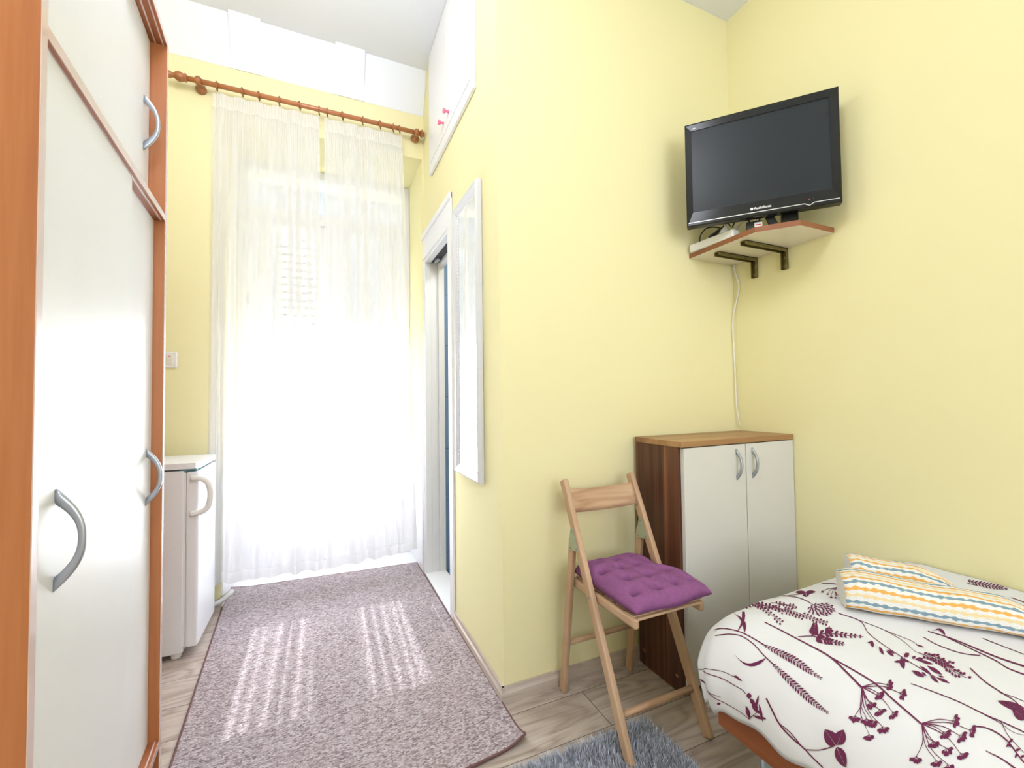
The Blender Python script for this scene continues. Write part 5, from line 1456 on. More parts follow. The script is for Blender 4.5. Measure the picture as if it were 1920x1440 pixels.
5203 1979 5204 1979 -14 -8 3 -10 -13 -7 3 -9 -4 -8 -7 -9 10 -11 -20 -6
5212 1994 5215 1994 -27 -18 -27 -19
5197 1983 5198 1983 -15 -3 -2 -9 -15 -3 -2 -8 -7 -6 -9 -6 3 -11 -21 0
5213 1995 5214 1993 -46 -14 -45 -14
5186 1986 5187 1985 -18 -1 -10 -8 -17 0 -11 -9 -13 -5 -14 -3 -7 -12 -21 3
5130 2221 5138 2226 17 -10 17 -9 18 -9 17 -10 18 -8 18 -8 18 -9 18 -9 18 -8 18 -9 17 -9 17 -9 15 -8 16 -8 14 -8 14 -9 15 -12 15 -12 11 -12 11 -12 9 -11 9 -12 9 -12 8 -12 8 -12 8 -13 9 -12 9 -11
5329 2081 5330 2083 61 0 61 0
5364 2081 5365 2082 17 -5 23 5 16 -5 24 6 22 2 21 0 29 11 16 -9
5328 2081 5331 2082 44 -15 44 -14
5354 2073 5356 2073 7 -9 22 0 6 -10 23 1 16 -3 14 -5 30 4 0 -13
5328 2081 5331 2082 18 -18 20 -17
5340 2071 5342 2072 -4 -9 15 -3 -4 -9 17 -2 8 -5 4 -6 24 1 -12 -12
5328 2081 5332 2082 3 -28 4 -28
5331 2065 5333 2065 -9 -11 11 -7 -9 -10 13 -8 3 -9 -1 -9 20 -6 -18 -12
5328 2082 5332 2082 -12 -25 -11 -25
5322 2067 5324 2067 -13 -8 6 -8 -14 -8 7 -7 -1 -8 -6 -8 14 -7 -22 -8
5328 2082 5331 2081 -33 -25 -32 -25
5310 2067 5311 2067 -18 -6 -2 -10 -19 -5 -2 -10 -8 -8 -12 -7 4 -12 -24 -4
5129 2221 5139 2225 12 -10 12 -10 12 -11 12 -11 13 -10 12 -10 13 -10 13 -10 13 -10 13 -10 14 -10 13 -10 13 -10 13 -10 12 -10 13 -10 12 -10 12 -10 12 -9 12 -10 11 -10 11 -10 9 -10 9 -10 9 -9 9 -10 8 -12 8 -11 7 -11 7 -12 5 -12 4 -12 3 -12 4 -12 3 -11 3 -12 3 -12 2 -12 1 -12 1 -12 2 -12 2 -12 2 -12 1 -12 3 -11 3 -11 3 -12 2 -12
5326 1963 5328 1965 47 -7 48 -7
5354 1959 5355 1960 10 -6 21 3 10 -7 22 3 17 -1 16 -3 28 7 6 -10
5326 1963 5329 1964 25 -14 27 -13
5342 1955 5343 1956 0 -8 17 -1 -1 -8 18 0 11 -4 7 -5 24 3 -7 -12
5325 1963 5329 1964 16 -19 17 -18
5336 1953 5337 1953 -5 -9 15 -3 -4 -9 16 -3 7 -5 3 -7 23 -1 -13 -11
5325 1964 5329 1964 -3 -22 -2 -22
5325 1951 5327 1951 -11 -8 9 -6 -10 -7 10 -6 1 -7 -3 -7 17 -5 -19 -8
5326 1964 5329 1963 -32 -26 -31 -26
5308 1948 5309 1948 -18 -6 -1 -10 -18 -7 -2 -10 -7 -8 -11 -8 5 -11 -24 -5
5326 1964 5328 1963 -38 -21 -37 -21
5304 1952 5306 1951 -18 -4 -6 -9 -18 -4 -5 -9 -10 -7 -12 -6 0 -11 -24 -2
5393 3521 5407 3532 24 -12 25 -12 25 -11 25 -11 25 -11 27 -11 24 -10 25 -9 30 -12 30 -12 27 -12 28 -13 27 -13 27 -12
5535 3447 5534 3456 51 21 51 21 51 22 51 20 58 27 56 26 51 26 50 25 54 29 54 28 57 32 58 31 57 31 58 30
5586 3473 5584 3473 42 23 14 24 43 23 14 25 26 25 31 24 3 26 54 24
5636 3515 5635 3516 21 0 18 18 20 8 19 8 17 18 22 0
5664 3540 5664 3541 22 -1 17 17 20 9 20 9 17 18 22 0
5584 3472 5586 3474 18 -12 43 11 17 -12 44 12 33 3 28 -3 54 20 7 -21
5640 3472 5640 3473 19 -3 20 17 19 8 19 7 20 17 19 -2
5670 3471 5670 3473 19 -2 20 17 20 8 20 7 20 17 19 -2
5638 3494 5635 3494 37 21 11 21 38 22 11 22 22 22 26 22 0 23 49 23
5680 3532 5679 3534 20 1 15 15 18 8 17 8 14 15 21 1
5704 3554 5704 3556 21 1 15 15 17 8 17 8 15 16 21 1
5635 3493 5638 3495 18 -9 39 11 17 -10 40 12 31 3 27 -1 49 20 8 -18
5688 3495 5688 3496 18 -1 17 16 17 7 17 7 18 15 18 -1
5717 3496 5716 3497 18 -1 18 16 17 7 17 7 18 15 19 -1
5695 3520 5692 3520 32 20 6 18 32 21 6 18 16 19 21 20 -4 18 43 21
5728 3554 5727 3555 19 2 11 13 16 8 15 8 11 13 20 3
5747 3573 5746 3575 19 3 11 13 16 8 15 8 11 13 20 2
5693 3519 5695 3521 19 -6 36 12 19 -6 36 13 29 5 26 1 44 20 13 -13
5744 3525 5743 3526 17 0 13 14 16 7 16 7 13 14 18 0
5771 3528 5771 3529 18 1 13 14 16 7 16 7 13 13 18 1
5745 3545 5742 3545 26 19 3 15 27 18 2 15 12 16 17 17 -7 14 36 20
5770 3574 5769 3575 18 3 8 12 13 8 13 7 8 11 18 3
5785 3591 5784 3592 18 3 8 12 13 7 13 7 8 12 18 3
5743 3544 5745 3546 19 -3 31 12 18 -4 32 12 27 5 24 3 37 19 14 -10
5789 3552 5789 3553 17 2 10 12 13 6 13 7 11 12 17 1
5815 3556 5814 3558 17 2 10 11 13 6 14 7 10 12 17 1
5800 3575 5797 3574 22 15 1 12 22 16 1 13 10 14 14 14 -7 11 31 17
5820 3599 5819 3600 15 3 6 9 11 6 11 7 7 10 15 3
5832 3613 5830 3614 15 3 7 10 11 6 10 6 6 10 16 3
5797 3573 5799 3575 17 -2 27 11 17 -3 27 11 23 5 21 3 31 17 13 -8
5838 3581 5837 3582 14 2 8 10 12 5 12 6 8 10 14 1
5860 3585 5859 3586 15 2 8 10 11 5 12 6 8 10 14 2
5857 3605 5854 3605 18 13 1 10 18 13 1 10 8 12 11 12 -5 9 25 14
5873 3625 5872 3626 13 3 5 8 9 5 9 5 5 8 13 3
5883 3637 5882 3638 13 2 5 8 9 5 9 5 5 8 13 2
5855 3604 5856 3606 14 -2 22 9 13 -2 23 9 19 5 17 2 26 13 11 -6
5888 3611 5887 3612 12 1 7 8 10 5 9 5 6 8 12 1
5906 3614 5906 3615 12 2 6 9 10 4 10 4 7 9 12 2
5561 3449 5582 3457 4 -20 3 -20 1 -19 1 -19 2 -19 1 -19 3 -19 2 -20 6 -21 5 -21 10 -22 9 -21 9 -13 8 -15 10 -15 9 -14 12 -15 11 -15 13 -15 12 -16 13 -15 13 -16 14 -16 13 -16 14 -16 13 -16 14 -15 13 -16 13 -15 13 -15 13 -15 12 -16
5574 3420 5577 3422 15 -13 41 9 15 -13 43 10 31 1 26 -4 53 18 3 -22
5625 3417 5628 3419 -19 -16 23 0 2 -8 1 -7 22 1 -19 -17
5653 3415 5657 3417 -19 -16 22 1 2 -8 2 -8 22 1 -19 -16
5574 3421 5577 3421 -40 -23 -13 -24 -40 -23 -11 -23 -22 -22 -29 -22 0 -23 -50 -22
5527 3379 5530 3380 -21 -16 20 -1 -1 -9 -1 -8 20 0 -20 -16
5501 3356 5504 3357 -20 -16 20 -1 0 -8 -1 -8 18 -1 -20 -16
5577 3389 5579 3391 14 -11 38 8 14 -12 39 10 29 1 25 -3 49 17 4 -20
5624 3387 5627 3388 -17 -15 21 1 2 -7 2 -7 21 1 -17 -14
5650 3386 5654 3387 -17 -15 21 1 2 -7 2 -7 21 1 -18 -15
5577 3390 5579 3390 -37 -21 -10 -21 -36 -21 -10 -21 -20 -21 -26 -21 1 -21 -46 -21
5534 3351 5538 3353 -19 -14 18 -1 0 -8 0 -8 19 0 -19 -14
5511 3330 5514 3332 -18 -14 19 -1 0 -7 0 -7 18 -1 -19 -15
5589 3344 5591 3346 16 -8 35 10 17 -8 37 10 28 3 24 0 44 17 9 -16
5635 3346 5639 3348 -13 -13 20 2 3 -5 3 -5 21 2 -13 -14
5662 3347 5665 3349 -14 -13 20 2 4 -6 4 -5 20 3 -14 -14
5588 3345 5591 3345 -31 -19 -6 -18 -31 -20 -5 -17 -16 -18 -21 -19 5 -17 -41 -20
5555 3311 5558 3312 -15 -13 18 1 1 -6 2 -6 19 1 -15 -13
5537 3293 5540 3294 -15 -13 18 1 1 -6 2 -6 18 0 -15 -13
5604 3316 5605 3318 17 -6 33 10 16 -6 33 10 27 4 24 1 39 16 10 -13
5648 3320 5651 3322 -11 -12 19 2 4 -4 4 -4 18 3 -11 -12
5672 3322 5676 3324 -11 -12 19 2 4 -4 4 -4 19 3 -11 -12
5603 3317 5606 3318 -27 -18 -3 -16 -27 -17 -3 -15 -12 -16 -17 -17 6 -14 -37 -18
5576 3287 5579 3288 -13 -12 17 2 2 -5 3 -5 18 2 -13 -12
5561 3271 5564 3272 -13 -12 17 1 3 -5 3 -5 17 1 -13 -11
5621 3292 5623 3294 16 -5 29 9 16 -5 30 9 23 3 21 1 36 15 10 -11
5661 3296 5664 3297 -9 -11 17 3 4 -3 4 -4 17 2 -9 -10
5684 3298 5687 3299 -10 -11 17 3 4 -3 4 -4 17 2 -10 -10
5621 3293 5623 3293 -24 -16 -2 -13 -24 -16 -1 -13 -10 -14 -15 -15 7 -12 -32 -17
5597 3266 5601 3267 -11 -10 15 2 3 -5 3 -5 16 2 -11 -10
5585 3252 5588 3253 -11 -11 16 1 2 -4 2 -4 16 1 -11 -10
5649 3257 5651 3259 14 -4 25 8 14 -4 26 9 22 3 20 1 30 14 9 -10
5684 3261 5687 3263 -8 -9 16 2 4 -3 3 -3 15 3 -8 -9
5704 3263 5708 3265 -8 -9 15 2 4 -3 3 -3 15 3 -8 -9
5648 3258 5651 3259 -20 -14 -1 -12 -21 -13 -1 -11 -9 -13 -13 -13 7 -10 -28 -14
5629 3235 5632 3236 -10 -9 14 2 2 -4 2 -4 14 2 -9 -9
5618 3223 5621 3224 -10 -9 14 1 3 -4 2 -3 14 1 -9 -9
5672 3231 5673 3233 12 -3 22 7 12 -4 23 7 18 3 16 1 27 11 9 -8
5702 3234 5705 3236 -7 -7 13 2 3 -3 3 -2 13 2 -6 -8
5719 3236 5722 3238 -7 -8 14 2 4 -2 3 -3 13 2 -7 -7
5671 3232 5674 3232 -18 -12 -1 -9 -18 -12 -1 -10 -7 -10 -11 -11 6 -9 -24 -13
5654 3212 5657 3213 -8 -8 12 2 2 -3 2 -4 12 1 -8 -7
5645 3201 5648 3203 -8 -7 12 1 2 -4 2 -3 12 2 -8 -8
5694 3205 5696 3207 10 -3 18 6 10 -3 19 5 16 2 14 1 22 10 7 -7
5719 3208 5722 3209 -5 -7 11 2 2 -2 3 -2 11 2 -6 -7
5734 3209 5737 3211 -6 -6 11 1 3 -3 3 -2 11 2 -6 -6
5693 3206 5696 3206 -15 -10 -1 -8 -15 -10 0 -8 -6 -9 -10 -9 5 -7 -21 -11
5679 3189 5682 3190 -7 -6 10 1 2 -3 2 -2 10 1 -7 -7
5671 3180 5674 3182 -7 -6 10 0 2 -3 2 -2 10 1 -7 -7
5600 3448 5618 3460 29 -8 28 -8 29 -8 29 -8 30 -7 30 -8 29 -8 29 -8 28 -9 28 -10 27 -10 26 -10 24 -11 25 -12 19 -11 18 -12 17 -13 17 -13 16 -14 15 -14 14 -14 14 -15 14 -15 14 -15 15 -15 14 -15 15 -14 14 -15 17 -15 16 -14 17 -13 17 -14 19 -14 18 -15 19 -14 19 -14 19 -14 18 -14 19 -14 19 -14 20 -13 19 -14 19 -14 19 -14 19 -14 18 -14
5666 3437 5667 3439 33 2 40 19 32 1 40 20 37 12 36 9 45 27 30 -6
5731 3456 5733 3458 -5 -13 27 9 11 -2 11 -2 26 9 -5 -13
5767 3466 5770 3468 -5 -13 27 9 11 -2 10 -2 27 9 -4 -13
5665 3438 5669 3439 -23 -24 11 -13 -23 -23 11 -13 -3 -17 -9 -19 26 -8 -37 -27
5655 3405 5658 3406 -8 -14 25 8 9 -3 9 -4 25 7 -8 -13
5649 3387 5652 3389 -8 -14 25 7 9 -3 9 -4 25 7 -8 -13
5739 3417 5740 3419 30 1 38 17 29 0 38 18 35 10 33 7 42 25 27 -6
5799 3433 5802 3435 -5 -12 24 8 9 -2 10 -2 25 8 -5 -13
5833 3442 5836 3444 -6 -12 25 8 10 -2 9 -2 25 8 -5 -12
5738 3417 5741 3418 -23 -21 9 -12 -23 -22 10 -13 -4 -16 -10 -17 23 -8 -36 -25
5726 3386 5729 3388 -8 -12 23 6 8 -4 8 -3 23 6 -8 -13
5719 3369 5722 3371 -8 -12 23 6 8 -4 8 -3 23 7 -8 -13
5792 3397 5793 3399 25 -2 36 14 25 -1 36 15 32 8 30 6 40 22 21 -8
5846 3409 5849 3411 -7 -12 22 6 7 -3 8 -3 23 6 -7 -12
5876 3416 5879 3417 -7 -12 23 7 8 -3 8 -3 23 6 -7 -12
5791 3397 5794 3398 -24 -20 5 -13 -24 -19 6 -13 -6 -16 -12 -17 17 -10 -36 -22
5774 3367 5777 3369 -9 -12 22 5 6 -3 6 -4 21 4 -10 -12
5765 3351 5768 3353 -9 -12 21 4 6 -4 6 -3 21 5 -9 -12
5841 3364 5843 3366 20 -3 33 12 20 -4 33 12 27 5 26 2 39 18 14 -10
5888 3371 5891 3373 -9 -11 20 4 5 -3 5 -3 20 4 -9 -11
5914 3375 5918 3377 -9 -11 20 4 6 -3 5 -3 20 4 -9 -11
5841 3365 5844 3365 -25 -18 0 -13 -25 -18 1 -13 -10 -15 -15 -16 11 -11 -35 -20
5818 3336 5822 3338 -11 -11 18 3 4 -4 4 -5 18 2 -11 -11
5806 3321 5810 3322 -11 -11 18 3 4 -5 4 -4 18 3 -11 -11
5880 3326 5882 3328 17 -4 30 9 16 -5 30 10 25 4 22 2 36 16 11 -10
5921 3331 5924 3332 -9 -10 18 4 4 -4 4 -4 18 4 -9 -10
5945 3334 5948 3335 -10 -11 18 4 5 -3 4 -4 17 3 -9 -10
5879 3326 5882 3327 -23 -16 -1 -13 -24 -15 0 -12 -10 -14 -15 -15 8 -11 -33 -17
5857 3300 5860 3302 -11 -10 17 2 3 -4 2 -4 16 2 -10 -11
5845 3286 5848 3288 -11 -10 16 2 3 -4 3 -4 16 2 -11 -11
5911 3294 5913 3296 15 -3 26 9 16 -4 28 9 22 4 20 1 32 14 11 -8
5948 3299 5952 3301 -8 -9 16 3 5 -3 4 -3 16 3 -8 -9
5970 3302 5973 3303 -8 -9 16 4 4 -3 4 -3 16 3 -8 -9
5910 3295 5913 3295 -21 -15 0 -11 -21 -14 0 -11 -8 -12 -13 -13 8 -9 -29 -15
5891 3271 5894 3273 -10 -9 15 2 3 -3 3 -4 15 2 -10 -9
5880 3259 5884 3261 -9 -9 14 1 3 -4 3 -3 14 2 -9 -9
5955 3258 5956 3260 14 -3 24 8 15 -2 24 8 20 4 19 2 28 12 11 -7
5988 3263 5992 3265 -6 -8 14 3 4 -2 4 -3 15 3 -6 -7
6008 3266 6011 3268 -7 -8 15 3 5 -2 4 -3 14 3 -7 -8
5954 3258 5957 3259 -18 -12 1 -9 -18 -13 0 -10 -7 -10 -10 -11 8 -8 -26 -13
5938 3238 5941 3240 -8 -8 14 2 3 -3 3 -3 13 2 -8 -8
5929 3227 5933 3229 -7 -7 13 2 2 -3 3 -3 14 2 -8 -8
5992 3230 5993 3232 13 -2 21 7 12 -2 21 7 18 3 17 2 25 11 9 -6
6021 3234 6025 3236 -5 -6 12 3 4 -2 4 -2 12 2 -6 -7
6038 3237 6042 3239 -5 -7 12 2 4 -2 4 -2 12 3 -5 -6
5991 3230 5994 3231 -16 -10 1 -8 -16 -11 1 -8 -5 -9 -9 -10 7 -7 -23 -11
5977 3213 5981 3215 -6 -7 12 1 2 -2 2 -2 12 1 -7 -7
5970 3204 5973 3205 -7 -7 12 2 3 -3 3 -3 11 2 -7 -6
6039 3195 6041 3197 12 -2 18 6 11 -2 18 6 15 3 14 1 21 10 8 -5
6065 3199 6068 3201 -5 -6 11 2 3 -1 3 -2 11 2 -5 -6
6079 3201 6083 3203 -4 -6 11 2 3 -1 3 -2 11 2 -5 -5
6039 3196 6042 3196 -14 -10 0 -7 -13 -9 1 -6 -5 -7 -8 -9 6 -6 -19 -10
6027 3181 6030 3182 -6 -6 11 2 2 -2 2 -2 10 1 -6 -6
6021 3173 6024 3174 -6 -6 10 2 2 -2 2 -2 10 2 -6 -6
5727 3405 5733 3416 48 13 48 12 50 13 48 11 50 14 49 12 51 14 50 12
5786 3424 5784 3425 33 13 20 19 33 13 20 19 26 17 28 15 15 22 39 12
5832 3453 5833 3454 11 -4 17 12 14 4 15 4 17 12 10 -4
5859 3469 5860 3470 11 -4 17 12 14 4 15 5 18 12 10 -4
5783 3424 5787 3426 3 -13 27 2 3 -13 28 3 17 -4 12 -7 38 9 -7 -19
5812 3414 5813 3416 8 -5 18 11 13 3 14 3 19 11 8 -5
5827 3409 5828 3411 8 -5 18 11 13 3 14 3 19 11 8 -5
5842 3439 5840 3439 26 10 16 15 27 10 16 15 20 14 22 13 12 17 31 8
5879 3461 5879 3463 8 -3 14 9 11 3 11 3 14 9 9 -3
5900 3474 5901 3475 8 -3 14 10 12 3 11 3 14 9 8 -3
5840 3438 5843 3440 2 -10 21 2 2 -10 22 2 14 -3 10 -5 29 7 -6 -15
5862 3431 5863 3433 6 -4 15 8 11 2 11 3 15 9 6 -4
5874 3427 5875 3428 6 -4 15 9 11 2 11 3 15 9 6 -4
5899 3453 5897 3454 19 8 12 11 20 7 12 11 15 10 16 9 8 12 23 6
5926 3469 5926 3471 6 -2 11 7 8 3 8 2 10 6 6 -2
5941 3479 5942 3480 6 -3 10 7 8 3 8 3 11 7 6 -3
5897 3453 5900 3455 1 -8 15 1 1 -7 17 2 11 -2 7 -4 21 5 -5 -11
5913 3447 5914 3449 5 -3 11 7 8 2 8 2 11 7 5 -3
5922 3444 5923 3446 5 -3 11 7 7 2 8 2 11 7 5 -3
4924 4631 4957 4644 -2 -73 -22 -58 14 -66 13 -70 15 -58 15 -61 15 -54 15 -58 14 -53 14 -57 9 -39 10 -41 9 -39 9 -40 9 -37 10 -38 9 -35 8 -37 7 -35 8 -35 7 -32 7 -34 5 -31 6 -31 4 -26 4 -27 3 -26 3 -27 1 -26 2 -26 1 -26 1 -26 1 -25 0 -25 0 -25 1 -25 0 -24 0 -25 0 -24 0 -24 0 -26 0 -26 -1 -25 -1 -25 -1 -25 -1 -25 -1 -24 -1 -24 -2 -24 -1 -24 -1 -24 -2 -24 -1 -24 -1 -24
5045 3719 5052 3720 1 -24 1 -24 0 -25 0 -25 1 -24 1 -24 1 -24 1 -24 1 -24 1 -24 1 -24 0 -24 1 -24 1 -24 1 -23 1 -24 0 -23 1 -22 1 -23 0 -23 0 -21 0 -21 1 -21 1 -21 0 -20 0 -21 0 -20 0 -19 0 -18 -1 -18 -1 -26 -1 -27 -2 -25 -1 -25 -1 -24 -2 -23 -2 -22 -2 -23 -2 -21 -2 -21 -3 -21 -3 -20 -2 -19 -2 -20 -2 -18 -2 -18 -2 -17 -2 -17 -1 -17 -2 -17 -2 -25 -2 -24 -2 -21 -1 -21 -1 -18 -2 -19 -1 -18 -1 -18 -1 -17 -1 -17 -1 -18 -1 -18
5051 3719 5053 3720 3 -12 11 -7 7 -10 7 -9 11 -7 3 -13
5044 3719 5046 3718 -11 -10 -2 -13 -6 -12 -6 -11 -2 -13 -11 -10
5052 3681 5054 3682 4 -13 14 -6 9 -10 9 -10 14 -6 4 -13
5045 3681 5047 3680 -13 -10 -3 -14 -8 -13 -8 -13 -3 -14 -14 -10
5054 3643 5055 3644 5 -15 17 -6 11 -10 11 -9 17 -5 5 -15
5046 3643 5048 3642 -15 -11 -4 -16 -10 -13 -10 -13 -4 -16 -16 -10
5055 3604 5056 3606 6 -15 19 -5 13 -10 13 -10 19 -5 6 -16
5048 3604 5049 3603 -18 -10 -5 -17 -12 -14 -11 -14 -5 -17 -18 -10
5056 3566 5058 3568 8 -16 20 -5 14 -10 15 -10 21 -4 7 -16
5049 3566 5051 3566 -20 -10 -7 -19 -12 -14 -13 -14 -6 -18 -19 -10
5057 3529 5059 3531 9 -17 22 -4 15 -10 15 -11 22 -4 9 -16
5050 3529 5052 3529 -21 -10 -7 -20 -14 -14 -14 -14 -6 -19 -21 -10
5058 3493 5060 3495 9 -17 23 -4 16 -11 16 -10 24 -3 9 -18
5052 3493 5053 3493 -23 -9 -8 -20 -15 -15 -15 -15 -7 -19 -22 -9
5059 3459 5060 3460 9 -18 24 -4 17 -10 17 -10 24 -4 9 -17
5052 3459 5054 3458 -23 -10 -9 -20 -15 -14 -15 -14 -8 -20 -23 -9
5060 3426 5061 3427 9 -18 24 -3 16 -10 17 -11 25 -4 9 -18
5053 3426 5054 3425 -24 -9 -9 -19 -16 -14 -16 -15 -8 -20 -23 -9
5059 3395 5061 3397 9 -17 24 -4 17 -11 16 -11 24 -4 9 -18
5053 3396 5054 3395 -24 -9 -9 -20 -16 -14 -16 -14 -9 -19 -23 -8
5059 3361 5060 3362 8 -18 23 -5 15 -11 16 -11 24 -4 8 -17
5052 3361 5053 3360 -23 -8 -9 -19 -16 -14 -16 -13 -9 -18 -23 -8
5056 3322 5058 3323 7 -17 22 -5 15 -11 14 -11 22 -5 7 -17
5050 3323 5051 3322 -23 -8 -10 -18 -15 -12 -15 -13 -9 -18 -22 -7
5053 3287 5055 3288 6 -17 20 -6 13 -11 14 -11 21 -5 6 -16
5047 3288 5048 3287 -22 -7 -9 -17 -15 -12 -15 -12 -8 -17 -21 -7
5050 3254 5051 3255 5 -15 19 -6 12 -11 12 -11 18 -6 5 -15
5043 3255 5045 3254 -20 -7 -9 -16 -14 -11 -14 -11 -8 -16 -20 -7
5046 3224 5048 3225 4 -14 17 -6 11 -11 10 -11 17 -6 4 -14
5040 3225 5041 3224 -18 -7 -7 -15 -13 -10 -13 -10 -7 -15 -18 -7
5043 3196 5045 3197 3 -13 14 -6 9 -10 9 -10 15 -6 4 -13
5037 3197 5038 3196 -16 -7 -6 -13 -11 -10 -11 -10 -6 -13 -16 -7
5041 3171 5042 3172 2 -12 13 -7 7 -10 7 -9 13 -6 3 -12
5034 3171 5036 3171 -13 -7 -5 -13 -9 -9 -9 -9 -5 -12 -13 -7
5037 3131 5039 3132 2 -11 10 -7 6 -8 6 -9 10 -7 1 -10
5031 3131 5033 3131 -11 -7 -3 -11 -7 -9 -7 -9 -3 -10 -11 -7
5035 3099 5037 3100 1 -9 8 -7 4 -9 4 -8 8 -6 0 -10
5029 3099 5030 3099 -9 -7 -2 -10 -5 -8 -5 -8 -2 -10 -9 -7
5033 3069 5035 3070 1 -9 8 -7 4 -8 4 -8 8 -7 0 -9
5027 3070 5028 3069 -9 -7 -2 -9 -5 -9 -5 -8 -2 -9 -8 -7
4832 4445 4842 4462 17 -53 17 -55 18 -47 18 -48 19 -41 18 -42 18 -38 19 -40 17 -36 17 -36 15 -33 16 -35 13 -32 14 -33 13 -30 12 -31 11 -29 12 -29 9 -28 9 -29 8 -28 8 -29 5 -28 6 -30 2 -25 2 -26 1 -25 1 -26 -1 -26 -1 -27 -2 -27 -2 -27 -3 -27 -3 -27 -4 -26 -4 -27 -5 -26 -5 -27 -5 -23 -5 -23 -7 -22 -8 -23 -8 -23 -8 -23 -8 -22 -8 -23 -9 -23 -9 -22 -9 -22 -8 -22 -7 -21 -8 -21 -7 -21 -7 -21 -7 -24 -6 -23 -6 -22 -6 -23 -5 -23 -5 -22 -5 -21 -5 -22 -5 -22 -5 -21 -5 -21 -5 -22 -5 -22 -5 -21
4892 3521 4898 3519 -6 -21 -6 -20 -6 -20 -6 -20 -5 -19 -5 -20 -6 -20 -6 -19 -6 -19 -6 -19 -5 -19 -6 -19 -6 -19 -6 -19 -6 -19 -5 -19 -5 -19 -6 -20 -6 -19 -5 -19 -5 -20 -6 -19 -6 -19 -5 -20 -5 -18 -6 -18 -5 -19 -5 -19 -5 -19 -6 -18 -6 -19 -5 -20 -5 -19 -6 -19 -6 -19 -5 -19 -5 -19 -5 -18 -5 -19 -5 -19 -5 -18 -5 -18 -4 -18 -5 -18 -4 -18 -4 -18 -4 -17 -4 -17 -3 -16 -3 -16 -4 -19 -3 -19 -2 -18 -3 -18 -2 -18 -2 -18 -2 -18 -2 -18 -2 -17 -2 -17 -1 -17 -1 -16 -1 -16 -1 -17 -1 -17 -1 -16 -1 -16 -1 -17 -1 -16 -2 -16 -2 -17 -1 -16
4898 3519 4899 3519 -2 -12 8 -10 3 -11 2 -11 7 -10 -1 -11
4892 3521 4893 3520 -12 -5 -5 -11 -9 -8 -9 -8 -5 -11 -11 -5
4887 3484 4889 3485 -1 -13 9 -11 5 -12 5 -11 9 -10 -1 -13
4882 3487 4883 3486 -14 -5 -7 -12 -10 -8 -10 -8 -7 -11 -14 -4
4877 3451 4879 3451 0 -15 11 -11 6 -12 6 -12 11 -11 -1 -14
4872 3453 4873 3452 -16 -3 -8 -12 -12 -8 -12 -8 -7 -12 -15 -3
4867 3418 4869 3418 1 -16 13 -11 7 -13 7 -13 12 -11 0 -15
4862 3420 4863 3419 -17 -2 -9 -13 -13 -8 -13 -8 -9 -13 -17 -2
4858 3385 4859 3386 1 -17 15 -12 7 -13 7 -13 15 -11 1 -17
4852 3388 4853 3386 -18 -2 -10 -13 -14 -8 -14 -8 -10 -13 -18 -1
4848 3352 4850 3353 2 -17 15 -12 8 -14 9 -14 16 -12 1 -17
4842 3355 4843 3354 -19 -1 -10 -14 -15 -8 -15 -8 -10 -13 -20 0
4839 3319 4840 3320 2 -18 17 -12 9 -14 9 -14 17 -12 2 -18
4833 3322 4834 3321 -20 -1 -11 -14 -16 -7 -16 -8 -11 -14 -20 0
4829 3286 4831 3287 3 -18 17 -12 10 -15 10 -15 17 -12 3 -18
4824 3289 4824 3287 -21 -1 -11 -14 -16 -7 -16 -7 -12 -14 -21 0
4821 3256 4822 3257 2 -19 18 -12 11 -15 10 -15 18 -11 3 -19
4815 3259 4816 3257 -21 0 -12 -14 -17 -7 -17 -7 -12 -14 -21 1
4812 3225 4813 3226 3 -18 18 -12 10 -16 11 -15 18 -11 2 -19
4806 3228 4807 3227 -21 0 -12 -14 -17 -6 -17 -7 -12 -14 -21 1
4803 3194 4804 3195 3 -18 18 -12 10 -15 11 -15 18 -12 3 -18
4798 3197 4798 3196 -22 1 -12 -14 -16 -7 -16 -6 -12 -13 -22 1
4794 3164 4796 3164 3 -19 17 -12 10 -14 11 -14 18 -12 3 -18
4789 3166 4790 3165 -21 1 -12 -14 -16 -7 -16 -6 -12 -13 -21 1
4786 3133 4787 3134 3 -17 18 -12 10 -15 10 -14 17 -11 3 -18
4781 3136 4781 3135 -21 0 -11 -14 -15 -6 -15 -6 -11 -13 -21 1
4778 3104 4780 3104 3 -17 16 -11 10 -14 10 -14 17 -11 3 -17
4773 3106 4774 3105 -20 0 -10 -13 -14 -6 -15 -6 -11 -13 -20 0
4772 3075 4773 3076 3 -16 16 -11 9 -13 9 -13 16 -11 3 -16
4766 3078 4767 3076 -18 -1 -9 -12 -14 -6 -14 -6 -9 -13 -18 -1
4766 3048 4767 3049 3 -15 15 -10 9 -12 9 -13 15 -10 3 -15
4761 3050 4762 3049 -17 -1 -8 -12 -13 -7 -13 -6 -8 -11 -17 -2
4761 3019 4762 3019 3 -14 14 -9 8 -12 8 -12 14 -9 3 -14
4756 3021 4757 3020 -16 -2 -7 -12 -11 -7 -11 -6 -6 -11 -15 -3
4758 2991 4759 2991 2 -13 12 -9 7 -11 8 -10 13 -8 2 -13
4752 2993 4753 2992 -14 -3 -5 -11 -9 -7 -9 -7 -5 -11 -14 -3
4755 2964 4756 2964 2 -11 11 -8 6 -10 6 -10 11 -9 2 -11
4749 2966 4751 2965 -11 -4 -4 -10 -8 -7 -8 -7 -4 -10 -12 -4
4753 2938 4754 2938 1 -10 9 -8 5 -10 5 -9 9 -8 1 -10
4747 2939 4749 2938 -9 -4 -3 -9 -7 -7 -6 -7 -2 -9 -10 -4
4751 2912 4752 2912 1 -9 7 -8 3 -8 4 -8 7 -8 0 -9
4746 2913 4747 2913 -8 -4 -2 -9 -5 -7 -4 -6 -1 -8 -8 -5
4749 2886 4751 2886 1 -9 6 -7 3 -8 4 -9 7 -7 0 -8
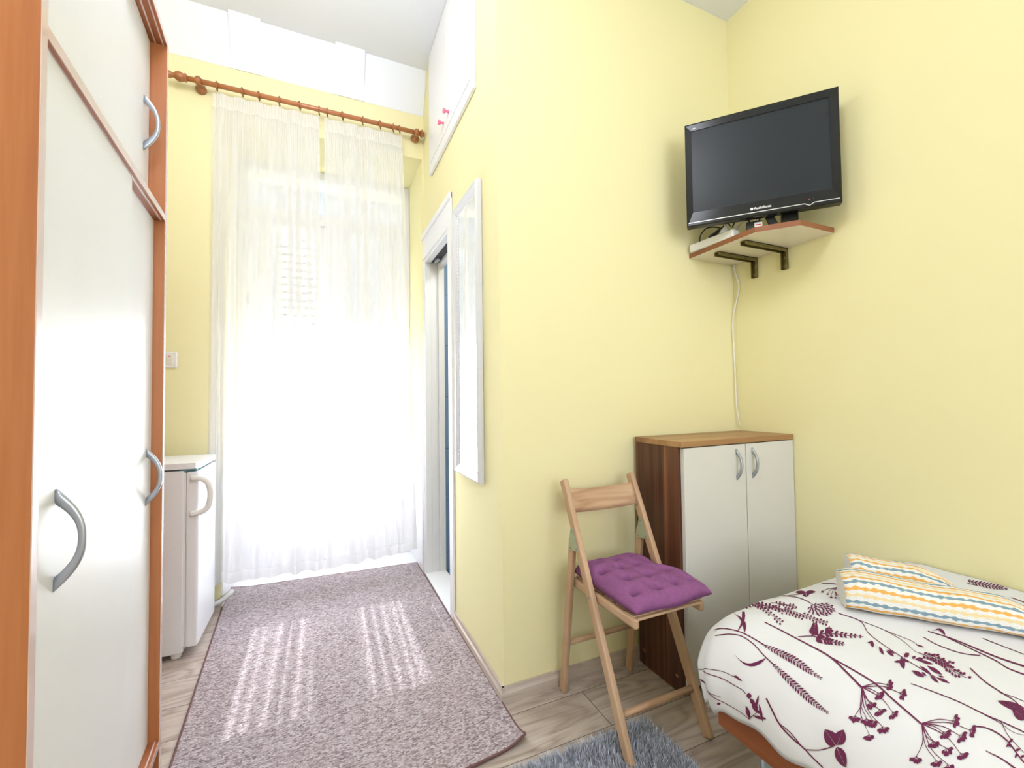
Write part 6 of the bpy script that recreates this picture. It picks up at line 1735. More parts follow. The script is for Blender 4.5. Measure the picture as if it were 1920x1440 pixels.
4744 2888 4745 2887 -8 -5 -2 -8 -4 -6 -4 -7 -2 -8 -8 -4
4761 3977 4762 3976 -18 -53 -15 -53 -14 -49 -9 -51 -9 -48 0 -47 2 -46 10 -40 15 -45 20 -34 29 -41 28 -29 43 -33 35 -29 51 -22 42 -31 57 -13 45 -34
5368 4434 5374 4436 -87 -90 -66 -90 -64 -77 -52 -66 -25 -77 -18 -93 -27 -53 -28 -72 -31 -43 -44 -51 -37 -43 -53 -34 -40 -42 -55 -23
5757 4601 5758 4600 -322 -261 -306 -295 -126 -58 -129 -66 -80 -60 -77 -69 -50 -50 -60 -40 -52 -31 -58 -18 -53 -19 -55 -5 -54 -11 -53 2
4354 5022 4367 5080 4 -271 -1 -320 16 -134 16 -140 18 -111 18 -114 12 -66 12 -66 13 -63 13 -63 14 -59 13 -60 13 -55 13 -55 12 -51 13 -50 12 -46 11 -46 10 -41 11 -42 9 -37 8 -37 8 -38 8 -38 6 -35 6 -35 4 -29 5 -30 4 -26 3 -26 4 -26 4 -25 3 -25 3 -26 5 -26 4 -25
4528 3897 4530 3896 -8 -21 18 -23 6 -22 5 -21 18 -23 -7 -21
4528 3859 4530 3859 -9 -24 14 -30 3 -26 2 -26 13 -29 -9 -23
4331 4769 4343 4742 5 -138 5 -127 8 -98 8 -94 9 -80 9 -77 8 -67 8 -66 9 -59 8 -58 8 -52 8 -52 7 -48 7 -47 6 -44 6 -44 5 -42 5 -42 5 -41 5 -40 4 -39 4 -39 4 -38 3 -38 3 -33 3 -32 3 -27 3 -26 2 -25 3 -25 3 -24 2 -24 2 -21 2 -22 2 -20 2 -19 5 -34 4 -33 4 -27 4 -28 3 -23 3 -23 2 -19 2 -19 1 -16 1 -18 -6 -25 -7 -26 -10 -16 -10 -16
4233 5110 4235 4960 -24 -160 -21 -120 -19 -125 -16 -89 -15 -95 -13 -77 -12 -83 -12 -72 -10 -75 -10 -67 -9 -68 -8 -62 -8 -62 -8 -58 -6 -58 -6 -55 -6 -54 -6 -51 -4 -50 -4 -47 -3 -45 -3 -44 -1 -49 -1 -46 0 -45 0 -44 2 -43 2 -41 3 -42 3 -41 4 -41 3 -39 4 -31 4 -28 4 -26 4 -27 4 -25 3 -24 4 -27 5 -27 5 -27 5 -27 6 -28 5 -27 5 -26 5 -27 4 -26 4 -25 4 -23 4 -24 3 -21 2 -20 1 -26 2 -27 0 -22 0 -23 -1 -19 -2 -19 -2 -19 -2 -18 -1 -19 -1 -19
4137 4373 4146 4359 8 -74 7 -70 7 -65 7 -64 8 -59 7 -57 7 -54 7 -53 7 -50 6 -49
4401 3657 4400 3659 23 -15 2 20 19 -8 6 13 12 3 13 2 6 13 19 -8 3 20 23 -15
4178 3634 4176 3636 40 -5 13 24 33 2 17 19 25 11 26 10 16 20 33 2 12 26 38 -2
4370 3593 4368 3594 22 -2 -3 21 17 2 1 17 9 9 10 9 2 17 17 2 -3 20 22 -2
4345 3567 4345 3569 36 -10 29 4 33 -7 30 2 31 -1 31 -1 29 3 33 -6 28 7 33 -7
4309 3546 4308 3547 37 -4 2 31 29 3 10 23 20 14 20 14 9 25 30 3 3 31 36 -2
4325 3582 4327 3582 -11 -10 11 -21 -7 -13 7 -19 0 -15 0 -16 7 -19 -7 -12 11 -21 -11 -11
4246 3593 4248 3593 -3 -21 19 -28 1 -22 15 -25 7 -23 7 -24 15 -26 1 -22 18 -26 -4 -20
4254 3477 4252 3478 40 1 27 19 37 7 28 16 32 12 33 12 27 18 36 8 25 22 38 5
4311 3437 4309 3437 2 11 -11 15 0 12 -8 13 -5 12 -5 13 -8 14 0 12 -11 15 2 11
4159 3657 4162 3662 34 -26 34 -26 33 -25 33 -24 29 -20 29 -20 33 -23 32 -23 29 -19 29 -19
4056 4143 4054 4148 25 -43 1 34 13 -5 13 -7 1 31 25 -44
4511 3479 4527 3465 -12 -14 -12 -13 -11 -12 -11 -13 -12 -13 -12 -13 -12 -13 -12 -12 -12 -14 -12 -14 -13 -15 -13 -15 -10 -12 -10 -12 -11 -12 -11 -12 -12 -13 -12 -13 -11 -13 -11 -13 -12 -13 -12 -13 -11 -14 -10 -14 -10 -15 -10 -14 -8 -15 -9 -14 -8 -15 -7 -15 -6 -16 -7 -16 -6 -17 -6 -16 -5 -17 -5 -17 -5 -17 -4 -17 -4 -18 -5 -17 -4 -17 -4 -17 -4 -17 -4 -16 -4 -17 -4 -17 -4 -17 -4 -17 -3 -18 -3 -18 -3 -17 -3 -17 -2 -17 -3 -17 -3 -17 -3 -17 -3 -15 -3 -16 -4 -15 -4 -14 -5 -17 -5 -18 -5 -16 -6 -15 -6 -14 -6 -14 -6 -14 -5 -14 -5 -14 -6 -15 -5 -16 -5 -15 -4 -14 -4 -14 -4 -15 -4 -15 -3 -15 -4 -15 -4 -15 -3 -15 -3 -16 -4 -15 -3 -15 -3 -15 -4 -14 -4 -14
4356 3288 4367 3283 0 -19 0 -19 1 -19 1 -19 0 -19 0 -19 0 -19 0 -18 0 -17 -1 -18 -2 -16 -2 -17 -4 -18 -4 -18 -6 -17 -5 -17 -6 -16 -7 -16 -7 -15 -7 -15 -6 -13 -6 -14 -10 -18 -10 -18 -10 -16 -10 -16 -10 -15 -10 -15
4280 3001 4291 3001 13 -20 13 -20 13 -19 13 -20 12 -20 12 -19 13 -19 12 -19 13 -19 13 -19 13 -19 13 -18 15 -19 14 -18 16 -18 15 -17 17 -18 17 -17 18 -17 17 -17 18 -17 18 -17 18 -16 18 -16 17 -16 17 -16 17 -16 17 -16
4511 2735 4511 2735 10 17 -35 44 10 17 -5 26 11 17 6 20 10 17 15 15 10 18 22 10 11 17 28 7 12 18 41 0
4515 2732 4515 2732 11 17 55 -9 10 17 24 9 10 17 15 15 10 18 6 20 10 17 -1 24 10 19 -8 28 9 19 -19 35
4523 2728 4523 2728 24 -4 16 31 24 -4 21 8 23 -3 23 0 24 -3 25 -7 23 -2 25 -11 23 -4 26 -17 24 -3 28 -25
4524 2724 4524 2724 24 -4 32 -38 24 -3 26 -15 23 -4 24 -6 23 -2 22 1 24 -3 21 6 23 -2 20 11 23 -1 19 21
4509 2724 4509 2724 -16 -15 16 -39 -16 -16 -5 -24 -16 -15 -13 -18 -16 -15 -19 -12 -16 -15 -24 -9 -17 -14 -29 -5 -17 -13 -38 2
4505 2727 4505 2727 -16 -15 -49 9 -16 -16 -28 -6 -16 -15 -19 -13 -16 -15 -13 -17 -16 -15 -8 -22 -15 -15 -2 -24 -15 -15 7 -31
6385 3622 6406 3631 4 -21 4 -21 5 -21 4 -22 6 -22 6 -21 6 -21 6 -21 6 -21 6 -22 5 -21 5 -21 5 -20 5 -21 4 -21 3 -20 1 -20 2 -20 0 -19 -1 -20 -3 -19 -3 -20 -6 -18 -7 -19 -18 -29 -19 -31 -26 -27 -27 -29 -31 -26 -33 -27 -35 -26 -35 -26 -35 -26 -35 -26 -33 -28 -32 -27 -28 -29 -28 -28 -17 -22 -16 -21 -16 -22 -16 -22 -15 -22 -15 -22 -14 -23 -15 -22 -14 -23 -14 -23 -13 -22 -13 -23 -13 -23 -13 -23 -12 -22 -12 -22 -12 -22 -12 -22 -11 -22 -12 -22 -11 -21 -11 -21 -10 -20 -10 -20 -10 -21 -10 -21 -9 -20 -9 -20 -9 -20 -9 -20 -8 -20 -9 -20 -8 -20 -8 -20 -8 -20 -8 -20 -8 -20 -8 -20 -8 -20 -8 -20 -7 -18 -7 -18 -6 -18 -6 -18 -6 -17 -7 -18 -6 -18 -6 -17 -6 -18 -6 -18 -6 -18 -6 -18 -6 -17 -6 -18 -5 -18 -5 -17 -6 -17 -6 -17 -5 -17 -6 -18 -6 -17 -5 -17
6435 3385 6448 3390 2 -21 1 -21 2 -21 2 -21 2 -21 3 -21 3 -20 2 -21 3 -21 3 -20 2 -20 2 -21 2 -20 2 -20 2 -20 2 -20 1 -21 0 -21 0 -20 0 -20 -1 -20 -1 -20 -2 -20 -2 -20 -4 -21 -3 -22 -4 -23 -5 -23 -6 -22 -6 -22 -6 -23 -6 -23 -7 -22 -7 -22 -7 -22 -8 -22 -8 -21 -8 -22 -8 -21 -8 -20 -9 -20 -9 -20 -9 -19 -9 -20 -9 -18 -9 -18 -16 -26 -17 -27 -20 -26 -20 -25 -20 -24 -20 -25 -21 -23 -21 -23 -18 -20 -19 -20 -16 -19 -16 -18 -12 -16 -12 -16 -11 -24 -11 -24 1 -14 1 -14 1 -14 1 -14
6450 3197 6460 3200 1 -21 1 -21 0 -21 0 -21 1 -21 0 -21 0 -21 1 -21 0 -21 0 -20 1 -20 1 -21 0 -20 0 -20 1 -19 1 -19 1 -19 0 -19 1 -21 2 -21 2 -21 2 -21 2 -20 2 -20 3 -20 2 -20 2 -20 2 -20 0 -18 1 -18 0 -17 -1 -17 -2 -16 -2 -16 -10 -27 -10 -28 -15 -22 -15 -22 -17 -20 -17 -21 -16 -22 -16 -21
6415 2807 6419 2808 -8 -29 23 -19 8 -24 8 -25 24 -19 -8 -28
6058 3081 6060 3080 -55 -20 -14 -25 -42 -22 -27 -23 -26 -23 -42 -21 -13 -24 -53 -19
5974 3075 5977 3077 8 -13 34 1 15 -9 26 -3 26 -3 15 -8 33 2 7 -14
5998 2970 6000 2971 -54 -27 -11 -27 -41 -26 -24 -26 -23 -26 -40 -26 -11 -25 -53 -26
5970 2888 5973 2888 -30 -29 11 -19 -17 -25 -1 -21 -1 -21 -18 -25 11 -18 -29 -28
6005 2895 6008 2896 -19 -25 11 -17 -9 -22 3 -19 2 -19 -10 -22 11 -17 -19 -25
5978 2753 5980 2753 -80 -26 -26 -35 -62 -27 -42 -32 -40 -31 -62 -27 -23 -34 -76 -24
5824 2745 5826 2746 4 -17 35 -2 13 -12 25 -7 25 -6 14 -12 35 -3 4 -17
5947 2732 5950 2733 -18 -22 17 -13 -7 -19 6 -15 6 -16 -8 -20 16 -12 -18 -21
6006 2737 6008 2738 15 -15 52 20 25 -4 42 10 41 9 26 -5 54 20 14 -15
6057 2655 6060 2657 -4 -20 51 5 11 -13 35 -3 35 -3 12 -13 51 5 -5 -21
6043 2681 6045 2682 11 -9 34 12 18 -2 27 6 27 5 18 -2 34 12 11 -9
5809 2582 5812 2582 -36 -36 28 -20 -17 -31 9 -25 10 -24 -17 -31 27 -20 -36 -35
6071 2630 6074 2631 -9 -32 37 -18 5 -28 23 -22 23 -22 5 -27 36 -17 -9 -32
5969 2580 5972 2581 -40 -36 3 -29 -27 -33 -10 -30 -9 -29 -27 -33 3 -28 -39 -34
6033 2546 6036 2547 -40 -42 22 -29 -21 -37 3 -33 3 -32 -23 -37 21 -28 -39 -40
5862 2521 5864 2521 -26 -15 11 -9 -15 -14 0 -11 0 -11 -15 -14 11 -9 -25 -15
5880 2462 5883 2463 -39 -28 1 -23 -27 -26 -10 -25 -10 -24 -27 -26 2 -22 -38 -27
5891 2409 5894 2410 -19 -30 23 -20 -6 -26 11 -22 11 -22 -7 -27 23 -19 -18 -28
5941 2414 5944 2415 -8 -12 19 -5 0 -10 11 -6 11 -7 0 -11 19 -5 -8 -12
5983 2489 5986 2490 -5 -19 27 -9 4 -16 18 -12 18 -12 4 -16 27 -9 -5 -19
5919 2568 5935 2572 -4 -17 -5 -17 -5 -16 -5 -17 -4 -17 -6 -17 -5 -17 -5 -17 -4 -16 -4 -17 -3 -16 -4 -16 -2 -16 -3 -15 -2 -17 -2 -18 0 -17 -1 -17 1 -17 0 -17 0 -16 0 -16 1 -16 0 -16 1 -16 0 -17
6237 2701 6255 2706 4 -18 3 -18 4 -17 4 -17 4 -17 4 -17 4 -17 3 -17 3 -17 2 -17 1 -16 1 -17 0 -16 0 -17 -1 -16 -1 -16 -2 -16 -2 -15 -3 -16 -4 -17 -4 -16 -5 -16 -7 -17 -7 -18 -9 -18 -10 -18 -13 -19 -13 -19 -14 -19 -14 -19 -14 -20 -14 -20 -12 -19 -13 -19 -9 -19 -9 -19 -5 -16 -5 -16 -4 -16 -4 -16 -2 -16 -3 -16 -1 -16 -1 -15 -1 -15 -2 -16 -2 -16 -1 -16 -1 -15 -2 -15
6276 2673 6279 2675 2 -13 40 8 17 -5 24 -1 43 10 -2 -15
6224 2659 6227 2659 -39 -15 0 -15 -24 -14 -16 -14 4 -14 -43 -14
6283 2647 6286 2649 2 -12 39 8 17 -5 25 -1 44 10 -2 -15
6235 2634 6237 2634 -38 -14 4 -12 -20 -13 -12 -13 8 -12 -41 -14
6290 2622 6292 2624 4 -12 41 8 18 -5 26 0 45 10 1 -15
6238 2609 6241 2609 -38 -14 2 -13 -21 -13 -14 -13 6 -13 -41 -13
6239 2584 6242 2584 -38 -13 0 -13 -22 -13 -14 -13 5 -13 -42 -13
6292 2569 6294 2570 4 -13 42 8 19 -4 26 -1 45 9 1 -15
6232 2555 6234 2555 -41 -13 -6 -15 -27 -13 -21 -14 -2 -15 -43 -12
6282 2540 6284 2541 -3 -14 38 6 14 -6 22 -2 42 8 -6 -16
6231 2529 6234 2529 -39 -12 -4 -14 -24 -12 -18 -13 0 -14 -42 -11
6272 2511 6274 2512 -5 -14 37 5 11 -6 21 -3 42 6 -10 -16
6223 2502 6225 2502 -39 -11 -6 -14 -25 -12 -18 -13 -2 -14 -42 -11
6257 2482 6260 2483 -7 -15 36 3 11 -7 19 -4 40 5 -11 -16
6213 2475 6215 2475 -37 -10 -3 -13 -23 -11 -16 -12 1 -13 -40 -9
6234 2452 6237 2453 -10 -14 34 2 7 -8 16 -5 38 3 -15 -16
6182 2445 6184 2445 -41 -8 -18 -16 -31 -11 -27 -13 -15 -17 -42 -8
6219 2424 6222 2425 -4 -14 37 3 12 -7 20 -4 41 4 -8 -16
6169 2418 6171 2417 -36 -9 -7 -13 -25 -11 -20 -12 -5 -14 -39 -8
6193 2395 6196 2396 -11 -14 32 1 6 -8 15 -4 36 3 -16 -15
6148 2388 6150 2387 -38 -9 -11 -14 -27 -11 -22 -12 -8 -15 -40 -9
6194 2371 6196 2372 1 -13 38 5 16 -5 24 -2 41 6 -3 -14
6139 2361 6141 2361 -39 -10 -8 -15 -26 -12 -21 -12 -5 -14 -40 -9
6181 2345 6184 2346 -6 -13 33 4 10 -6 18 -3 37 5 -10 -15
6144 2338 6146 2338 -34 -11 4 -10 -18 -10 -11 -11 7 -10 -37 -10
6188 2323 6190 2324 3 -12 38 6 18 -5 25 -2 42 8 0 -13
6175 2273 6177 2274 -5 -13 34 3 11 -6 19 -3 37 5 -9 -13
6302 2648 6319 2653 0 -19 0 -19 2 -18 1 -19 0 -18 0 -18 1 -18 -1 -18 -1 -19 -1 -19 -2 -15 -2 -16 -2 -16 -4 -16 -3 -16 -3 -17 -3 -17 -4 -16 -4 -16 -4 -16 -3 -15 -4 -16
6330 2618 6333 2620 -5 -13 37 6 12 -6 20 -2 41 8 -9 -15
6283 2607 6285 2607 -39 -13 -2 -14 -24 -13 -16 -14 2 -14 -43 -12
6342 2595 6345 2596 7 -12 42 9 21 -4 28 1 46 11 3 -14
6282 2580 6285 2580 -40 -12 -4 -14 -25 -13 -19 -14 0 -15 -42 -12
6285 2555 6288 2555 -38 -12 -1 -13 -23 -12 -16 -12 3 -13 -41 -12
6326 2538 6329 2539 -7 -14 36 5 10 -6 18 -2 39 7 -12 -16
6277 2527 6279 2527 -41 -11 -8 -15 -27 -13 -21 -14 -5 -15 -43 -10
6276 2501 6278 2501 -38 -11 -4 -14 -25 -12 -17 -12 0 -13 -41 -11
6316 2483 6318 2484 -7 -14 36 5 11 -6 19 -3 40 7 -11 -15
6274 2474 6276 2474 -37 -11 1 -12 -21 -11 -14 -11 4 -12 -40 -11
6317 2457 6319 2458 0 -13 39 6 16 -5 24 -1 43 8 -3 -14
6267 2447 6269 2447 -37 -11 -1 -12 -22 -11 -15 -12 3 -12 -40 -10
5564 2485 5578 2489 4 -13 4 -13 3 -13 4 -13 4 -13 3 -13 3 -13 4 -13 4 -12 3 -12 3 -13 4 -13 4 -13 3 -13 3 -13 4 -14 3 -14 3 -13 4 -15 4 -15 3 -15 3 -16 3 -12 3 -11 3 -13 3 -13 2 -12 3 -13 3 -13 3 -13 3 -14 3 -13 3 -13 3 -14 3 -14 3 -13 3 -14 2 -14 2 -13 3 -14 3 -14 3 -13 2 -14 2 -14 2 -13 2 -13 2 -13 2 -14 2 -13 2 -12 1 -12 1 -13 1 -14 1 -13 0 -13 0 -14 0 -13 0 -13 0 -13 0 -13 -1 -13 0 -13 0 -13 -1 -13 -1 -13 -1 -13 -1 -13 -1 -13 -1 -12 0 -12 -1 -12 -1 -12 0 -11 -1 -11 -1 -11 0 -11 0 -11 0 -11 0 -10 0 -10 1 -15 1 -15 1 -13 1 -13 1 -12 2 -12 2 -11 1 -11 2 -11 2 -11 2 -12 2 -11 1 -11 2 -12 2 -12 1 -12 0 -14 1 -14 1 -9 0 -10 0 -11 1 -10 0 -10 0 -10 0 -11 0 -11 0 -11 0 -11 0 -11 -1 -11 -1 -11 0 -12 0 -11 0 -11 0 -11 0 -11 0 -12 0 -11 -1 -11 -1 -11 0 -10 0 -11 0 -11 0 -10
5645 1870 5655 1869 -23 -13 -23 -13 -23 -14 -24 -14 -23 -13 -23 -13 -23 -13 -23 -13 -22 -13 -22 -13 -20 -13 -20 -12 -18 -13 -18 -13 -16 -12 -16 -12 -13 -12 -13 -13 -11 -13 -12 -12 -11 -12 -10 -12 -9 -11 -10 -11 -9 -11 -9 -11 -9 -10 -9 -10 -11 -13 -11 -13 -9 -12 -10 -12 -9 -12 -9 -12 -8 -11 -9 -11 -9 -11 -9 -11
5632 1967 5641 1969 -2 -12 -1 -12 -1 -12 -1 -13 -1 -12 -2 -12 -1 -13 -1 -12 -1 -12 -1 -12 -1 -12 -1 -12 -2 -11 -2 -12 -2 -12 -3 -12 -3 -11 -3 -11 -5 -14 -6 -14 -8 -13 -7 -14 -8 -14 -9 -13 -9 -13 -9 -13 -7 -13 -7 -13 -5 -12 -6 -12 -3 -11 -2 -11 2 -12 1 -12 5 -11 5 -11 7 -10 7 -10 8 -10 8 -10 8 -10 8 -10 7 -10 7 -10
6373 2327 6396 2330 -17 -18 -16 -19 -16 -18 -17 -18 -17 -18 -17 -18 -16 -18 -17 -17 -16 -17 -16 -18 -15 -18 -15 -17 -15 -17 -15 -17 -13 -17 -14 -18 -12 -17 -12 -16 -10 -16 -9 -16 -9 -15 -9 -15 -8 -16 -8 -16 -7 -16 -8 -16 -7 -16 -7 -15 -6 -15 -6 -16 -6 -14 -6 -14 -6 -15 -6 -15 -5 -13 -6 -13 -6 -13 -6 -13 -7 -16 -7 -16 -5 -15 -6 -15 -5 -13 -4 -13 -4 -13 -5 -13 -6 -13 -7 -14 -9 -13 -9 -13 -12 -14 -13 -15 -15 -14 -15 -14 -17 -13 -17 -14 -19 -15 -20 -15 -20 -14 -21 -14 -21 -14 -21 -15 -21 -15 -21 -14 -21 -14 -21 -14 -19 -13 -19 -14
6158 2041 6169 2044 5 -12 5 -13 5 -13 5 -13 5 -12 5 -12 5 -13 5 -13 5 -12 5 -12 4 -12 4 -12 3 -12 3 -12 2 -14 2 -14 0 -14 0 -14 0 -13 0 -14 -1 -14 -1 -13 -1 -13 -1 -14 0 -14 0 -13
6030 1827 6030 1827 -7 24 -58 14 -6 23 -24 20 -7 24 -12 23 -7 24 -2 25 -7 24 6 26 -5 25 15 29 -4 25 27 31
6038 1829 6038 1829 -6 23 46 33 -7 24 12 27 -6 24 -2 25 -7 24 -11 23 -7 24 -21 22 -9 24 -29 20 -9 24 -42 18
5866 1779 5866 1779 13 15 -50 11 12 16 -9 14 13 16 7 16 13 16 19 16 14 16 29 17 15 17 39 18 16 16 56 20
5874 1779 5874 1779 12 16 76 20 13 16 35 17 13 15 20 17 13 17 7 16 14 16 -3 15 11 16 -13 14 12 16 -30 14
5197 1819 5204 1819 0 -11 1 -11 1 -12 1 -11 0 -11 1 -12 1 -11 2 -11 0 -11 1 -11 0 -11 1 -11 0 -11 0 -11 0 -11 0 -10 -1 -10 0 -11 -2 -11 -2 -11 -3 -10 -2 -11 -3 -10 -2 -10 -3 -10 -3 -10 -4 -10 -3 -10 -3 -10 -3 -10 -4 -10 -3 -10 -3 -10 -3 -10
5384 1958 5398 1962 12 -11 12 -11 13 -10 14 -10 13 -11 13 -10 11 -10 12 -11 8 -12 9 -12 5 -11 5 -12 3 -13 4 -12 2 -12 2 -13 0 -13 0 -14 -1 -13 -1 -13 -3 -13 -3 -13 -4 -13 -4 -13 -5 -13 -5 -13 -6 -12 -7 -13 -8 -13 -7 -14 -8 -13 -9 -13 -10 -13 -11 -13 -10 -11 -10 -11 -12 -11 -12 -12 -12 -11 -13 -12 -12 -11 -13 -11 -13 -11 -12 -11 -11 -10 -12 -10 -10 -10 -10 -9 -13 -12 -12 -13 -10 -11 -11 -11 -11 -11 -10 -11 -9 -10 -10 -10 -10 -10 -10 -10
5408 1745 5409 1746 17 -8 31 5 26 0 24 -2 32 5 20 -6
5403 1739 5403 1738 -16 7 -26 -6 -22 -1 -19 2 -23 -4 -17 6
5351 1692 5353 1692 6 -11 27 1 20 -4 15 -7 25 -1 9 -9
5333 1677 5333 1676 -20 4 -19 -8 -18 -3 -19 1 -18 -5 -18 3
5314 1651 5315 1651 5 -10 24 1 16 -3 12 -5 22 0 7 -8
5386 1749 5388 1749 -20 -10 11 -10 -2 -10 -10 -10 7 -10 -16 -10
6663 2836 6683 2841 -7 -20 -7 -20 -8 -20 -8 -20 -8 -20 -8 -20 -8 -19 -8 -20 -7 -20 -7 -20 -5 -21 -5 -20 -3 -21 -3 -21 -1 -17 -1 -16 0 -17 0 -17 0 -17 0 -18 1 -18 2 -18 2 -18 1 -18 2 -18 2 -17 2 -17 3 -17 3 -16 3 -16 3 -14 3 -15 4 -13 4 -13 6 -19 6 -18 8 -16 8 -16 8 -14 9 -14 10 -12 9 -12 10 -12 11 -12 12 -12 11 -12 15 -14 16 -14 18 -13 17 -12 18 -13 19 -13 19 -12 19 -12 18 -12 18 -12
6871 2878 6898 2887 5 -16 5 -17 6 -17 5 -16 5 -16 6 -17 5 -16 6 -16 6 -16 6 -16 5 -16 5 -16 5 -16 5 -16 4 -16 5 -16 4 -17 4 -16 3 -16 4 -17 2 -17 2 -16 2 -16 2 -17 0 -17 1 -17 0 -16 1 -16 0 -16 0 -16 -1 -17 -1 -17 -1 -16 -1 -16 -1 -17 -1 -17 -2 -18 -1 -18 -2 -18 -2 -18 -2 -18 -2 -19 -2 -20 -1 -19 -1 -15 -2 -15 -3 -15 -2 -15 -2 -16 -2 -16 -3 -16 -2 -17 -3 -17 -3 -16 -3 -16 -3 -17 -3 -17 -2 -17 -2 -17 -3 -17 -3 -17 -3 -16 -3 -17 -2 -17 -2 -16 -2 -16 -2 -16 -2 -16 -2 -16 -1 -16 -1 -15 -1 -15 -1 -14 -1 -15 0 -16 0 -15 0 -14 1 -14 1 -15 1 -15 1 -14 1 -14 2 -14 2 -14 1 -14 2 -13 2 -13 2 -14 2 -14 2 -13 2 -13 3 -14 2 -13 2 -13 2 -13 2 -13 2 -13 2 -13 2 -13 2 -13 1 -14 2 -14
6913 2729 6934 2734 -4 -18 -4 -18 -4 -18 -4 -18 -5 -19 -4 -18 -4 -18 -4 -18 -4 -18 -4 -18 -5 -17 -4 -18 -4 -18 -4 -18 -4 -18 -4 -17 -4 -17 -4 -18 -4 -17 -4 -17 -4 -16 -4 -16 -4 -17 -4 -17 -4 -16 -4 -15 -4 -15 -3 -16 -4 -15 -4 -15 -4 -15 -4 -14 -6 -18 -5 -19 -5 -18 -5 -18 -5 -18 -5 -18 -5 -17 -4 -17 -5 -17 -5 -17 -5 -16 -5 -16 -5 -16 -5 -16 -5 -15 -5 -15 -5 -14 -4 -15 -5 -14 -6 -14 -5 -14 -5 -13 -6 -13 -5 -13 -11 -20 -11 -20 -11 -17 -12 -19 -13 -16 -12 -16 -12 -16 -13 -15 -12 -15 -11 -15 -9 -16 -8 -15 -7 -16 -7 -17 -3 -14 -2 -13 -1 -14 -2 -14 0 -14 1 -14 1 -15 1 -14 1 -14 1 -14 2 -14 2 -14 2 -14 2 -14 1 -14 2 -14 1 -14 1 -14
7248 2519 7270 2524 -2 -18 -3 -18 -3 -17 -3 -17 -2 -16 -2 -17 -3 -17 -3 -17 -2 -17 -3 -16 -2 -16 -3 -17 -3 -17 -2 -17 -2 -17 -3 -17 -3 -17 -3 -17 -2 -18 -3 -18 -2 -15 -2 -15 -3 -15 -3 -16 -2 -16 -2 -15 -2 -16 -3 -16 -2 -16 -2 -16 -2 -15 -3 -16 -3 -16 -2 -16 -2 -16 -3 -16 -2 -16 -2 -16 -2 -15 -3 -15 -2 -16 -2 -16 -2 -15 -2 -15
6911 2859 6913 2860 68 -1 75 3 44 -9 66 1 7 -17 44 -11 -19 -21 -1 -27 -28 -29 -52 -38 -26 -34 -85 -40
5880 4466 5932 4508 -69 -93 -95 -117 -36 -62 -42 -67 -21 -48 -23 -50 -10 -39 -12 -40 1 -31 0 -31 11 -22 10 -23 24 -14 23 -13 36 -5 35 -5 42 -1 41 -1 44 1 45 1 42 -1 42 -1 35 -5 36 -6 24 -13 24 -14 13 -20 13 -21 6 -25 5 -25 2 -26 2 -28 1 -28 0 -28 1 -27 0 -27 2 -26 3 -27 6 -25 5 -24
5906 4488 5972 4544 -78 -97 -116 -134 -54 -71 -63 -79 -43 -59 -46 -61 -31 -49 -32 -51 -23 -43 -25 -44 -21 -41 -22 -42 -20 -38 -20 -39 -17 -37 -18 -37 -15 -36 -16 -36 -11 -30 -12 -30 -12 -30 -12 -31 -12 -32 -12 -32 -12 -31 -13 -31 -12 -31 -12 -31 -12 -30 -12 -30
5837 4630 5771 4564 -199 -197 53 29 -25 -35 -10 -24 46 23 -144 -140
5846 4568 5880 4598 -143 -139 27 3 -37 -45 -97 -107 27 2 -108 -103
5912 4566 5913 4564 -141 -132 26 2 -43 -49 -78 -85 20 -4 -105 -95
5868 4477 5877 4483 -103 -87 -40 -56 -48 -47 -46 -51 -3 -25 -72 -56
5873 4418 5884 4428 -40 -48 86 61 3 -11 26 9 67 43 -83 -87
5784 4359 5786 4358 -62 -41 -34 -43 -43 -36 -38 -36 -19 -33 -52 -30
5776 4293 5783 4299 -21 -31 44 21 5 -10 17 -1 47 23 -32 -39
5724 4268 5726 4267 -43 -25 -15 -26 -30 -23 -25 -24 -9 -24 -41 -21
5717 4206 5722 4210 -16 -24 36 15 5 -9 14 -1 39 17 -22 -30
5673 4187 5675 4187 -38 -20 -11 -23 -25 -20 -20 -20 -6 -20 -38 -17
5685 4138 5689 4142 -7 -19 35 13 10 -7 19 0 39 16 -12 -24
5639 4121 5641 4120 -33 -17 -8 -19 -23 -16 -18 -17 -4 -19 -34 -15
5648 4072 5652 4075 -8 -18 30 10 8 -7 15 -2 33 12 -12 -22
5606 4058 5608 4057 -32 -14 -10 -19 -22 -15 -19 -17 -7 -19 -32 -11
5620 4011 5623 4014 -8 -17 28 7 6 -7 13 -2 31 10 -12 -20
5602 3960 5605 3962 -7 -17 28 8 7 -7 14 -2 32 10 -10 -19
5565 3949 5568 3948 -29 -12 -7 -16 -20 -14 -15 -15 -4 -17 -31 -12
5584 3908 5587 3910 -2 -16 30 9 10 -6 17 -1 33 11 -6 -19
5538 3894 5540 3893 -31 -12 -14 -20 -23 -15 -21 -17 -12 -20 -31 -10
5561 3854 5564 3856 -4 -16 28 8 9 -6 16 -1 31 10 -8 -19
5519 3841 5521 3841 -30 -11 -12 -20 -21 -14 -19 -15 -9 -19 -30 -10
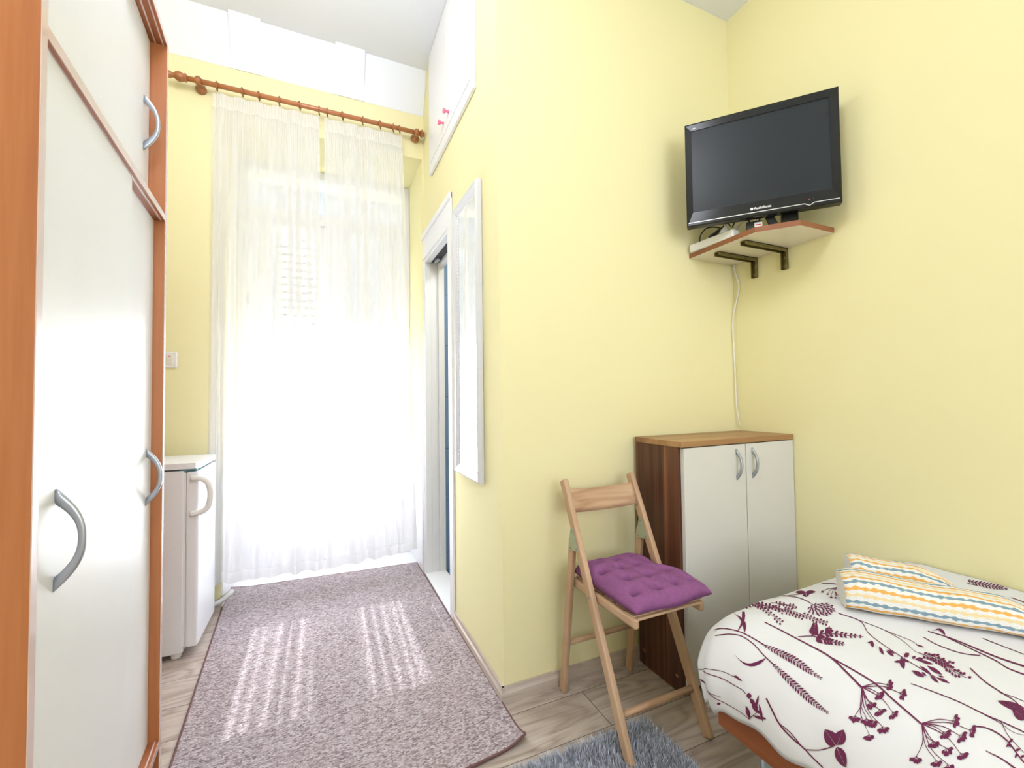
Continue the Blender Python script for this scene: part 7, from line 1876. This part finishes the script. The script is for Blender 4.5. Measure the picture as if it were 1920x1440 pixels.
5994 4568 6031 4596 -118 -142 -109 -133 -33 -61 -47 -75 -17 -47 -23 -52 -9 -40 -12 -42 -3 -34 -6 -36 0 -30 -2 -32 2 -27 2 -28 4 -25 3 -26 6 -22 5 -22 6 -19 5 -20 12 -27 11 -27 13 -22 12 -23 13 -19 13 -20 13 -18 13 -18 13 -17 12 -18 12 -18 12 -18 11 -20 11 -20 9 -22 9 -22 9 -24 8 -24 7 -24 7 -24 6 -24 6 -24 5 -24 5 -25 5 -23 5 -23 4 -23 3 -23 3 -25 4 -26 2 -25 1 -25 0 -24 0 -24 1 -24 1 -24 1 -23 0 -23 2 -22 3 -22 4 -22 3 -22 5 -20 5 -20 5 -20 5 -20 6 -20 6 -20 6 -19 5 -19 5 -20 6 -20
5950 4480 5969 4498 -42 -56 124 97
5834 4390 5839 4393 -68 -54 -15 -32 -37 -36 -31 -36 0 -20 -59 -43
5872 4356 5880 4363 -15 -30 67 46 13 -3 34 14 65 43 -37 -50
5798 4306 5803 4307 -53 -40 -9 -25 -31 -30 -24 -29 1 -19 -51 -35
5848 4282 5853 4287 -11 -25 50 29 12 -4 25 7 52 31 -22 -34
5793 4246 5797 4248 -45 -32 -1 -19 -24 -24 -17 -22 6 -15 -45 -30
5853 4232 5857 4236 4 -16 50 29 20 2 31 12 53 32 -4 -23
5799 4199 5804 4201 -37 -28 8 -11 -18 -19 -10 -18 14 -8 -40 -27
5847 4179 5851 4183 -4 -18 40 21 13 -2 22 5 43 23 -10 -23
5801 4153 5805 4154 -37 -26 4 -14 -19 -19 -12 -18 10 -12 -39 -25
5863 4146 5866 4149 6 -13 41 22 20 0 28 9 44 26 2 -18
5810 4116 5814 4116 -35 -24 4 -14 -18 -19 -12 -17 8 -12 -37 -23
5871 4105 5874 4108 2 -15 37 18 16 -1 23 5 39 21 -3 -18
5835 4084 5839 4086 -29 -21 13 -7 -12 -15 -4 -13 18 -5 -32 -22
5854 4050 5858 4051 -28 -20 12 -7 -12 -15 -4 -13 17 -6 -31 -21
5912 4042 5915 4045 7 -11 35 17 17 -1 23 5 37 19 3 -15
5878 4024 5882 4025 -26 -19 15 -5 -9 -14 -1 -11 19 -4 -30 -20
5929 4013 5932 4016 4 -12 33 15 16 -2 21 4 35 18 1 -16
5895 3996 5899 3997 -27 -19 13 -8 -11 -15 -4 -12 16 -6 -31 -20
5951 3985 5953 3987 8 -11 35 16 19 -1 24 5 37 19 6 -14
5909 3963 5912 3964 -30 -18 8 -11 -14 -16 -8 -14 11 -10 -33 -19
5921 3928 5924 3928 -31 -18 5 -12 -16 -16 -9 -14 8 -12 -34 -19
5929 3890 5932 3890 -32 -18 2 -14 -18 -16 -12 -16 5 -14 -35 -18
5942 3854 5946 3855 -29 -17 6 -11 -15 -14 -8 -13 10 -10 -33 -18
5987 3834 5990 3837 3 -13 33 12 15 -3 21 3 36 15 -1 -16
5946 3817 5949 3817 -31 -17 3 -13 -17 -15 -10 -14 6 -13 -34 -17
5993 3795 5996 3797 2 -14 32 12 15 -3 21 2 35 15 -1 -16
5951 3777 5954 3777 -31 -16 1 -13 -19 -15 -12 -15 5 -13 -34 -16
5993 3751 5996 3753 0 -14 31 11 12 -4 20 1 35 13 -4 -17
5958 3737 5962 3738 -28 -15 6 -10 -15 -14 -7 -12 10 -9 -32 -16
5990 3709 5993 3711 -3 -14 31 10 10 -5 16 0 33 11 -7 -17
5954 3695 5957 3695 -31 -15 1 -13 -18 -15 -12 -14 4 -13 -34 -15
5993 3670 5996 3673 -4 -14 29 9 9 -5 17 0 33 12 -8 -17
5959 3657 5962 3657 -30 -16 2 -12 -17 -14 -10 -14 6 -12 -33 -15
6008 3638 6010 3640 4 -12 33 12 16 -2 21 3 35 14 2 -14
5971 3623 5975 3623 -27 -16 9 -8 -13 -12 -6 -11 12 -8 -31 -16
6010 3601 6013 3603 -3 -14 29 10 10 -4 17 0 33 12 -6 -16
5975 3587 5979 3587 -29 -16 3 -12 -17 -14 -10 -13 7 -11 -33 -16
6023 3569 6026 3571 2 -12 31 11 13 -3 19 2 34 13 -1 -15
5987 3554 5991 3555 -28 -15 5 -10 -15 -13 -8 -12 9 -10 -31 -16
5960 4262 5984 4279 8 -27 5 -29 10 -23 8 -25 11 -23 10 -24 12 -23 11 -24 13 -26 11 -27 9 -20 8 -22 10 -21 9 -22 10 -22 10 -22 12 -22 10 -22 12 -21 12 -22 14 -20 13 -21 14 -19 13 -19
6002 4227 6007 4231 -6 -18 40 23 12 -2 21 7 42 26 -13 -24
6025 4191 6029 4195 2 -13 40 23 16 0 24 9 42 26 -4 -19
5983 4165 5988 4167 -32 -23 9 -8 -15 -16 -7 -14 14 -6 -36 -24
6039 4144 6042 4148 -4 -15 35 17 11 -2 19 5 37 20 -9 -20
6003 4124 6007 4125 -32 -21 8 -9 -15 -16 -8 -14 13 -7 -34 -21
6023 4095 6027 4097 -28 -19 13 -6 -11 -13 -4 -10 17 -4 -31 -20
6067 4077 6071 4080 -1 -14 31 14 11 -2 18 4 34 17 -6 -17
6038 4061 6042 4063 -27 -18 11 -7 -12 -12 -4 -10 16 -5 -30 -19
6089 4045 6092 4048 3 -11 31 15 14 -1 20 4 34 17 0 -14
6053 4027 6057 4028 -27 -17 8 -9 -13 -14 -6 -12 12 -7 -30 -17
6080 3998 6084 4000 -24 -16 15 -4 -8 -12 -1 -9 18 -2 -28 -18
5838 4025 5850 4031 3 -27 3 -28 4 -29 3 -28 4 -28 4 -29 4 -26 3 -26 5 -24 4 -24 6 -25 6 -26 6 -23 5 -23 6 -21 6 -21 7 -22 6 -22
5830 3970 5833 3970 -28 -15 1 -12 -17 -14 -11 -14 4 -12 -31 -15
5867 3944 5871 3947 -3 -13 26 10 9 -4 15 1 30 12 -6 -16
5835 3930 5838 3930 -28 -15 1 -12 -16 -13 -11 -14 4 -12 -30 -14
5878 3909 5881 3912 3 -11 29 12 13 -2 18 3 32 14 0 -14
5846 3895 5849 3896 -26 -14 7 -9 -12 -12 -6 -11 10 -8 -28 -15
5881 3870 5884 3872 -2 -13 27 10 9 -4 15 1 30 13 -5 -15
5850 3856 5854 3856 -26 -15 3 -10 -15 -12 -9 -13 7 -11 -29 -14
5892 3834 5895 3836 -1 -12 26 11 10 -3 16 2 29 12 -4 -15
5865 3822 5868 3823 -24 -14 9 -7 -11 -12 -4 -10 12 -6 -28 -15
5907 3802 5909 3804 5 -10 29 13 15 -1 20 3 31 14 3 -12
5872 3786 5875 3787 -26 -14 5 -9 -13 -12 -6 -12 9 -9 -29 -14
5814 4323 5836 4340 -6 -38 -8 -42 2 -33 -1 -34 4 -30 2 -32 3 -30 2 -31 1 -30 -1 -32 -4 -32 -5 -33 -7 -32 -8 -33 -6 -32 -7 -32 -5 -30 -6 -31 -2 -28 -3 -28
5840 4273 5845 4278 -2 -17 44 30 14 1 27 11 47 32 -12 -25
5788 4239 5793 4240 -38 -26 0 -15 -21 -21 -15 -19 6 -12 -39 -25
5840 4217 5844 4221 -5 -17 37 23 11 -1 20 6 39 24 -11 -22
5802 4194 5806 4195 -34 -22 6 -9 -16 -17 -9 -15 11 -8 -36 -22
5842 4166 5846 4169 -2 -15 35 19 12 -2 20 6 38 22 -7 -20
5829 4109 5833 4112 -4 -16 31 14 9 -3 16 2 34 16 -9 -19
5794 4093 5797 4093 -29 -15 1 -12 -16 -14 -11 -13 4 -11 -31 -15
5813 4053 5817 4056 -8 -15 26 10 6 -5 13 0 29 12 -12 -18
5788 4043 5791 4044 -26 -13 6 -9 -13 -12 -7 -11 10 -8 -28 -13
5812 4007 5815 4010 -2 -13 27 11 9 -3 15 1 30 13 -5 -15
5780 3994 5783 3995 -26 -12 2 -12 -14 -12 -9 -12 4 -12 -29 -12
6419 4408 6479 4452 -27 -58 -44 -72 -11 -45 -17 -50 -3 -38 -7 -42 1 -34 -2 -36 2 -30 0 -32 1 -28 0 -30 -2 -38 -4 -40 -5 -35 -6 -37 -6 -33 -7 -33 -6 -29 -6 -30 -8 -35 -9 -37 -10 -34 -11 -33 -11 -33 -10 -34
6343 3806 6346 3807 -35 -27 -6 -19 -2 -19 -1 -11 32 0 3 -15
6294 3820 6297 3820 -41 -27 -15 -21 -12 -22 -7 -15 24 -7 -6 -18
6363 3835 6367 3836 -32 -27 -2 -17 3 -17 1 -10 35 2 7 -14
6319 3782 6322 3782 -38 -27 -9 -19 -5 -20 -4 -13 29 -3 0 -16
6301 3854 6304 3854 -44 -27 -19 -23 -15 -24 -9 -15 21 -9 -9 -20
6395 3806 6399 3807 -30 -27 0 -16 4 -16 3 -10 37 3 8 -12
6266 3795 6268 3795 -43 -26 -18 -22 -16 -23 -10 -15 19 -10 -10 -20
6350 3865 6354 3866 -31 -28 -1 -17 3 -16 2 -10 36 2 7 -13
6362 3766 6365 3767 -34 -26 -4 -18 -1 -18 -1 -11 34 0 4 -14
6262 3845 6264 3844 -48 -22 -30 -24 -29 -27 -19 -18 4 -18 -22 -23
6417 3835 6421 3836 -26 -27 5 -14 9 -13 6 -8 41 6 12 -10
6279 3761 6282 3761 -40 -26 -13 -20 -10 -22 -7 -14 24 -6 -5 -18
6316 3888 6319 3888 -45 -27 -21 -24 -17 -25 -11 -16 18 -11 -11 -21
6419 3778 6423 3779 -30 -26 1 -15 6 -16 3 -10 37 4 8 -12
6229 3808 6231 3808 -47 -22 -29 -24 -27 -26 -17 -17 6 -17 -20 -23
6394 3871 6399 3873 -23 -26 7 -13 13 -12 8 -7 41 9 15 -9
6334 3741 6337 3741 -36 -27 -7 -18 -3 -19 -2 -12 30 -2 1 -15
6272 3875 6272 3873 -46 -12 -40 -21 -42 -26 -28 -17 -18 -26 -35 -24
6457 3815 6462 3816 -25 -27 5 -14 10 -13 6 -8 41 8 14 -9
6233 3763 6235 3763 -44 -25 -20 -23 -18 -24 -12 -15 17 -11 -11 -20
6335 3900 6339 3901 -29 -28 1 -16 6 -16 4 -10 37 5 9 -12
6410 3747 6413 3748 -32 -27 -1 -16 3 -16 2 -11 36 2 7 -12
6216 3836 6216 3834 -47 -15 -39 -23 -40 -25 -26 -16 -14 -25 -33 -24
6449 3862 6453 3863 -21 -26 10 -11 16 -10 10 -6 43 10 17 -7
6284 3728 6288 3728 -38 -26 -12 -20 -8 -21 -6 -13 26 -5 -3 -17
6304 3900 6302 3898 -32 2 -41 -14 -47 -19 -30 -12 -37 -29 -41 -19
6474 3782 6479 3784 -26 -26 3 -14 9 -14 6 -9 39 7 12 -10
6195 3782 6196 3781 -47 -21 -30 -23 -29 -26 -18 -17 3 -18 -22 -23
6383 3899 6388 3901 -14 -24 15 -9 20 -7 12 -4 45 14 22 -4
6371 3720 6375 3720 -33 -27 -5 -17 -1 -18 0 -11 33 0 4 -14
6220 3865 6218 3863 -34 0 -40 -15 -46 -20 -29 -13 -33 -28 -41 -19
6495 3837 6500 3838 -21 -26 9 -11 15 -10 9 -7 43 10 17 -7
6228 3731 6231 3731 -42 -25 -19 -22 -16 -23 -10 -15 19 -10 -9 -19
6349 3912 6346 3910 -7 17 -31 -2 -38 -6 -23 -3 -48 -24 -36 -8
6462 3745 6466 3746 -29 -26 2 -15 6 -15 3 -9 39 4 10 -11
6174 3813 6174 3811 -45 -12 -39 -21 -41 -25 -26 -16 -16 -26 -34 -23
6451 3890 6456 3892 -14 -24 16 -8 22 -6 13 -4 46 14 22 -3
6312 3703 6316 3703 -36 -26 -9 -19 -5 -20 -4 -12 28 -3 0 -16
6244 3894 6240 3891 -17 11 -34 -6 -41 -9 -26 -6 -44 -26 -38 -11
6520 3800 6524 3801 -24 -26 8 -12 13 -12 7 -7 42 9 15 -9
6178 3751 6180 3750 -46 -22 -28 -23 -26 -26 -16 -16 7 -16 -19 -22
6340 3911 6343 3913 9 -14 31 5 37 7 22 4 43 23 33 7
6421 3711 6425 3712 -31 -26 -2 -17 2 -17 2 -10 35 2 6 -12
6170 3848 6168 3845 -33 0 -40 -14 -45 -18 -29 -12 -34 -28 -39 -18
6513 3866 6518 3868 -17 -25 13 -10 20 -8 12 -4 45 13 21 -5
6244 3702 6247 3702 -40 -26 -15 -21 -12 -22 -7 -14 23 -7 -6 -18
6644 4205 6644 4205 -2 24 -62 -11 0 27 -23 13 4 30 -2 24 7 33 15 37 19 41 38 51 38 56 84 85
6661 4214 6661 4214 -2 26 68 67 2 27 34 50 5 31 20 42 10 35 4 33 14 38 -14 22 20 45 -45 0
6660 4215 6660 4215 20 -13 75 23 20 -11 37 -1 21 -12 20 -13 21 -11 6 -20 19 -12 -2 -26 17 -14 -11 -31
6645 4204 6645 4204 20 -12 -29 -43 20 -11 7 -20 21 -11 21 -10 21 -11 33 -4 24 -9 42 2 27 -8 52 9
6656 4209 6656 4209 -28 -21 25 -21 -26 -19 -11 -20 -26 -19 -25 -19 -23 -18 -35 -18 -24 -17 -45 -17 -25 -17 -57 -16
6648 4209 6648 4209 -28 -21 -81 -20 -26 -19 -41 -20 -25 -19 -25 -19 -24 -18 -12 -17 -22 -17 -2 -18 -19 -17 14 -17
6476 4466 6566 4539 -27 -57 -73 -97 -9 -42 -18 -50 0 -34 -5 -37 8 -28 6 -31 16 -25 14 -26 20 -17 19 -18 24 -15 23 -16 27 -15 27 -14 29 -13 28 -14 29 -12 29 -13 29 -13 29 -12
7196 4084 7175 4072 -35 10 -34 10 -34 11 -33 12 -35 11 -34 11 -38 6 -36 6 -56 0 -54 1 -60 -6 -58 -5 -59 -6 -58 -5
6874 4107 6873 4105 -27 0 -45 -26 -45 -26 -27 -1
6872 4106 6875 4106 -40 -14 -19 -22 -18 -21 -39 -14
6871 4105 6876 4107 -46 -28 1 -17 2 -16 -45 -28
7195 4084 7176 4072 -44 3 -43 3 -45 3 -43 4 -53 -5 -48 -3 -99 -28 -94 -26 -101 -33 -98 -32
6852 4022 6851 4020 -27 0 -39 -22 -39 -22 -27 0
6850 4021 6852 4021 -36 -12 -14 -19 -14 -18 -35 -12
6849 4021 6854 4022 -39 -25 4 -14 5 -14 -39 -25
7194 4084 7178 4072 -73 -10 -69 -9 -86 -22 -80 -19 -80 -33 -73 -30 -83 -39 -83 -38 -81 -38 -80 -38
6793 3941 6792 3939 -27 0 -37 -22 -37 -22 -27 0
6791 3940 6793 3939 -35 -12 -13 -18 -13 -18 -35 -11
6790 3939 6794 3940 -38 -24 5 -14 5 -13 -38 -23
7189 4082 7183 4073 -134 -48 -129 -46 -72 -39 -65 -34 -76 -45 -76 -45 -74 -45 -75 -44
6836 3906 6835 3904 -27 0 -37 -22 -37 -22 -27 0
6834 3905 6836 3904 -35 -12 -13 -18 -13 -17 -35 -11
6833 3904 6837 3905 -38 -23 5 -14 5 -14 -38 -23
7181 4079 7190 4077 -100 -61 -99 -59 -56 -40 -56 -40 -65 -49 -65 -48 -63 -47 -64 -48
6902 3883 6901 3881 -27 0 -38 -21 -37 -21 -26 0
6900 3883 6903 3882 -36 -12 -14 -18 -13 -18 -36 -11
6899 3882 6904 3883 -38 -24 4 -14 4 -13 -38 -23
7174 4073 7197 4082 -10 -30 -14 -31 -10 -29 -14 -32 -10 -34 -12 -34
7151 3984 7150 3981 -29 -1 -41 -23 -40 -23 -28 0
7149 3983 7152 3982 -38 -13 -15 -19 -15 -18 -39 -12
7148 3982 7153 3983 -42 -25 4 -14 5 -14 -42 -25
7011 3900 7015 3901 -37 -23 2 -14 1 -14 -37 -23
6943 3961 6947 3962 -37 -24 2 -15 2 -15 -37 -24
7180 4032 7185 4033 -41 -25 1 -15 2 -15 -40 -25
7104 4022 7108 4023 -40 -24 1 -15 2 -15 -39 -24
6996 3998 7001 3999 -37 -24 2 -15 2 -15 -38 -24
7146 3977 7150 3978 -39 -24 2 -15 1 -15 -39 -24
7048 3931 7053 3932 -38 -24 1 -15 2 -14 -37 -23
6927 3952 6932 3953 -36 -23 2 -14 2 -15 -37 -24
6963 3916 6967 3918 -37 -23 2 -15 2 -14 -37 -23
7020 3934 7024 3935 -37 -24 2 -14 1 -14 -37 -24
6963 3947 6967 3948 -37 -24 2 -15 2 -14 -37 -23
7015 3906 7019 3907 -37 -24 2 -15 2 -14 -37 -23
6985 3948 6989 3949 -37 -24 2 -15 1 -14 -37 -23
7150 4032 7154 4033 -41 -25 1 -15 2 -15 -40 -25
7284 4359 7356 4404 -10 -39 -25 -50 -1 -32 -9 -37 3 -29 -3 -33 4 -28 0 -31 4 -29 0 -32 2 -25 -1 -27 2 -26 0 -28 3 -25 1 -27 4 -25 2 -26 6 -23 4 -24 9 -22 7 -23
9340 3389 9371 3398 3 -24 2 -23 3 -23 2 -24 2 -23 2 -24 2 -23 2 -23 3 -23 2 -23 4 -22 3 -22 5 -22 4 -22 6 -20 6 -21 9 -21 8 -20 11 -19 11 -20 12 -20 12 -20 14 -19 12 -19 13 -18 13 -18 12 -17 12 -17 11 -15 10 -16 9 -14 8 -14 14 -27 14 -28 8 -19 8 -19 9 -19 8 -19
9367 3397 9375 3399 5 -10 35 2 20 -5 21 -4 36 2 4 -10
9336 3388 9344 3390 -33 -20 -2 -12 -17 -15 -18 -16 -2 -12 -33 -19
9371 3359 9379 3362 10 -10 48 5 29 -3 30 -3 49 5 9 -10
9340 3351 9348 3352 -46 -24 -7 -15 -26 -19 -27 -19 -7 -15 -45 -23
9374 3321 9382 3324 15 -10 59 8 37 -1 37 -1 59 8 15 -10
9344 3313 9351 3315 -57 -26 -12 -18 -33 -22 -34 -22 -12 -17 -56 -26
9378 3285 9385 3287 19 -11 68 10 43 0 44 0 69 10 19 -10
9348 3276 9355 3278 -65 -28 -15 -20 -38 -24 -40 -24 -15 -19 -63 -28
9384 3249 9391 3252 22 -10 74 12 49 1 49 1 75 12 23 -10
9353 3241 9360 3242 -68 -30 -16 -21 -42 -25 -42 -25 -15 -20 -67 -29
9393 3215 9400 3218 26 -9 78 13 52 2 52 2 79 13 27 -9
9363 3207 9370 3209 -70 -30 -15 -21 -42 -25 -43 -26 -14 -20 -68 -29
9408 3183 9414 3186 28 -8 79 13 53 3 54 3 80 13 29 -8
9377 3175 9384 3176 -68 -30 -12 -20 -39 -24 -40 -24 -12 -19 -67 -29
9427 3152 9433 3154 27 -8 76 13 52 2 53 2 77 13 28 -7
9397 3144 9404 3145 -64 -29 -10 -19 -37 -23 -37 -23 -9 -18 -63 -28
9447 3122 9454 3124 25 -8 70 11 47 2 48 2 71 11 24 -8
9417 3114 9424 3115 -58 -26 -7 -17 -31 -21 -32 -21 -7 -17 -57 -25
9466 3095 9473 3097 20 -8 61 9 40 0 40 0 62 9 20 -8
9436 3087 9444 3088 -49 -23 -5 -14 -26 -19 -26 -19 -4 -14 -49 -23
9481 3072 9488 3074 13 -8 49 5 31 -2 30 -2 48 5 14 -8
9451 3064 9458 3065 -39 -20 -1 -12 -20 -16 -21 -16 -2 -12 -39 -19
9499 3034 9507 3037 7 -8 34 1 20 -4 20 -4 34 1 6 -8
9469 3027 9477 3028 -27 -16 2 -9 -13 -13 -13 -13 2 -9 -27 -16
9190 3346 9220 3355 8 -22 8 -22 8 -21 8 -21 8 -21 7 -21 8 -21 8 -21 7 -21 8 -21
9127 2855 9164 2864 -8 -22 -9 -23 -9 -23 -9 -22 -9 -22 -9 -23 -8 -22 -8 -22 -9 -22 -9 -22 -8 -22 -9 -22 -8 -21 -8 -22
8759 2682 8785 2694 111 9 121 10 18 -17 24 -19 10 -23 10 -23
8699 2669 8735 2674 -46 -30 -47 -29 -30 -26 -29 -24 22 -15 18 -13 38 -10 36 -11
"""
def on_cloth(a, q):
    e = 1e-3
    n = (duvet(a + e, q) - duvet(a - e, q)).cross(duvet(a, q + e) - duvet(a, q - e))
    n.normalize()
    return duvet(a, q) + n * 0.0011
for line in PRINT.split('\n'):
    v_ = [int(t) for t in line.split()]
    if len(v_) < 8:
        continue
    for i in range(4, len(v_)):
        v_[i] += v_[i - 4]
    rows = []
    wmax = max(math.hypot(v_[i] - v_[i + 2], v_[i + 1] - v_[i + 3]) for i in range(0, len(v_), 4)) / 5000
    nx = 1 + int(wmax / 0.007)
    for i in range(0, len(v_), 4):
        la, lb, ra, rb = (t / 5000 for t in v_[i:i + 4])
        rows.append([b.bm.verts.new(on_cloth(la + (ra - la) * k / nx, lb + (rb - lb) * k / nx)) for k in range(nx + 1)])
    for r0, r1 in zip(rows, rows[1:]):
        for k in range(nx):
            f = b.bm.faces.new((r0[k], r0[k + 1], r1[k + 1], r1[k]))
            f.material_index = 1
            f.smooth = True
            f.normal_update()
DV = obj('duvet', b, ['duvet', 'plum'])
setp(DV, 'white duvet with a plum wild flower print over the bed', 'duvet')

# ------------------------------------------------------------------ towels
tdir = Vector((0.64, -0.768, 0)).normalized()
tper = Vector((0.768, 0.64, 0)).normalized()
def towel(label, A, length, depth, height, seed, droop):
    base_z = 0.561
    root_loc = Vector((A[0], A[1], base_z)) + tdir * length / 2 + tper * depth / 2
    b = MB()
    NS, NL = 56, 60
    per = []
    # rounded cross-section, starting at the bottom back and running bottom, front, top, back
    for k in range(NS):
        th = -PI / 2 - 2 * PI * k / NS
        c, s = math.cos(th), math.sin(th)
        ex = 0.62
        per.append((math.copysign(abs(c) ** ex, c), math.copysign(abs(s) ** ex, s)))
    acc = [0.0]
    for k in range(NS):
        p, q = per[k], per[(k + 1) % NS]
        acc.append(acc[-1] + math.hypot((q[0] - p[0]) * depth / 2, (q[1] - p[1]) * height / 2))
    def pt(u, v):
        k = int(round(u * NS)) % NS
        c, s = per[k]
        endf = 1 - 0.10 * max(0, 1 - v * 14) - 0.14 * max(0, (v - 0.90) * 10)
        hh = height * (1 - droop * v * v) * (1 + 0.04 * math.sin(v * 9 + seed)) * endf
        dd = depth * (1 + 0.05 * math.sin(v * 6 + seed)) * (0.96 if v < 0.01 or v > 0.99 else 1)
        # top leans back: the front face slopes
        lean = 0.018 * (s + 1) / 2
        p = Vector((A[0], A[1], base_z)) + tdir * (length * v) + tper * (depth / 2 + c * dd / 2 + lean) + Vector((0, 0, hh / 2 + s * hh / 2))
        p += Vector((0, 0, 1)) * 0.003 * noise.noise(Vector((c * 2 + seed, s * 2, v * 7)))
        return p
    vs = b.grid(pt, NS, NL, closed_u=True, uvfn=lambda u, v: (v * length, acc[min(NS, int(round(u * NS)))]))
    f = b.bm.faces.new([vs[k][0] for k in range(NS)]); f2 = b.bm.faces.new([vs[k][NL] for k in range(NS)][::-1])
    for ff in (f, f2):
        for l in ff.loops:
            l[b.uv].uv = (0.1, -0.25 * 0.0165)
    return single('towel', b, 'towel', tuple(root_loc - Vector((0, 0, 0))), label, 'towel', 'folded striped towels on the bed')
towel('striped folded towel lying in front on the duvet', (1.294, 0.712), 0.375, 0.112, 0.082, 0.4, 0.25)
towel('striped folded towel lying behind the other one near the wall', (1.430, 0.767), 0.235, 0.10, 0.090, 2.0, 0.35)

# ------------------------------------------------------------------ rugs
rugA = [(-0.400, 1.215), (0.622, 1.328), (0.612, 3.035), (-0.505, 3.105)]     # near left, near right, far right, far left
def bil(u, v):
    p = Vector(rugA[0]).lerp(Vector(rugA[1]), u); q = Vector(rugA[3]).lerp(Vector(rugA[2]), u)
    return p.lerp(q, v)
def rug_z(u, v):
    c = max(0, 1 - math.hypot((1 - u) * 1.1, v * 1.75) / 0.10)
    d = max(0, 1 - math.hypot(u * 1.1, (1 - v) * 1.75) / 0.10)
    return 0.0015 + 0.022 * c * c + 0.012 * d + 0.0008 * noise.noise(Vector((u * 5, v * 8, 0)))
rg = thing('carpet_runner', (0.05, 2.1, 0.003), 'grey brown flat carpet running from the bed to the window', 'carpet')
b = MB()
def rp(u, v, dz):
    p = bil(u, v); return Vector((p.x, p.y, 0.003 + rug_z(u, v) + dz))
t1 = b.grid(lambda u, v: rp(u, v, 0.006), 60, 90); t2 = b.grid(lambda u, v: rp(u, v, 0.0), 60, 90, flip=True)
obj('pile', b, 'carpet', rg)
b = MB()
loop = [rp(i / 60, 0, 0.003) for i in range(61)] + [rp(1, j / 90, 0.003) for j in range(1, 91)] + [rp(1 - i / 60, 1, 0.003) for i in range(1, 61)] + [rp(0, 1 - j / 90, 0.003) for j in range(1, 91)]
fine = spline(loop, 6)
b.tube(fine, [0.0042 + 0.0007 * (i % 2) for i in range(len(fine))], 7); obj('edge_binding', b, 'binding', rg, 'dark stitched edge')

sg = thing('shag_rug', (0.72, 0.85, 0), 'blue grey shaggy rug under the folding chair', 'rug')
sx0, sx1, sy0, sy1 = 0.34, 1.035, 0.45, 1.215
b = MB(); b.box((sx0, sy0, 0.0005), (sx1, sy1, 0.008), 0.002); obj('backing', b, 'shag_base', sg)
b = MB(); b.recalc = False
rnd = random.Random(5)
vis_y0 = 0.72
for k in range(34000):
    x = rnd.uniform(sx0 - 0.004, sx1 + 0.004); y = rnd.uniform(vis_y0 if k > 3000 else sy0, sy1 + 0.004)
    if x < 0.642 and y > 1.32: continue
    L = rnd.uniform(0.020, 0.034)
    lean = rnd.uniform(0.004, 0.016)
    ang = rnd.gauss(1.2 + 2.6 * noise.noise(Vector((x * 6, y * 6, 0))), 1.3)
    ex = max(0.0, (x - sx1 + 0.02)) + min(0.0, x - sx0 - 0.02)
    ey = max(0.0, (y - sy1 + 0.02)) + min(0.0, y - sy0 - 0.02)
    d = Vector((math.cos(ang) * lean + ex * 0.4, math.sin(ang) * lean + ey * 0.4, L))
    wa = rnd.uniform(0, 2 * PI)
    wv = Vector((math.cos(wa), math.sin(wa), 0)) * rnd.uniform(0.0013, 0.0024)
    p = Vector((x, y, 0.007))
    m1 = p + d * 0.55 + Vector((-d.x, -d.y, 0)) * 0.2
    q = [b.bm.verts.new(v_) for v_ in (p - wv, p + wv, m1 + wv * 0.85, m1 - wv * 0.85, p + d)]
    b.bm.faces.new((q[0], q[1], q[2], q[3])); b.bm.faces.new((q[3], q[2], q[4]))
pile = obj('pile', b, 'shag', sg)
pile['kind'] = 'stuff'
